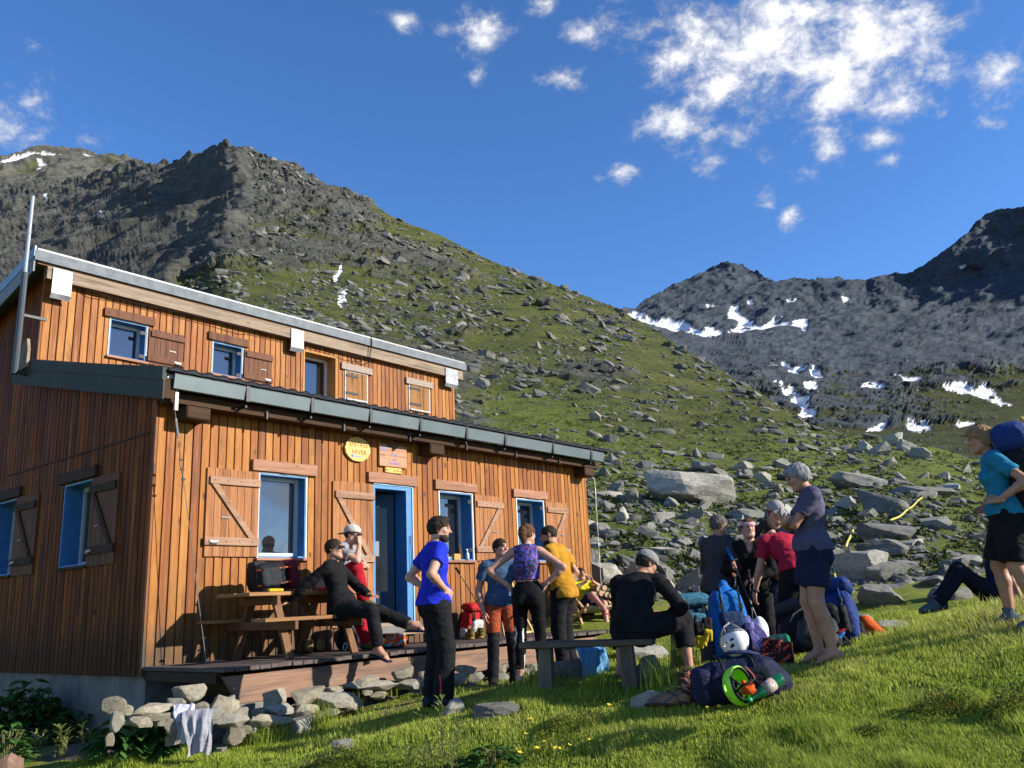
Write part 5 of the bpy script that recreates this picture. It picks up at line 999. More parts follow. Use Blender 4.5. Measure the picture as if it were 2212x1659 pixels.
def ik(a,c,l1,l2,hint):
    a=np.array(a,float); c=np.array(c,float); d=c-a; L=np.linalg.norm(d); d=d/(L+1e-9); L2=min(max(L,abs(l1-l2)+.01),l1+l2-.004); c=a+d*L2
    x=(l1*l1-l2*l2+L2*L2)/(2*L2); y=math.sqrt(max(l1*l1-x*x,0)); h=np.array(hint,float); h=h-d*(h@d); return a+d*x+unit(h)*y,c
def rotv(v,ax,ang):
    ax=unit(ax); v=np.array(v,float); return v*math.cos(ang)+np.cross(ax,v)*math.sin(ang)+ax*(ax@v)*(1-math.cos(ang))
def mkhand(f,w,d,n,side,s,curl=.5,spread=.12):
    """palm, four fingers and a thumb: w wrist, d pointing direction, n palm normal (out of the palm), side +1 when the thumb is on +s"""
    d=unit(d); n=unit(np.array(n,float)-d*(np.array(n,float)@d)); t=np.cross(n,d)*side
    k=s; c=w+d*.045*k
    f.cone(w-d*.02*k,w+d*.02*k,.027*k,.026*k,.01,flat=(n,.75)); f.box(w+d*.052*k,(.040*k,.038*k,.013*k),np.stack([d,t,n]),.012*k,.012)
    for i,(off,L) in enumerate(((.030,.072),(.010,.080),(-.011,.074),(-.031,.058))):
        b=w+d*.086*k+t*off*k; dd=unit(d+t*off*spread*25*.12); ang=curl*(.55+.1*i); p=b; r=.0092*k
        for seg,frac in enumerate((.45,.31,.24)):
            dd=unit(dd*math.cos(ang)+n*math.sin(ang)); q=p+dd*L*frac*k; f.cone(p,q,r,r*.9,.004); p=q; r*=.9; ang=curl*.75
    b=w+d*.02*k+t*.028*k; q=b+unit(d*.55+t*.75+n*.25)*.045*k; e=q+unit(d*.85+t*.25+n*.25)*.033*k; g=e+unit(d*.9+n*(.2+curl*.4))*.026*k; f.cone(b,q,.0145*k,.0118*k,.012); f.cone(q,e,.0115*k,.0105*k,.004); f.cone(e,g,.0105*k,.0085*k,.004)
def build_person(P,psi,H,label,sp,group=None):
    """one figure from joints: local x right, y forward, z up, ground at z=0 below the hips"""
    k=H/1.78; g=sp.get('girth',1.); fem=sp.get('fem',0); X=np.array([1.,0,0]);Yv=np.array([0,1.,0]);Z=np.array([0,0,1.])
    root=empty('person',P,-R(psi),label,'person',group)
    pel=np.array(sp.get('pelvis',(0,0,.531*H)),float); tilt=R(sp.get('tilt',0)); lean=R(sp.get('lean',2)); bend=R(sp.get('bend',4)); side=R(sp.get('side',0)); tw=R(sp.get('twist',0)); ptw=R(sp.get('ptwist',0))
    def basis(le,yaw,sd): 
        r=rotv(X,Z,yaw); fw=rotv(Yv,Z,yaw); u=rotv(rotv(Z,r,-le),fw,sd); fw=unit(np.cross(u,r)); return unit(np.cross(fw,u)),fw,u
    pr,pf,pu=basis(tilt,ptw,0); wr,wf,wu=basis(lean,(ptw+tw)/2,side); cr,cf,cu=basis(lean+bend,ptw+tw,side)
    waist=pel+wu*.085*H; chest=waist+cu*.105*H; neck=chest+cu*.098*H; shm=chest+cu*.072*H
    shw=(.098 if fem else .108)*H*sp.get('shw',1); sh={}; hip={}
    for s_ in(1,-1): sh[s_]=shm+cr*s_*shw+Z*sp.get('shrug',0)+cf*sp.get('shfwd',0); hip[s_]=pel+pr*s_*.05*H-pu*.0*H
    hy=R(sp.get('hyaw',0)); hp=R(sp.get('hpitch',0)); hrl=R(sp.get('hroll',0)); base_yaw=ptw+tw+hy; hr=rotv(X,Z,base_yaw); hf=rotv(Yv,Z,base_yaw); hu=rotv(Z,hr,hp); hf=rotv(hf,hr,hp); hr,hu=rotv(hr,hf,hrl),rotv(hu,hf,hrl)
    nd=unit(cu*.6+hu*.6+cf*.25); hs=k*sp.get('head',1.)*(.97 if fem else 1); hc=neck+nd*.036*H+hu*.060*H+hf*.014*H
    HB=np.stack([hr,hf,hu]); toh=lambda q:(q-hc)@HB.T/hs
    E_={};Wr={}; ul,fl=.172*H,.150*H
    for s_,nm in((1,'R'),(-1,'L')):
        a=sp.get('arm'+nm,None); a=a or dict(to=(s_*.26,.02,pel[2]-.12),hint=(s_*.5,-1,0)); E_[s_],Wr[s_]=ik(sh[s_],a['to'],ul,fl,a['hint'])
    K_={};A_={}; tl,sl_=.245*H,.246*H
    for s_,nm in((1,'R'),(-1,'L')):
        l=sp.get('leg'+nm,None) or dict(to=(s_*.10,-.01,.042*H)); K_[s_],A_[s_]=ik(hip[s_],l['to'],tl,sl_,l.get('hint',(s_*.12,1,0)))
    pts=np.array([pel,waist,neck,hc,*sh.values(),*E_.values(),*Wr.values(),*K_.values(),*A_.values()]); lo=pts.min(0)-.27; hi=pts.max(0)+.27
    top=sp.get('top'); bot=sp.get('bot'); slv=top.get('sleeve',.5) if top else 0
    def torso(f,o,hem=None,kk=.03):
        F_=lambda fw,v:(fw,v)
        f.ell(pel+pu*.02*H,np.array([.165*(1.03 if fem else 1),.118,.125])*k*g+o,np.stack([pr,pf,pu]),kk)
        for s_ in(1,-1): f.ell(pel+pr*s_*.075*k-pf*.045*k-pu*.045*k,np.array([.088,.09,.095])*k*g+o,np.stack([pr,pf,pu]),.03)
        f.cone(pel+pu*.03*H,waist,.145*k*g+o,(.118 if fem else .135)*k*g+o,kk,flat=(wf,.74)); f.cone(waist,chest,(.118 if fem else .135)*k*g+o,.152*k*(1 if not fem else .93)*g+o,kk,flat=(cf,.74))
        f.cone(chest,chest+cu*.05*H,.152*k*(1 if not fem else .93)*g+o,.128*k+o,kk,flat=(cf,.7)); f.cone(sh[1]-cr*.03*k+cu*.008,sh[-1]+cr*.03*k+cu*.008,.056*k+o,.056*k+o,.03)
        f.ell(chest-cf*.035*k+cu*.02*H,np.array([.13,.075,.13])*k+o,np.stack([cr,cf,cu]),.04)
        if fem: 
            for s_ in(1,-1): f.ell(chest+cr*s_*.068*k+cf*.075*k+cu*.0*k,np.array([.055,.05,.055])*k+o,np.stack([cr,cf,cu]),.03)
        else: f.ell(chest+cf*.045*k+cu*.015*H,np.array([.125,.062,.085])*k*g+o,np.stack([cr,cf,cu]),.035)
        for s_ in(1,-1): f.cone(neck-cu*.004*k,sh[s_]-cr*s_*.03*k+cu*.022*k,.054*k+o*.6,.042*k+o*.6,.04)
    def arm(f,s_,o,t0=0,t1=2,kk=.02,loose=0):
        S_,E,W_=sh[s_],E_[s_],Wr[s_]; m=.9 if fem else 1.; m*=sp.get('armg',1)
        if t1<=1: f.cone(S_,S_+(E-S_)*t1,.056*k*m+o,(.049-.006*t1)*k*m+o+loose,kk,cut=True); return
        f.cone(S_,E,.055*k*m+o,.041*k*m+o,kk); q=E+(W_-E)*.28; f.cone(E,q,.041*k*m+o,.043*k*m+o,kk); e=E+(W_-E)*min(1,t1-1); f.cone(q,e,.043*k*m+o,(.043+(.028-.043)*min(1,(t1-1.28)/.72))*k*m+o,kk,cut=t1<2 or o>0)
    def leg(f,s_,o,t1=2,kk=.025,hemr=None,kneer=0):
        Hp,K,A=hip[s_],K_[s_],A_[s_]; m=g*(1.02 if fem else 1.)
        if t1<=1.0: f.cone(Hp,Hp+(K-Hp)*t1,.092*k*m+o,(.092-.03*t1)*k*m+o+(hemr or 0),kk,cut=True); return
        f.cone(Hp,K,.091*k*m+o,.058*k*m+o+kneer,kk); q=K+(A-K)*.3; bk=unit(np.cross(np.cross(A-K,K-Hp),A-K)+1e-6)
        e=K+(A-K)*min(1.0,t1-1)
        if hemr: f.cone(K,e,.058*k*m+o+kneer,hemr,kk,cut=True)
        else:
            f.cone(K,q-pf*.012*k,.054*k*m+o,.055*k*m+o,kk); r1=(.055+(.036-.055)*min(1,(t1-1.3)/.7))*k*m+o; f.cone(q-pf*.012*k,e,.055*k*m+o,r1,kk,cut=o>0)
    hd=1 if fem else 1
    def head(f):
        L=lambda x,y,z:hc+(hr*x+hf*y+hu*z)*hs
        f.ell(L(0,-.008,.02),np.array([.077,.097,.094])*hs,HB,.01); f.ell(L(0,.022,-.03),np.array([.062,.072,.088])*hs,HB,.02); f.cone(L(-.012,.068,-.098),L(.012,.068,-.098),.024*hs,.024*hs,.03)
        for s_ in(1,-1): f.cone(L(s_*.052,.01,-.062),L(s_*.02,.066,-.096),.022*hs,.022*hs,.025); f.ell(L(s_*.036,.066,-.018),np.array([.022,.02,.02])*hs,HB,.02)
        f.cone(L(-.03,.088,.03),L(.03,.088,.03),.012*hs,.012*hs,.015)
        for s_ in(1,-1): f.ell(L(s_*.031,.101,.010),np.array([.015,.012,.009])*hs,HB,.008,neg=True); f.ell(L(s_*.031,.082,.010),np.array([.012,.012,.009])*hs,HB,.003)
        f.cone(L(0,.092,.018),L(0,.114,-.022),.007*hs,.012*hs,.01); f.ell(L(0,.105,-.026),np.array([.016,.012,.009])*hs,HB,.006)
        f.cone(L(-.018,.084,-.053),L(.018,.084,-.053),.0075*hs,.0075*hs,.005); f.cone(L(-.015,.083,-.064),L(.015,.083,-.064),.008*hs,.008*hs,.005)
        for s_ in(1,-1): f.ell(L(s_*.079,-.010,-.004),np.array([.009,.019,.031])*hs,HB,.006); f.ell(L(s_*.086,-.006,-.002),np.array([.006,.010,.018])*hs,HB,.003,neg=True)
        if sp.get('beard'): f.ell(L(0,.045,-.084),np.array([.044,.042,.030])*hs,HB,.02,nz=.003,nf=90)
        f.cone(neck-cu*.03*k,hc-hu*.06*hs-hf*.012*hs,.060*k*(.86 if fem else 1),.056*k*(.86 if fem else 1),.03)
    def limbs(f):
        for s_ in(1,-1): arm(f,s_,0); leg(f,s_,0)
    # feet
    FD={}
    for s_,nm in((1,'R'),(-1,'L')):
        l=sp.get('leg'+nm,{}) or {}; FD[s_]=unit(l.get('foot',(s_*.18,1,-.12)))
    def foot(f,s_,o=0,toes=False):
        A=A_[s_]; d=FD[s_]; up=unit(Z-d*(Z@d)); sd=np.cross(d,up); hl=A-d*.045*k-up*.028*k; bl=A+d*.115*k-up*.042*k
        f.cone(A,hl,.036*k+o,.034*k+o,.02); f.cone(hl,bl,.034*k+o,.026*k+o,.02,flat=(sd,1.15)); f.cone(A+d*.02*k,bl,.036*k+o,.028*k+o,.025,flat=(sd,1.25))
        if toes:
            for i in range(5): q=bl+sd*(i-2)*.016*k*(-s_)-up*.004; L_=(.052,.05,.046,.04,.034)[i]; f.cone(q,q+d*L_*k-up*.008,.0105*k+(.004 if i==0 else 0),.009*k,.004)
        else: f.cone(bl,bl+d*.055*k-up*.005,.027*k+o,.021*k+o,.015,flat=(sd,1.5))
    f=Fld(lo,hi,.0085); torso(f,-.008 if top else 0); head(f); limbs(f)
    shoe=sp.get('shoe','boot')
    for s_ in(1,-1): foot(f,s_,0 if shoe in('bare','sandal') else -.004,shoe in('bare','sandal'))
    for s_,nm in((1,'R'),(-1,'L')):
        a=sp.get('arm'+nm,{}) or {}; d=a.get('hd',None); d=unit(Wr[s_]-E_[s_]) if d is None else d; n=a.get('hn',(-s_,0,0)); mkhand(f,Wr[s_],d,n,a.get('th',1 if (np.cross(unit(n),unit(d))@np.array(a.get('thumb',(0,1,.3))))>0 else -1),k*(.92 if fem else 1),a.get('curl',.45))
    beard=sp.get('beard',0); skm=SK[sp.get('skin',0)]; hm=HAIR[sp.get('hair','brown')]
    def fmat(c):
        q=toh(c); m=np.zeros(len(c),int); near=np.linalg.norm(q,axis=1)<.2; x,y,z=q.T
        m[near&(y>.074)&(np.abs(np.abs(x)-.031)<.0135)&(np.abs(z-.010)<.0075)]=1
        m[near&(y>.07)&(np.abs(np.abs(x)-.033)<.02)&(z>.024)&(z<.037)]=3
        if beard: 
            bz=near&(z<-.054)&(z>-.118)&(y>.015)&((z<-.036-.25*np.maximum(0,y-.03)*(np.abs(x)<.03))|(np.abs(x)>.04)); m[bz&~((y>.07)&(np.abs(x)<.03)&(z>-.040))]=3
        m[near&(y>.076)&(np.abs(x)<.024)&(np.abs(z+.0585)<.0085)]=2
        return m
    fobj('body',f,[skm,EYE,LIP,hm],root,fmat)
    # clothes
    if top:
        o=top.get('o',.012); f=Fld(lo,hi,.009); torso(f,o,kk=.03)
        if not top.get('tank') and top.get('hem',-.03)<.1:
            f.ell(pel+pu*.03*H,np.array([.165*(1.03 if fem else 1),.122,.125])*k*g+o+.022,np.stack([pr,pf,pu]),.03)
            for s_ in(1,-1): f.ell(pel+pr*s_*.075*k-pf*.045*k-pu*.03*k,np.array([.088,.09,.095])*k*g+o+.018,np.stack([pr,pf,pu]),.03)
        hem=top.get('hem',-.03)
        if top.get('tank'):
            f.plane(-pu if hem<.2 else -cu,(-pu)@pel-hem if hem<.2 else (-cu)@(waist+cu*(hem-.2)))
            for s_ in(1,-1): f.ell(sh[s_]+cr*s_*.035*k-cf*.0*k-cu*.0,np.array([.082,.2,.165])*k,np.stack([cr,cf,cu]),.01,neg=True)
            f.cone(neck-cu*.02+cf*.06*k,neck+cu*.1+cf*.06*k,.085*k,.1*k,.01,neg=True)
        else:
            f.cone(neck-cu*.006*k+cf*.012*k,neck+nd*.08,.066*k,.085*k,.008,neg=True)
            for s_ in(1,-1): arm(f,s_,o,0,slv if slv<=1 else slv,.02,top.get('loose',.012))
            # hem: cut below the hip line, plus a little flare
            f.plane(-pu,(-pu)@pel-hem*1.0)
        if top.get('collar'):
            f.cone(neck-cu*.02,neck+nd*.055*k,.070*k,.064*k,.015,cut=True); f.cone(neck+nd*.0,neck+nd*.2*k,.055*k,.058*k,.004,neg=True)
        if top.get('vneck'): f.cone(neck+cf*.07*k,neck+cf*.11*k-cu*.13*k,.045*k,.006*k,.006,neg=True)
        f.noise(top.get('wr',.006)*1.5,8,(1,1,2.4),3); f.noise(.0045,24,(1,1,2.2),2)
        fobj('shirt',f,top['m'],root,top.get('fn') and (lambda c:top['fn'](c,dict(pel=pel,chest=chest,cu=cu,cf=cf,cr=cr,sh=sh,k=k,neck=neck,waist=waist))))
    if bot:
        o=bot.get('o',.014); f=Fld(lo,hi,.009); ln=bot.get('len',1.97)
        f.ell(pel+pu*.02*H,np.array([.165*(1.03 if fem else 1),.118,.125])*k*g+o,np.stack([pr,pf,pu]),.03)
        for s_ in(1,-1): f.ell(pel+pr*s_*.075*k-pf*.045*k-pu*.045*k,np.array([.088,.09,.095])*k*g+o,np.stack([pr,pf,pu]),.03)
        f.cone(pel+pu*.03*H,waist,.145*k*g+o,(.118 if fem else .135)*k*g+o,.03,flat=(wf,.74))
        f.plane(pu,pu@pel+bot.get('waist',.045))
        for s_ in(1,-1): leg(f,s_,o,ln,.025,bot.get('hemr'),bot.get('kneer',0))
        f.noise(bot.get('wr',.006)*1.4,8,(1.3,1.3,1.8),3); f.noise(.0045,22,(1,1,1.6),2)
        inf=dict(pel=pel,K=K_,A=A_,pr=pr,pf=pf,k=k,hip=hip)
        fobj('trousers' if ln>1.2 else 'shorts',f,bot['m'],root,bot.get('fn') and (lambda c:bot['fn'](c,inf)))
    # shoes
    if shoe!='bare':
        for s_ in(1,-1):
            A=A_[s_]; d=FD[s_]; up=unit(Z-d*(Z@d)); sd=np.cross(d,up); B=np.stack([d,sd,up])
            if shoe=='sandal':
                mb=MB(); c=A+d*.058*k-up*.072*k; mb.obox(c,B,(.135*k,.046*k,.010),0,.006); sn=mb.build('sandal',sp['shoem'],root)
                mb=MB(); q=A+d*.10*k-up*.038*k; mb.tube([q-sd*.05*k-up*.03*k,q-sd*.03*k+up*.004,q+sd*.0+up*.012,q+sd*.03*k+up*.002,q+sd*.05*k-up*.03*k],.011*sp.get('strap',1),6)
                if sp.get('ankle_strap'): mb.tube([A-d*.05*k-up*.0,A+sd*.038*k,A+d*.035*k,A-sd*.038*k,A-d*.05*k],.006,5)
                mb.build('strap',sp['shoem'],sn,True)
            else:
                f=Fld(A-.26,A+.26,.0085); foot(f,s_,.012); hgt=.09 if shoe=='boot' else .03
                f.cone(A,A+up*hgt*k,.046*k,.050*k,.02,cut=True); f.plane(-up,(-up)@(A-up*.066*k)); sb=fobj('shoe',f,sp['shoem'],root)
                f=Fld(A-.26,A+.26,.0085); hl=A-d*.05*k-up*.066*k; tp=A+d*.165*k-up*.066*k; f.cone(hl,tp,.045*k,.046*k,.01,flat=(up,.42)); fobj('sole',f,sp.get('solem',IRON),sb)
    # hair and headgear
    L=lambda x,y,z:hc+(hr*x+hf*y+hu*z)*hs
    hv=sp.get('hairstyle','short'); f=Fld(hc-.26*hs-.05,hc+.26*hs+.05,.0065)
    if hv!='none':
        th={'short':.007,'crop':.003,'messy':.012,'bob':.018,'long':.012,'bun':.007}[hv]; nz={'messy':.008,'bob':.005}.get(hv,.004)
        low={'short':-.055,'crop':-.05,'messy':-.055,'bob':-.07,'long':-.06,'bun':-.06}[hv]
        f.ell(L(0,-.012,.022),(np.array([.079,.100,.096])+th)*hs,HB,.01,nz=nz,nf=55); 
        if hv in('messy',): f.ell(L(0,.045,.095),np.array([.055,.05,.028])*hs,HB,.02,nz=.012,nf=45)
        if hv in('bob',): f.ell(L(0,-.05,-.02),np.array([.085,.07,.09])*hs,HB,.02,nz=.010,nf=45); f.ell(L(0,.05,.075),np.array([.07,.055,.04])*hs,HB,.02,nz=.01,nf=45)
        f.ell(L(0,.115,-.035),np.array([.085,.088,.088])*hs,HB,.012,neg=True); f.cone(L(-.2,.075,-.04),L(.2,.075,-.04),.062*hs,.062*hs,.01,neg=True)
        f.plane(-hu,(-hu)@L(0,0,low)); 
        if hv=='long' : f.ell(L(0,-.085,-.03),np.array([.075,.045,.10])*hs,HB,.02,nz=.008,nf=40); f.cone(L(0,-.10,-.05),L(.01,-.11,-.14),.045*hs,.03*hs,.02,nz=.007,nf=40)
        if hv=='bun': f.ell(L(.005,-.115,.03),np.array([.045,.04,.045])*hs,HB,.01,nz=.006,nf=60); f.cone(L(0,-.10,-.02),L(.01,-.085,-.09),.05*hs,.035*hs,.02,nz=.007,nf=50)
        f.noise(.006,70,(1,1,.35),3); fobj('hair',f,hm,root)
    cp=sp.get('cap')
    if cp:
        f=Fld(hc-.3*hs,hc+.3*hs,.007); fl=-1 if cp.get('back') else 1
        f.ell(L(0,-.008,.045),np.array([.092,.115,.088])*hs,HB,.01); f.plane(-(hu+.10*hf*(1 if fl>0 else -1)),(-(hu+.10*hf*(1 if fl>0 else -1)))@L(0,0,.028))
        bx=np.stack([hr,unit(hf*fl-hu*.28),unit(hu+hf*fl*.28)]); f.ell(L(0,fl*.125,.022 if fl>0 else -.0),np.array([.075,.085,.012])*hs,bx,.008); f.noise(.0025,25)
        if cp.get('neckflap'): f.cone(L(-.06,-.10,.01),L(.06,-.10,.01),.02,.02,.02); f.ell(L(0,-.115,-.02),np.array([.07,.022,.06])*hs,HB,.015)
        c=fobj('cap',f,cp['m'],root); 
        if cp.get('button',1): mb=MB(); mb.obox(L(0,-.008,.136),HB,(.008,.008,.004)); mb.build('cap_button',cp['m'],c)
    if sp.get('glasses'):
        mb=MB()
        for s_ in(1,-1): mb.obox(L(s_*.034,.104,.008),HB,(.029*hs,.007*hs,.018*hs),0,.005); mb.bar(L(s_*.062,.098,.014),L(s_*.084,-.005,.016),.005,.009)
        mb.bar(L(-.01,.108,.014),L(.01,.108,.014),.006,.006); mb.build('sunglasses',mat('sunglass_black',(.008,.008,.009),None,ro=.12,spec=.6),root)
    if sp.get('band'):
        f=Fld(hc-.2*hs-.03,hc+.2*hs+.03,.007); f.ell(L(0,-.01,.028),np.array([.093,.115,.105])*hs,HB,.01); f.plane(hu+.25*hf,(hu+.25*hf)@L(0,0,.085)); f.plane(-(hu+.25*hf),-(hu+.25*hf)@L(0,0,.04)); fobj('headband',f,sp['band'],root)
    if sp.get('watch'):
        s_=sp['watch']; w=Wr[s_]; d=unit(w-E_[s_]); mb=MB(); q=w-d*.03; x=unit(np.cross(d,Z)); y=np.cross(d,x); mb.tube([q+(x*math.cos(a)+y*math.sin(a))*.036*k for a in np.linspace(0,2*math.pi,13)[:-1]],.011,6,closed=True); mb.build('watch',IRON,root)
    w2=lambda q:np.array(P)+np.array([q[0]*math.cos(R(psi))+q[1]*math.sin(R(psi)),-q[0]*math.sin(R(psi))+q[1]*math.cos(R(psi)),q[2]])
    return root,dict(pel=pel,sh=sh,E=E_,W=Wr,K=K_,A=A_,hc=hc,chest=chest,neck=neck,w2=w2,cf=cf,cu=cu,cr=cr,hf=hf,hr=hr,hu=hu,k=k,hs=hs,waist=waist)
BLK=cloth('black_trouser_cloth',(.010,.010,.012),(.016,.016,.018)); BLK2=cloth('black_fleece',(.009,.009,.010),(.015,.014,.015)); NAVY=cloth('navy_cloth',(.012,.016,.045),(.02,.024,.06))
def ground(x,y,Y): p=at(x,y,Y); return np.array([p[0],p[1],gz(p[0],p[1])])
def akim(s,up=.0,back=-.22,fw=.03,out=.19,hd=None,curl=.35): return dict(to=(s*out,fw,.60*1.78+up),hint=(s*.8,back*4,.15),hd=hd or (-s*.35,.75,-.55),hn=(-s*.8,-.2,-.1),thumb=(0,-1,.3),curl=curl)
def stripe(fn): return fn
# 1 man in blue
RED=mat('red_piping',(.5,.02,.03),None,ro=.6)
build_person(ground(945,1522,8.45),66,1.80,'man in bright blue T-shirt and black trousers standing with hands on hips',dict(skin=0,hair='dark',hairstyle='messy',beard=1,hyaw=-26,hpitch=-6,lean=-1,bend=2,armR=akim(1),armL=akim(-1),
  top=dict(m=cloth('royal_blue_shirt',(.018,.035,.52),(.012,.025,.40)),sleeve=.55,hem=-.03,o=.016),bot=dict(m=[BLK,RED],hemr=.098,o=.02,kneer=.016,fn=lambda c,i:((c[:,2]<.30)&(np.abs(c[:,1]+.02-.0)<.007)&(c[:,0]>0)).astype(int)),legR=dict(to=(.085,.03,.078),foot=(.25,1,-.1)),legL=dict(to=(-.095,-.02,.078),foot=(-.1,1,-.1)),shoem=cloth('dark_boot',(.03,.04,.06)),shoe='boot'))
# 2 man in rust trousers
def rust(c,i): 
    m=np.zeros(len(c),int); m[c[:,2]<.50]=1; m[(c[:,2]>.40)&(c[:,2]<.62)&(c[:,1]>.02)]=1; return m
build_person(ground(1088,1477,10.9),168,1.78,'man in blue grey T-shirt and rust orange trousers with a hand in his pocket',dict(skin=2,hair='dark',hairstyle='short',hyaw=28,hpitch=2,twist=4,armR=dict(to=(.225,.06,.87),hint=(.8,-1,0),hd=(-.2,.2,-1),curl=.3),armL=dict(to=(-.225,.07,.88),hint=(-.8,-1,0),hd=(.2,.2,-1)),
  top=dict(m=cloth('slate_blue_shirt',(.045,.085,.16),(.065,.11,.20)),sleeve=.55,hem=-.02,o=.015),bot=dict(m=[cloth('rust_trouser_cloth',(.36,.075,.03),(.28,.055,.022)),cloth('charcoal_panel',(.018,.018,.02))],hemr=.07,o=.016,fn=rust),legR=dict(to=(.13,.02,.078)),legL=dict(to=(-.14,.03,.078),foot=(-.35,1,-.1)),shoem=cloth('dark_shoe',(.02,.02,.02)),shoe='shoe'))
# 3 woman in leggings
tp=NT('patterned_top_cloth'); v=tp.coord(); n=tp.noise(v,16,4,.6,2.); c=tp.mix(tp.rng(n,.52,.58),(.012,.012,.05),(.09,.10,.55)); c=tp.mix(tp.rng(tp.noise(tp.map(v,loc=(3,1,2)),19,3,.6,2.2),.60,.66),c,(.50,.05,.22)); c=tp.mix(tp.rng(tp.noise(tp.map(v,loc=(7,5,2)),30,3,.5,1.5),.66,.70),c,(.35,.5,.75)); tp.set('Base Color',c); tp.set('Roughness',.75)
WHT=mat('white_stripe',(.75,.75,.75),None,ro=.7)
def legstripe(c,i):
    m=np.zeros(len(c),int); s=(c[:,0]<-.06)&(c[:,2]<.60); q=np.abs(c[:,1]-.0); m[s&(q>.020)&(q<.030)]=1; m[s&(q<.013)&((c[:,2]*9)%1<.45)]=1; return m
build_person(ground(1150,1477,9.4),8,1.71,'woman with tied brown hair in patterned crop top and black leggings seen from behind',dict(skin=0,fem=1,hair='auburn',hairstyle='bun',hyaw=-30,hpitch=-8,lean=0,bend=0,armR=dict(to=(.205,-.035,1.02),hint=(.9,-.15,.25),hd=(-.5,.5,-.5),hn=(-.9,0,-.1),thumb=(0,-1,0),curl=.5),armL=dict(to=(-.205,-.035,1.02),hint=(-.9,-.15,.25),hd=(.5,.5,-.5),hn=(.9,0,-.1),thumb=(0,-1,0),curl=.5),
  top=dict(m=tp.m,tank=1,hem=.215,o=.008,wr=.003),bot=dict(m=[cloth('black_leggings',(.010,.010,.011)),WHT],o=.006,len=1.80,wr=.003,waist=.15,fn=legstripe),legR=dict(to=(.105,.04,.075)),legL=dict(to=(-.12,-.03,.075),foot=(-.3,1,-.1)),shoe='sandal',shoem=cloth('brown_clog',(.30,.12,.03)),strap=1.6))
# 4 man in mustard
build_person(ground(1225,1452,10.9),-62,1.83,'bearded man in mustard yellow T-shirt with black watch and hand on hip',dict(skin=1,hair='dark',hairstyle='crop',beard=1,hyaw=22,hpitch=-16,lean=1,bend=8,watch=-1,armL=dict(to=(-.20,.09,1.06),hint=(-.6,-1.2,.1),hd=(.15,.9,-.2),hn=(.9,-.1,-.2),thumb=(0,-.4,-1),curl=.25),armR=dict(to=(.2,.12,1.02),hint=(.8,-.8,0)),
  top=dict(m=cloth('mustard_shirt',(.44,.225,.022),(.36,.17,.014)),sleeve=.6,hem=-.09,o=.018,wr=.009),bot=dict(m=BLK,hemr=.085,o=.02,kneer=.012),shoem=cloth('dark_shoe',0),shoe='boot'))
# 5 seated man, back view
P=at(1385,1383,7.8); zs=P[2]; G=np.array([P[0],P[1],gz(P[0],P[1])]); sh_=zs-G[2]
pz=sh_+.105
build_person(G,24,1.80,'man in black long sleeved top and grey cap sitting on the rough bench',dict(skin=1,hair='dark',hairstyle='short',head=1.0,pelvis=(-.06,0,pz),tilt=8,lean=18,bend=22,hyaw=-42,hpitch=-28,girth=1.06,armg=1.12,armR=dict(to=(.13,.38,pz+.06),hint=(.75,-.1,-.9),hd=(-.7,.7,-.1),hn=(-.2,0,-1),curl=.7),armL=dict(to=(-.06,.46,pz+.06),hint=(-1,-.2,-.1),hd=(.6,.8,-.1),curl=.6),
  top=dict(m=BLK2,sleeve=1.98,hem=-.05,o=.014,wr=.009),bot=dict(m=[BLK,RED],len=1.55,hemr=.085,o=.022,kneer=.012),legR=dict(to=(.33,.30,.075),hint=(.35,.7,.9),foot=(1.,.35,-.14)),legL=dict(to=(-.30,.30,.075),hint=(-.3,1,.5),foot=(-.3,1,-.14)),shoe='bare',cap=dict(m=cloth('grey_cap_cloth',(.20,.20,.20),(.25,.25,.245)))))
# 6 man in grey top
build_person(ground(1566,1400,9.8),62,1.76,'man in charcoal long sleeved top turned away, standing by the teal rucksack',dict(skin=1,hair='salt',hairstyle='short',hyaw=-8,hpitch=-4,lean=2,bend=4,armR=dict(to=(.16,.30,1.08),hint=(.6,-1,-.3),hd=(-.5,.85,-.1),hn=(-.3,0,-1),curl=.6),armL=dict(to=(-.16,.30,1.06),hint=(-.8,-1,-.3)),top=dict(m=cloth('charcoal_top',(.045,.047,.055),(.06,.062,.07)),sleeve=1.96,hem=-.06,o=.016),bot=dict(m=BLK,hemr=.075,o=.016),shoem=cloth('dark_shoe',0)))
# 7 woman with headband
bd=NT('headband_cloth'); v=bd.coord(); bd.set('Base Color',bd.ramp(bd.noise(bd.map(v,(1,1,2.2)),30,3,.6,1.),[(.3,(.12,.13,.20)),(.45,(.6,.55,.52)),(.58,(.55,.06,.07)),(.75,(.62,.2,.16))])); bd.set('Roughness',.8)
ro7,J7=build_person(ground(1644,1394,9.6),198,1.66,'woman in black with patterned headband holding a walking pole',dict(skin=0,fem=1,hair='auburn',hairstyle='short',hyaw=18,hpitch=2,band=bd.m,armR=dict(to=(.17,.24,1.10),hint=(.7,-.8,-.5),hd=(.1,.5,.75),hn=(-.8,.3,0),curl=1.15),armL=dict(to=(-.02,.24,.97),hint=(-1,-.4,-.3),hd=(.85,.3,-.25),hn=(0,-.4,-1),curl=.7),top=dict(m=BLK2,sleeve=1.96,hem=-.05,o=.014,vneck=1),bot=dict(m=BLK,hemr=.075,o=.02,kneer=.01),shoem=cloth('dark_shoe',0),shoe='shoe'))
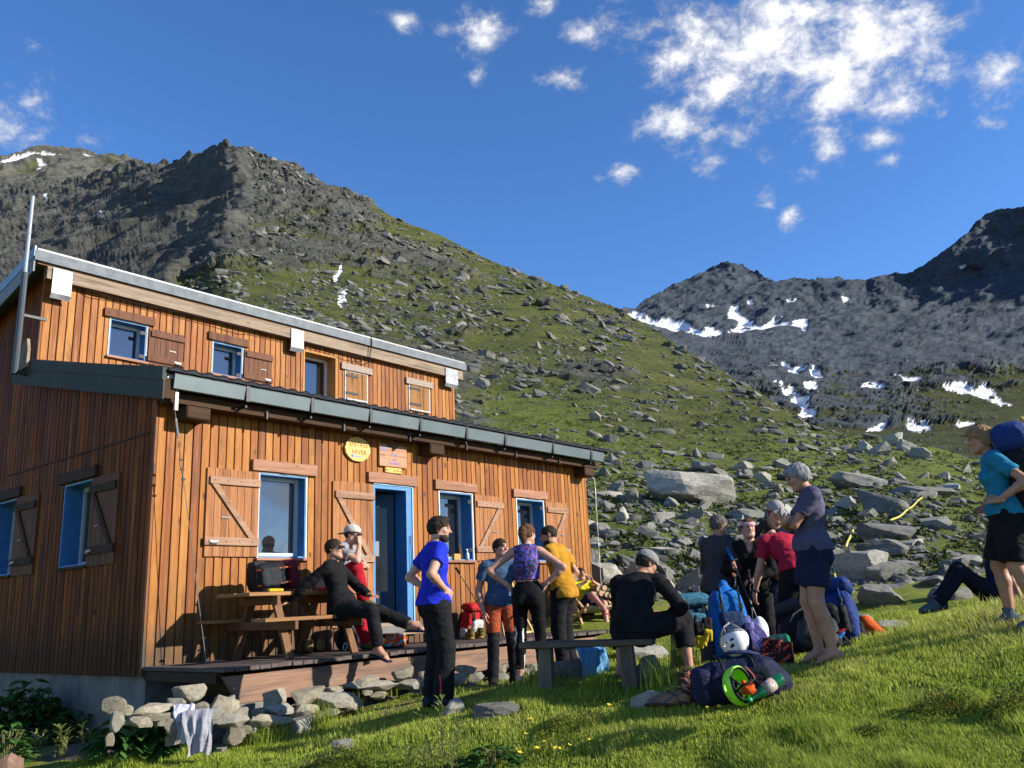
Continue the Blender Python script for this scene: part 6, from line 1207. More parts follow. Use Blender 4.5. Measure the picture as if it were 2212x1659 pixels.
# 8 person in red
build_person(ground(1724,1414,8.9),-14,1.70,'person in crimson T-shirt and black trousers bending forward, back to us',dict(skin=0,fem=1,hair='dark',hairstyle='messy',hyaw=14,hpitch=-40,tilt=16,lean=30,bend=20,watch=-1,pelvis=(.05,-.12,.895),armL=dict(to=(-.20,.36,.70),hint=(-.6,-1,0),hd=(.0,.25,-1),hn=(1,0,0),curl=.6),armR=dict(to=(.22,.42,.78),hint=(.6,-1,0)),top=dict(m=cloth('crimson_shirt',(.42,.02,.05),(.33,.014,.036)),sleeve=.58,hem=-.0,o=.016,wr=.009),bot=dict(m=BLK,hemr=.08,o=.022,kneer=.012),legR=dict(to=(.14,.02,.075)),legL=dict(to=(-.12,.06,.075)),shoem=cloth('dark_shoe',0)))
# 9 man behind in cap
build_person(ground(1704,1400,9.85),186,1.88,'man in pale grey cap and navy T-shirt looking down behind the person in red',dict(skin=0,hair='brown',hairstyle='short',hyaw=10,hpitch=-16,bend=5,cap=dict(m=cloth('pale_grey_cap_cloth',(.33,.32,.30),(.28,.27,.25))),armR=dict(to=(.1,.32,1.0),hint=(1,-.3,-.3)),armL=dict(to=(-.1,.32,1.0),hint=(-1,-.3,-.3)),top=dict(m=NAVY,sleeve=.6,hem=-.08,o=.015),bot=dict(m=NAVY,hemr=.08,o=.018),shoem=cloth('dark_shoe',0)))
# 10 grey haired woman
ro10,J10=build_person(ground(1786,1427,7.4),-82,1.70,'grey haired woman in heather purple T-shirt and navy shorts with folded arms',dict(skin=1,fem=1,girth=1.06,hair='grey',hairstyle='bob',hpitch=-22,hyaw=2,lean=-5,bend=1,armL=dict(to=(.10,.215,1.20),hint=(-.7,.25,-.9),hd=(.9,.1,.35),hn=(0,-1,0),thumb=(0,0,1),curl=.4),armR=dict(to=(-.12,.235,1.13),hint=(.7,.25,-.9),hd=(-.9,.05,.3),hn=(0,-1,0),thumb=(0,0,1),curl=.4),top=dict(m=cloth('heather_purple_shirt',(.075,.072,.125),(.105,.10,.165)),sleeve=.62,hem=-.0,o=.014,wr=.007),bot=dict(m=NAVY,len=.72,o=.022,hemr=.022,waist=.07),legR=dict(to=(.075,.035,.078),foot=(.05,1,-.12)),legL=dict(to=(-.085,-.045,.078),foot=(.0,1,-.12)),shoe='sandal',shoem=cloth('brown_leather_strap',(.09,.035,.02)),ankle_strap=1,strap=.6))
# 11 hiker with rucksack
ro11,J11=build_person(ground(2222,1362,7.05),-66,1.68,'hiker in turquoise T-shirt and black shorts carrying a big blue rucksack, at right edge',dict(skin=1,fem=1,girth=1.05,hair='blond',hairstyle='bob',hyaw=4,hpitch=-8,lean=2,bend=3,armL=dict(to=(-.25,.06,1.0),hint=(-.4,-1,-.6),hd=(.2,.9,.1),hn=(.7,0,-.5),curl=.9),armR=dict(to=(.25,.10,1.0),hint=(.4,-1,-.3)),top=dict(m=cloth('turquoise_shirt',(.02,.22,.36),(.015,.17,.29)),sleeve=.6,hem=-.0,o=.015),bot=dict(m=BLK,len=.92,o=.026,hemr=.028),legR=dict(to=(.10,.10,.085),foot=(.1,1,-.1)),legL=dict(to=(-.10,-.10,.085),foot=(-.05,1,-.1)),shoe='boot',shoem=cloth('grey_blue_boot',(.07,.10,.13),(.11,.14,.17))))
# 12 person sitting beyond the edge
P=ground(2128,1312,9.3); build_person(P,-84,1.74,'person in navy sitting on the turf with raised knees behind the hiker',dict(skin=0,hair='brown',pelvis=(0,-.12,.115),tilt=-20,lean=-22,bend=12,hpitch=10,armR=dict(to=(.26,-.48,.07),hint=(.5,-1,.2),hd=(.3,-.8,-.3)),armL=dict(to=(-.26,-.46,.07),hint=(-.5,-1,.2),hd=(-.3,-.8,-.3)),top=dict(m=NAVY,sleeve=.95,hem=-.03),bot=dict(m=cloth('dark_navy_trousers',(.012,.014,.024)),hemr=.075,o=.016),legL=dict(to=(-.10,.52,.08),hint=(0,.3,1)),legR=dict(to=(.12,.42,.08),hint=(0,.3,1)),shoe='boot',shoem=cloth('grey_blue_boot',0)))
# 13 man in black fleece on the near bench
hw=lambda x,y,z:h2w(x,y,z)
P=hw(1.72,-1.33,0.0); pz=.45+.095
ro13,J13=build_person(P,100,1.80,'man in black fleece and sunglasses leaning back on the picnic bench, legs crossed',dict(skin=1,hair='dark',hairstyle='short',glasses=1,pelvis=(0,0,pz),tilt=-14,lean=-16,bend=4,side=4,hyaw=0,hpitch=4,armR=dict(to=(.28,-.70,.50),hint=(.6,-.6,-.1),hd=(.1,-.9,-.15),hn=(0,.1,-1),curl=.1),armL=dict(to=(-.12,.28,pz+.12),hint=(-.9,-.5,0),hd=(.5,.8,0),hn=(0,0,-1),curl=.5),
  top=dict(m=BLK2,sleeve=1.97,hem=-.05,o=.016,collar=1,wr=.008),bot=dict(m=BLK,len=1.9,hemr=.072,o=.018,kneer=.008),legL=dict(to=(-.02,.86,.30),hint=(.3,.2,1),foot=(.1,1,-.05)),legR=dict(to=(.16,.50,.045),hint=(.3,1,.5),foot=(.35,1,-.35)),shoe='sandal',shoem=cloth('navy_sandal',(.02,.025,.06)),strap=1.8))
# 14 man in red trousers on the table end
P=hw(2.22,-.52,0.0); pz=.735+.10
build_person(P,104,1.78,'man in grey T-shirt, red trousers and backward cap sitting on the table, hand over face',dict(skin=0,hair='brown',hairstyle='short',glasses=1,pelvis=(0,0,pz),tilt=6,lean=12,bend=16,hyaw=6,hpitch=-10,cap=dict(m=cloth('off_white_cap_cloth',(.52,.49,.43),(.58,.55,.5)),back=1),armR=dict(to=(.05,.40,1.315),hint=(.6,.6,-1),hd=(-.3,-.15,1),hn=(-.2,-1,0),thumb=(-1,0,0),curl=.5),armL=dict(to=(-.12,.40,pz+.22),hint=(-1,-.2,-.2)),
  top=dict(m=cloth('light_grey_shirt',(.235,.23,.245),(.29,.285,.30)),sleeve=.62,hem=-.06,o=.018,wr=.009),bot=dict(m=cloth('red_trouser_cloth',(.38,.012,.025),(.30,.008,.018)),hemr=.08,o=.02,kneer=.012),legR=dict(to=(.12,.50,.60),hint=(.1,.3,1),foot=(.1,1,-.1)),legL=dict(to=(-.16,.42,.085),hint=(-.2,1,.3)),shoe='boot',shoem=cloth('ochre_boot',(.16,.11,.04),(.05,.045,.04))))
# 15 person in yellow in the deck chair
P=hw(7.62,-.75,0.0)
ro15,J15=build_person(P,158,1.60,'person in yellow T-shirt and navy shorts lounging with pink sandals in the deck chair',dict(skin=2,fem=1,hair='brown',hairstyle='short',pelvis=(0,0,.37),tilt=-30,lean=-34,bend=14,hpitch=-4,armR=dict(to=(.07,.19,.80),hint=(1,.3,-.6),hd=(-.3,-.2,.8),curl=.9),armL=dict(to=(-.04,.19,.80),hint=(-1,.3,-.6),hd=(.3,-.2,.8),curl=.9),top=dict(m=cloth('lemon_shirt',(.55,.50,.02),(.5,.42,.015)),sleeve=.6,hem=-.05),bot=dict(m=NAVY,len=.8,hemr=.02,o=.02),legR=dict(to=(.02,.66,.34),hint=(0,.2,1),foot=(.1,1,-.2)),legL=dict(to=(-.10,.52,.045),hint=(-.2,1,.4),foot=(0,1,-.12)),shoe='sandal',shoem=cloth('coral_sandal',(.55,.09,.08))))
# ================= table, benches, rucksacks and small gear
TBL=plank_mat('picnic_table_wood',(.30,.155,.06),(.38,.21,.09),(.20,.10,.045),0); TBLD=plank_mat('picnic_frame_wood',(.15,.075,.038),(.20,.105,.055),(.10,.05,.03),2)
t0=empty('picnic_table',h2w(1.5,-.72,.003),HA,'brown wooden picnic table with attached benches on the deck','picnic table')
x0,x1=-.88,.90
for j in range(5): mb=MB(); y=-.27+.132*j-.0; mb.box((x0+rnd.uniform(-.01,.01),y-.063,.70),(x1,y+.063,.742),0,.005); mb.build('top_plank',TBL,t0)
for y in(-.62,-.485,.485,.62): mb=MB(); mb.box((x0-.02,y-.062,.415),(x1+.02,y+.062,.455),0,.005); mb.build('bench_plank',TBL,t0)
for x in(-.5,.43):
    mb=MB(); mb.box((x-.022,-.70,.32),(x+.022,.70,.414),0,.004); mb.build('bench_bearer',TBLD,t0)
    mb=MB(); mb.box((x-.022,-.36,.60),(x+.022,.36,.699),0,.004); mb.build('top_bearer',TBLD,t0)
    for s_ in(1,-1): mb=MB(); mb.bar((x+.045,s_*.22,.68),(x+.045,s_*.52,.0),.045,.095,up=(1,0,0)); mb.build('leg',TBLD,t0)
    mb=MB(); mb.bar((x+(.05 if x<0 else -.05),0,.34),(x+(.38 if x<0 else -.38),0,.68),.04,.07); mb.build('brace',TBLD,t0)
def bench(nm,A,B,zt,lb,wd=.24,th=.055,legs=(.18,.8),lw=.11):
    A=np.array(A);B=np.array(B); c=(A+B)/2; yaw=math.atan2(B[1]-A[1],B[0]-A[0]); L=np.linalg.norm((B-A)[:2]); o=empty(nm,(c[0],c[1],zt),yaw,lb,'bench')
    n=9; xs_=np.linspace(-L/2,L/2,n); V=[];F=[]
    for i,x in enumerate(xs_):
        e=rnd.uniform(-.008,.008); 
        for (y,z) in((-wd/2+e,-th*.8),(-wd/2+e*.6,-th*.15),(-wd/2+.02,0),(wd/2-.02,.004),(wd/2-e,-th*.2),(wd/2,-th),(-wd/2+.05,-th)): V.append((x+(rnd.uniform(-.02,.02) if i in(0,n-1) else 0),y,z+rnd.uniform(-.003,.003)))
    for i in range(n-1):
        for j in range(7): F.append((i*7+j,i*7+(j+1)%7,(i+1)*7+(j+1)%7,(i+1)*7+j))
    F+=[tuple(range(7))[::-1],tuple(range((n-1)*7,n*7))]
    OW=plank_mat('old_bench_wood',(.085,.066,.048),(.14,.11,.08),(.045,.036,.027),0); mb=MB(); mb.add(V,[f[::-1] for f in F]); mb.build('seat',OW,o)
    for f in legs:
        x=-L/2+L*f; gzv=gz(*(c[:2]+np.array([math.cos(yaw),math.sin(yaw)])*x))-zt
        mb=MB(); pr=[(-lw/2,-.06),(-.01,-.08),(lw/2,-.055),(lw/2,.05),(0,.08),(-lw/2,.05)]; V=[(x+a,b,-th*.9) for a,b in pr]+[(x+a*1.25+.02*(1 if f>.5 else -1),b*1.1,gzv-.12) for a,b in pr]; k=6; mb.add(V,[tuple(range(k)),tuple(range(k,2*k))[::-1]]+[(i,i+k,(i+1)%k+k,(i+1)%k) for i in range(k)]); mb.build('leg',plank_mat('old_bench_leg',(.11,.088,.066),(.18,.15,.115),(.05,.04,.03),2),o)
    return o
a=at(1130,1383,8.05); b=at(1410,1384,7.7); zt=(a[2]+b[2])/2; bench('rough_bench',a,b,zt,'rough grey plank bench on two split log legs, man in black on it')
a=at(1440,1358,9.0); b=at(1532,1359,8.9); bench('rough_bench',a,b,a[2],'second rough plank bench carrying the teal rucksack',.3,.06,(.2,.85),.09)
def fab(n,c,c2=None): return cloth(n,c,c2,.62,.35)
def rucksack(nm,P,rz,tilt,dims,mb_,ml,label,mp=None,strap=BLK,roll=0,lid=1,pocket=1,harness=1,sides=1,cat='rucksack',collar=0,nzs=.010):
    w,d,h=dims; o=empty(nm,P,0,label,cat); o.rotation_euler=(R(tilt),R(roll),rz)
    f=Fld((-w*.8,-d*.9,-.06),(w*.8,d*.9,h*1.2+.05),.012); f.box((0,0,h*.5),(w*.46,d*.44,h*.5),r=min(w,d)*.28,bul=.10,nz=nzs,nf=7,taper=.06 if not collar else .14)
    for z in(.3,.62): f.cone((-w*.6,-d*.62,h*z),(w*.6,-d*.62,h*z),.02,.02,.03,neg=True)
    if collar: f.cone((0,0,h*.92),(0,-.01,h*1.08),w*.34,w*.14,.05,flat=((0,1,0),.8)); 
    f.noise(.005,22); fobj('pack_body',f,mb_,o)
    if lid:
        f=Fld((-w*.8,-d*.9,h*.8),(w*.8,d*.9,h+.3),.012); f.box((0,-.02,h+.045),(w*.50,d*.48,.065),r=.055,bul=.06,nz=.008,nf=9); f.noise(.004,25); l=fobj('lid',f,ml,o); mb=MB(); mb.tube([(-w*.3,-d*.52,h+.03),(0,-d*.55,h+.035),(w*.3,-d*.52,h+.03)],.005,5); mb.build('zip',strap,l)
    if pocket: f=Fld((-w*.6,-d*.9,0),(w*.6,0,h),.012); f.box((0,-d*.46,h*.4),(w*.34,.05,h*.28),r=.04,nz=.006,nf=10); f.noise(.004,25); fobj('front_pocket',f,mp or mb_,o)
    if sides:
        for s_ in(1,-1): f=Fld((s_*w*.5-.1,-d*.6,-.02),(s_*w*.5+.1,d*.6,h*.5),.012); f.box((s_*w*.47,0,h*.2),(.04,d*.30,h*.18),r=.035,nz=.005,nf=12); fobj('side_pocket',f,mp or ml,o)
    for s_ in(1,-1):
        mb=MB(); x=s_*w*.26; mb.tube([(x,-d*.2,h+.1 if lid else h),(x,-d*.50,h+.02),(x,-d*.56,h*.7),(x,-d*.54,h*.35),(x,-d*.42,h*.04)],.011,5); mb.build('compression_strap',strap,o,True)
        mb=MB(); mb.obox((x,-d*.575,h*.74),np.eye(3),(.018,.008,.025),0,.004); mb.build('buckle',IRON,o)
        if harness: mb=MB(); mb.tube([(s_*w*.16,d*.42,h*.92),(s_*w*.24,d*.66,h*.8),(s_*w*.27,d*.72,h*.55),(s_*w*.34,d*.55,h*.22),(s_*w*.36,d*.42,h*.1)],[.02,.026,.026,.018,.012],6); mb.build('shoulder_strap',strap,o,True)
    return o
TEAL=fab('teal_ripstop',(.035,.135,.20),(.05,.17,.24)); TEALD=fab('dark_teal',(.02,.075,.12)); SKYB=fab('sky_blue_ripstop',(.008,.12,.42),(.012,.16,.50)); NVP=fab('navy_ripstop',(.010,.013,.036),(.016,.02,.055)); BLKP=fab('black_ripstop',(.012,.012,.014),(.02,.02,.023)); GRYP=fab('grey_ripstop',(.09,.095,.105),(.12,.125,.135)); REDP=fab('red_ripstop',(.42,.02,.02),(.34,.015,.015)); ORG=fab('orange_ripstop',(.70,.11,.015),(.6,.08,.01)); DBL=fab('deep_blue_ripstop',(.014,.035,.15),(.02,.05,.20)); WHTP=mat('helmet_white',(.78,.78,.78),(.72,.72,.73),8,.3); YLW=fab('yellow_fabric',(.62,.44,.02)); MAR=fab('maroon_ripstop',(.16,.015,.03))
P=at(1490,1354,8.95); rucksack('teal_rucksack',P,.2,4,(.36,.26,.22),TEALD,TEAL,'teal rucksack on the second bench beside the walking poles',mp=TEAL)
P=ground(1584,1424,8.3); blue=rucksack('blue_rucksack',P,.1,-7,(.345,.28,.64),SKYB,SKYB,'tall sky blue rucksack standing on the grass with a white helmet hung on it',mp=fab('blue_black_panel',(.015,.04,.11)),lid=0,collar=1)
BP=np.array(P)
def helmet(P,rot,m,label,strapm,size=1.,dots=None):
    o=empty('climbing_helmet',P,0,label,'helmet'); o.rotation_euler=rot; f=Fld((-.15,-.18,-.08),(.15,.18,.17),.006); f.ell((0,0,.0),(.112,.138,.125),nz=.0); f.ell((0,0,-.008),(.100,.126,.112),neg=True,k=.004); f.plane((0,.12,-1),.03)
    for s_ in(1,-1):
        for (y,z,a) in((-.03,.085,0),(.045,.08,0)): f.ell((s_*.062,y,z),(.014,.032,.03),neg=True,k=.006)
        f.ell((s_*.10,0.0,.045),(.03,.034,.011),neg=True,k=.006); f.ell((s_*.085,.08,.04),(.03,.022,.010),neg=True,k=.006)
    fobj('shell',f,m,o); mb=MB()
    for s_ in(1,-1): mb.tube([(s_*.10,.05,-.03),(s_*.085,.02,-.10),(0,-.0,-.165)],.008,5); mb.tube([(s_*.10,-.06,-.03),(s_*.085,.02,-.10)],.007,5)
    mb.build('chin_strap',strapm,o,True); mb=MB(); mb.tube([(.098*math.cos(a),.122*math.sin(a),-.03) for a in np.linspace(0,2*math.pi,22)[:-1]],.012,6,closed=True); mb.build('headband',strapm,o,True)
    if dots:
        mb=MB()
        for a in dots: mb.lathe([(0,0),(.02,0),(.02,.004),(0,.004)],np.array(a[0]),np.array(a[1]),10)
        mb.build('badge',SKYB,o)
    o.scale=(size,)*3; return o
helmet(at(1586,1384,8.02),(R(150),R(8),.3),WHTP,'white vented climbing helmet hanging upside down on the sky blue rucksack',fab('grey_webbing',(.3,.3,.31)),1.08)
# rope hank
o=empty('rope_coil',at(1618,1340,8.05),0,'hank of violet climbing rope hanging beside the white helmet','rope'); ROP=cloth('violet_rope',(.20,.18,.46),(.30,.28,.60),.8,.3); mb=MB()
for i in range(11):
    a=i/10; w=.04+.06*a; x=.02+.13*a; mb.tube([(-.03+.01*i*.3,-.01,.04),(-.02+w*.3,-.03-.004*(i%3),-.10),(x*.7,-.045-.006*(i%4),-.22),(x+.03,-.05,-.34-.008*i),(x+.06,-.03,-.30),(x*.6+.03,-.01,-.1),(.0,.0,.03)],.0066,6)
mb.build('rope_strands',ROP,o,True); mb=MB()
for z in np.linspace(-.07,-.02,5): mb.tube([(.035*math.cos(q)-.005,.03*math.sin(q)-.02,z) for q in np.linspace(0,6.28,14)[:-1]],.006,5,closed=True)
mb.tube([(.02,-.02,-.36),(-.06,-.06,-.385),(-.09,-.10,-.36),(.0,-.08,-.39),(.14,-.06,-.37)],.006,6); mb.build('rope_wrap',ROP,o,True)
def gear_f(nm,label,cat,P,prims,m,h=.008,rot=(0,0,0),part=None,nz=.004):
    P=np.array(P); o=empty(nm,P,0,label,cat); o.rotation_euler=rot
    for pn,pm,ops in ([(part or nm+'_body',m,prims)] if not isinstance(m,list) else [(p[0],p[1],p[2]) for p in m]):
        pts=np.array([q for op in ops for q in ([op[1],op[2]] if op[0]=='c' else [op[1]])]); f=Fld(pts.min(0)-.28,pts.max(0)+.28,h)
        for op in ops:
            if op[0]=='c': f.cone(*op[1:5],**(op[5] if len(op)>5 else {}))
            elif op[0]=='e': f.ell(op[1],op[2],**(op[3] if len(op)>3 else {}))
            elif op[0]=='b': f.box(op[1],op[2],**(op[3] if len(op)>3 else {}))
        if nz: f.noise(nz,22)
        fobj(pn,f,pm,o)
    return o
gear_f('glove','yellow and black glove hanging left of the sky blue rucksack','gloves',at(1512,1362,8.2),None,[('palm',BLKP,[('b',(0,0,0),(.055,.03,.08),dict(r=.03))]),('fingers',YLW,[('c',(-.03,-.02,-.06),(-.035,-.02,-.14),.022,.016),('c',(0,-.02,-.06),(0,-.02,-.15),.02,.015),('c',(.03,-.02,-.06),(.035,-.02,-.13),.02,.015)])])
gear_f('glove','second yellow and black glove just right of the first','gloves',at(1528,1352,8.2),None,[('palm',BLKP,[('b',(0,0,0),(.05,.03,.08),dict(r=.03))]),('fingers',YLW,[('c',(-.02,-.02,-.05),(-.025,-.02,-.14),.03,.014),('c',(.02,-.02,-.05),(.02,-.02,-.13),.02,.015)])])
gear_f('white_bag','white fabric cone standing behind the violet rope','bag',ground(1646,1400,8.15),[('c',(0,0,.12),(0,0,.26),.085,.07,dict(k=.03)),('e',(0,0,.28),(.065,.05,.10),dict(k=.04))],mat('white_nylon',(.66,.66,.70),(.72,.72,.75),6,.6,.2,20,.01))
# walking poles
def pole(a,b,label,grip=BLKP,r=.008,sh=mat('pole_shaft',(.06,.065,.07),None,ro=.35,metal=.6)):
    a=np.array(a);b=np.array(b); o=empty('walking_pole',b,0,label,'walking pole'); v=a-b; L=np.linalg.norm(v); u=v/L
    mb=MB(); mb.tube([u*.04,u*L*.5,u*(L-.14)],[r*.8,r*.9,r],6); mb.build('shaft',sh,o,True); mb=MB(); mb.tube([u*(L-.15),u*(L-.08),u*(L-.02),u*L],[.014,.017,.015,.019],8); mb.build('grip',grip,o,True); mb=MB(); mb.tube([(0,0,0),u*.05],[.003,.006],5); mb.build('tip',STEEL,o); mb=MB(); q=u*.07; x=unit(np.cross(u,[0,1,.3])); y=np.cross(u,x); mb.tube([q+(x*math.cos(t_)+y*math.sin(t_))*.028 for t_ in np.linspace(0,6.28,11)[:-1]],.006,5,closed=True); mb.build('basket',BLKP,o); return o
g1=ground(1478,1420,8.5); pole(at(1489,1332,8.7),g1,'left one of two grey walking poles leaning on the second bench'); g1=ground(1482,1414,8.6); pole(at(1503,1330,8.7),g1,'right one of two grey walking poles leaning on the second bench')
hw_=J7['w2'](J7['W'][1]+unit(np.array([.1,.5,.75]))*.075); tip=ground(1675,1372,9.1); v=unit(tip-hw_); pole(hw_-v*.16,tip,'blue gripped walking pole slanting down from the hand of the headband woman',SKYB,.008)
hw_=J7['w2'](J7['W'][-1]+np.array([.05,.03,-.0])); tip=ground(1628,1380,9.3); pole(hw_+np.array([0,0,.1]),tip,'dark walking pole upright under the lower hand of the headband woman')
# heap of dark rucksacks
rucksack('black_rucksack',ground(1742,1397,8.5),.4,-16,(.40,.28,.42),BLKP,fab('grey_black_lid',(.05,.052,.056)),'black rucksack with grey straps in the middle of the gear heap',strap=GRYP,mp=BLKP,roll=8)
rucksack('black_rucksack',ground(1770,1413,8.0),-.4,-44,(.36,.26,.36),fab('charcoal_ripstop',(.03,.032,.035),(.05,.05,.055)),BLKP,'charcoal rucksack slumped forward behind the bare legs of the grey haired woman',strap=GRYP)
gear_f('sleeping_mat','rolled green sleeping mat with bright green end in the gear heap','sleeping mat',ground(1670,1410,8.1)+np.array([0,0,.12]),None,[('roll',fab('dark_green_mat',(.01,.07,.055),(.015,.1,.08)),[('c',(-.13,0,-.01),(.13,-.06,.03),.075,.075,dict(cut=True,cut0=True))]),('end_cap',fab('bright_green_cap',(.01,.38,.11)),[('c',(.125,-.06,.03),(.145,-.064,.033),.06,.055,dict(cut=True))])],nz=.003)
# ice axe
a=at(1731,1316,7.62); b=at(1776,1368,7.5); o=empty('ice_axe',b,0,'ice axe with yellow shaft lying on the dark rucksacks','ice axe'); v=a-b; L=np.linalg.norm(v); u=v/L; mb=MB(); mb.tube([(0,0,0),v*.93],[.013,.013],7); mb.build('shaft',mat('yellow_axe_shaft',(.50,.33,.02),None,ro=.4),o); mb=MB(); mb.tube([v*.80,v*.96],.016,7); mb.build('grip',BLKP,o); x=unit(np.cross(u,[0,1,0])); mb=MB(); mb.tube([v-x*.10+u*.0-u*.02,v-x*.04,v,v+x*.08,v+x*.15-u*.035],[.016,.010,.010,.008,.003],5); mb.build('axe_head',STEEL,o)
# boots
BOOTS={}
def boot(P,rz,label,key,mu,msole,maccent,hgt=.16,grp=None,tilt=(0,0)):
    if key not in BOOTS:
        o=empty('mountain_boot',(0,0,0)); f=Fld((-.12,-.16,-.02),(.12,.26,.30),.0075); f.cone((0,-.05,.05),(0,.14,.045),.045,.042,.02); f.cone((0,-.045,.06),(0,-.05,hgt),.05,.052,.03,cut=True); f.cone((0,.0,.07),(0,.11,.06),.045,.036,.03); f.cone((0,-.05,hgt-.04),(0,-.05,hgt+.1),.038,.04,.004,neg=True); f.plane((0,0,-1),-.018); fobj('upper',f,[mu,maccent],o,lambda c:(((c[:,2]<.05)&(c[:,1]>.08))|((np.abs(c[:,0])>.042)&(np.abs((c[:,2]*12+c[:,1]*8)%1-.5)<.16))).astype(int))
        f=Fld((-.12,-.16,-.02),(.12,.26,.08),.0075); f.cone((0,-.06,.016),(0,.155,.018),.047,.047,.01,flat=((0,0,1),.38)); fobj('sole',f,msole,o); mb=MB()
        for i in range(5): y=.10-.028*i; z=.085+.022*i; mb.tube([(-.03,y,z),(0,y+.012,z+.012),(.03,y,z)],.004,4)
        mb.build('laces',maccent,o); BOOTS[key]=o
    else:
        s=BOOTS[key]; o=s.copy(); COL.objects.link(o)
        for ch in list(s.children): c=ch.copy(); COL.objects.link(c); c.parent=o
    o.location=P; o.rotation_euler=(tilt[0],tilt[1],rz); return tag(o,label,'boot',grp)
OCH=fab('ochre_suede',(.20,.135,.045),(.13,.09,.035)); TAN=mat('tan_sole',(.42,.24,.05),None,ro=.7); RDB=fab('red_black_boot',(.03,.012,.012),(.05,.018,.016)); ORB=fab('orange_boot_fabric',(.62,.085,.015)); TRQ=mat('turquoise_rubber',(.05,.38,.48),None,ro=.6); BRB=fab('brown_boot',(.055,.03,.022),(.09,.05,.035))
zb=ground(1690,1425,7.7); boot(zb,1.2,'left black and red mountaineering boot in front of the gear heap','mr',RDB,IRON,mat('red_rubber',(.5,.035,.025),None,ro=.6),.2); boot(ground(1672,1428,7.9),1.5,'black and red mountaineering boot standing just behind its twin','mr',RDB,IRON,None,.2); boot(ground(1652,1412,8.0),.8,'third dark mountaineering boot beside the green mat','mr',RDB,IRON,None,.2)
boot(ground(1482,1462,7.35),-.6,'brown boot under the bare right foot of the seated man','bb',BRB,IRON,mat('salmon_rubber',(.42,.14,.09),None,ro=.7),.15); boot(ground(1492,1468,7.2),-1.9,'brown boot pushed against the navy rucksack','bb',BRB,IRON,None,.15)
for i,(x,y,rz,lb) in enumerate(((1440,1480,1.1,'left worn orange brown shoe lying in the grass'),(1464,1478,.5,'right worn orange brown shoe lying near the brown boots'))): boot(ground(x,y,7.1),rz,lb,'sh',fab('worn_shoe_leather',(.30,.16,.09),(.2,.12,.08)),BRB,GRYP,.085,None,(0,R(25)))
for x,y,rz,lb in ((2.02,-.30,-.5,'ochre boot nearest the left table leg under the picnic table'),(2.16,-.34,-.3,'second ochre boot beside it under the picnic table')): boot(h2w(x,y,.003),HA+rz,lb,'oc',OCH,BRB,fab('grey_lace',(.25,.24,.22)),.16)
for x,y,rz,lb in ((2.86,-1.02,1.2,'orange boot with turquoise heel nearest the deck edge'),(3.0,-.92,1.3,'orange boot with turquoise heel half hidden behind its twin')): boot(h2w(x,y,.003),HA+rz,lb,'or',ORB,IRON,TRQ,.17)
for x,y,rz,lb in ((4.72,-.62,-.5,'left yellow and black boot on the deck behind the man in blue'),(5.0,-.56,-.5,'right yellow and black boot on the deck behind the man in blue')): boot(h2w(x,y,.003),HA+rz,lb,'yb',fab('black_yellow_boot',(.05,.04,.02),(.2,.14,.02)),TAN,fab('yellow_lace',(.45,.34,.04)),.15)
# rucksacks on the deck
p_=h2w(1.02,-.68,.748); rucksack('black_rucksack',p_+np.array([-.12,.0,.16]),HA-.1,0,(.34,.32,.46),BLKP,MAR,'black and maroon rucksack lying on the picnic table behind the man in fleece',mp=fab('grey_panel',(.035,.037,.042)),roll=84,strap=ORG)
gear_f('yellow_pouch','small yellow pouch under the rucksack on the picnic table','pouch',h2w(1.02,-.98,.765),[('b',(0,0,0),(.10,.03,.018),dict(r=.012))],YLW,rot=(0,0,HA),nz=.002)
rucksack('black_rucksack',h2w(2.62,-.42,.003),HA+.2,-8,(.32,.24,.30),BLKP,fab('dark_grey_lid',(.03,.03,.033)),'small black rucksack on the deck under the right end of the picnic table',strap=GRYP,lid=1)
mb=MB(); mb.tube([(.03*math.cos(q),0,.045*math.sin(q)) for q in np.linspace(0,6.28,15)[:-1]],.006,6,closed=True); o=mb.build('carabiner',mat('white_metal',(.75,.75,.75),None,ro=.3),None,True); o.location=h2w(2.35,-.62,.055); o.rotation_euler=(0,R(20),HA); tag(o,'white carabiner on the deck by the right table leg','carabiner')
rucksack('red_rucksack',h2w(5.08,-.30,.003),HA,8,(.34,.24,.42),REDP,REDP,'red and black rucksack leaning on the hut wall behind the man in blue',mp=fab('white_panel',(.55,.55,.55)),strap=BLKP)
b=h2w(5.35,-.62,.0); pole(at(986,1228,11.6),b,'black walking pole leaning by the red rucksack')
rucksack('black_rucksack',h2w(7.95,-1.2,.003),HA+.3,-6,(.36,.28,.52),BLKP,BLKP,'black rucksack right of the deck chair, behind the seated man',strap=fab('black_strap',(.015,.015,.016)))
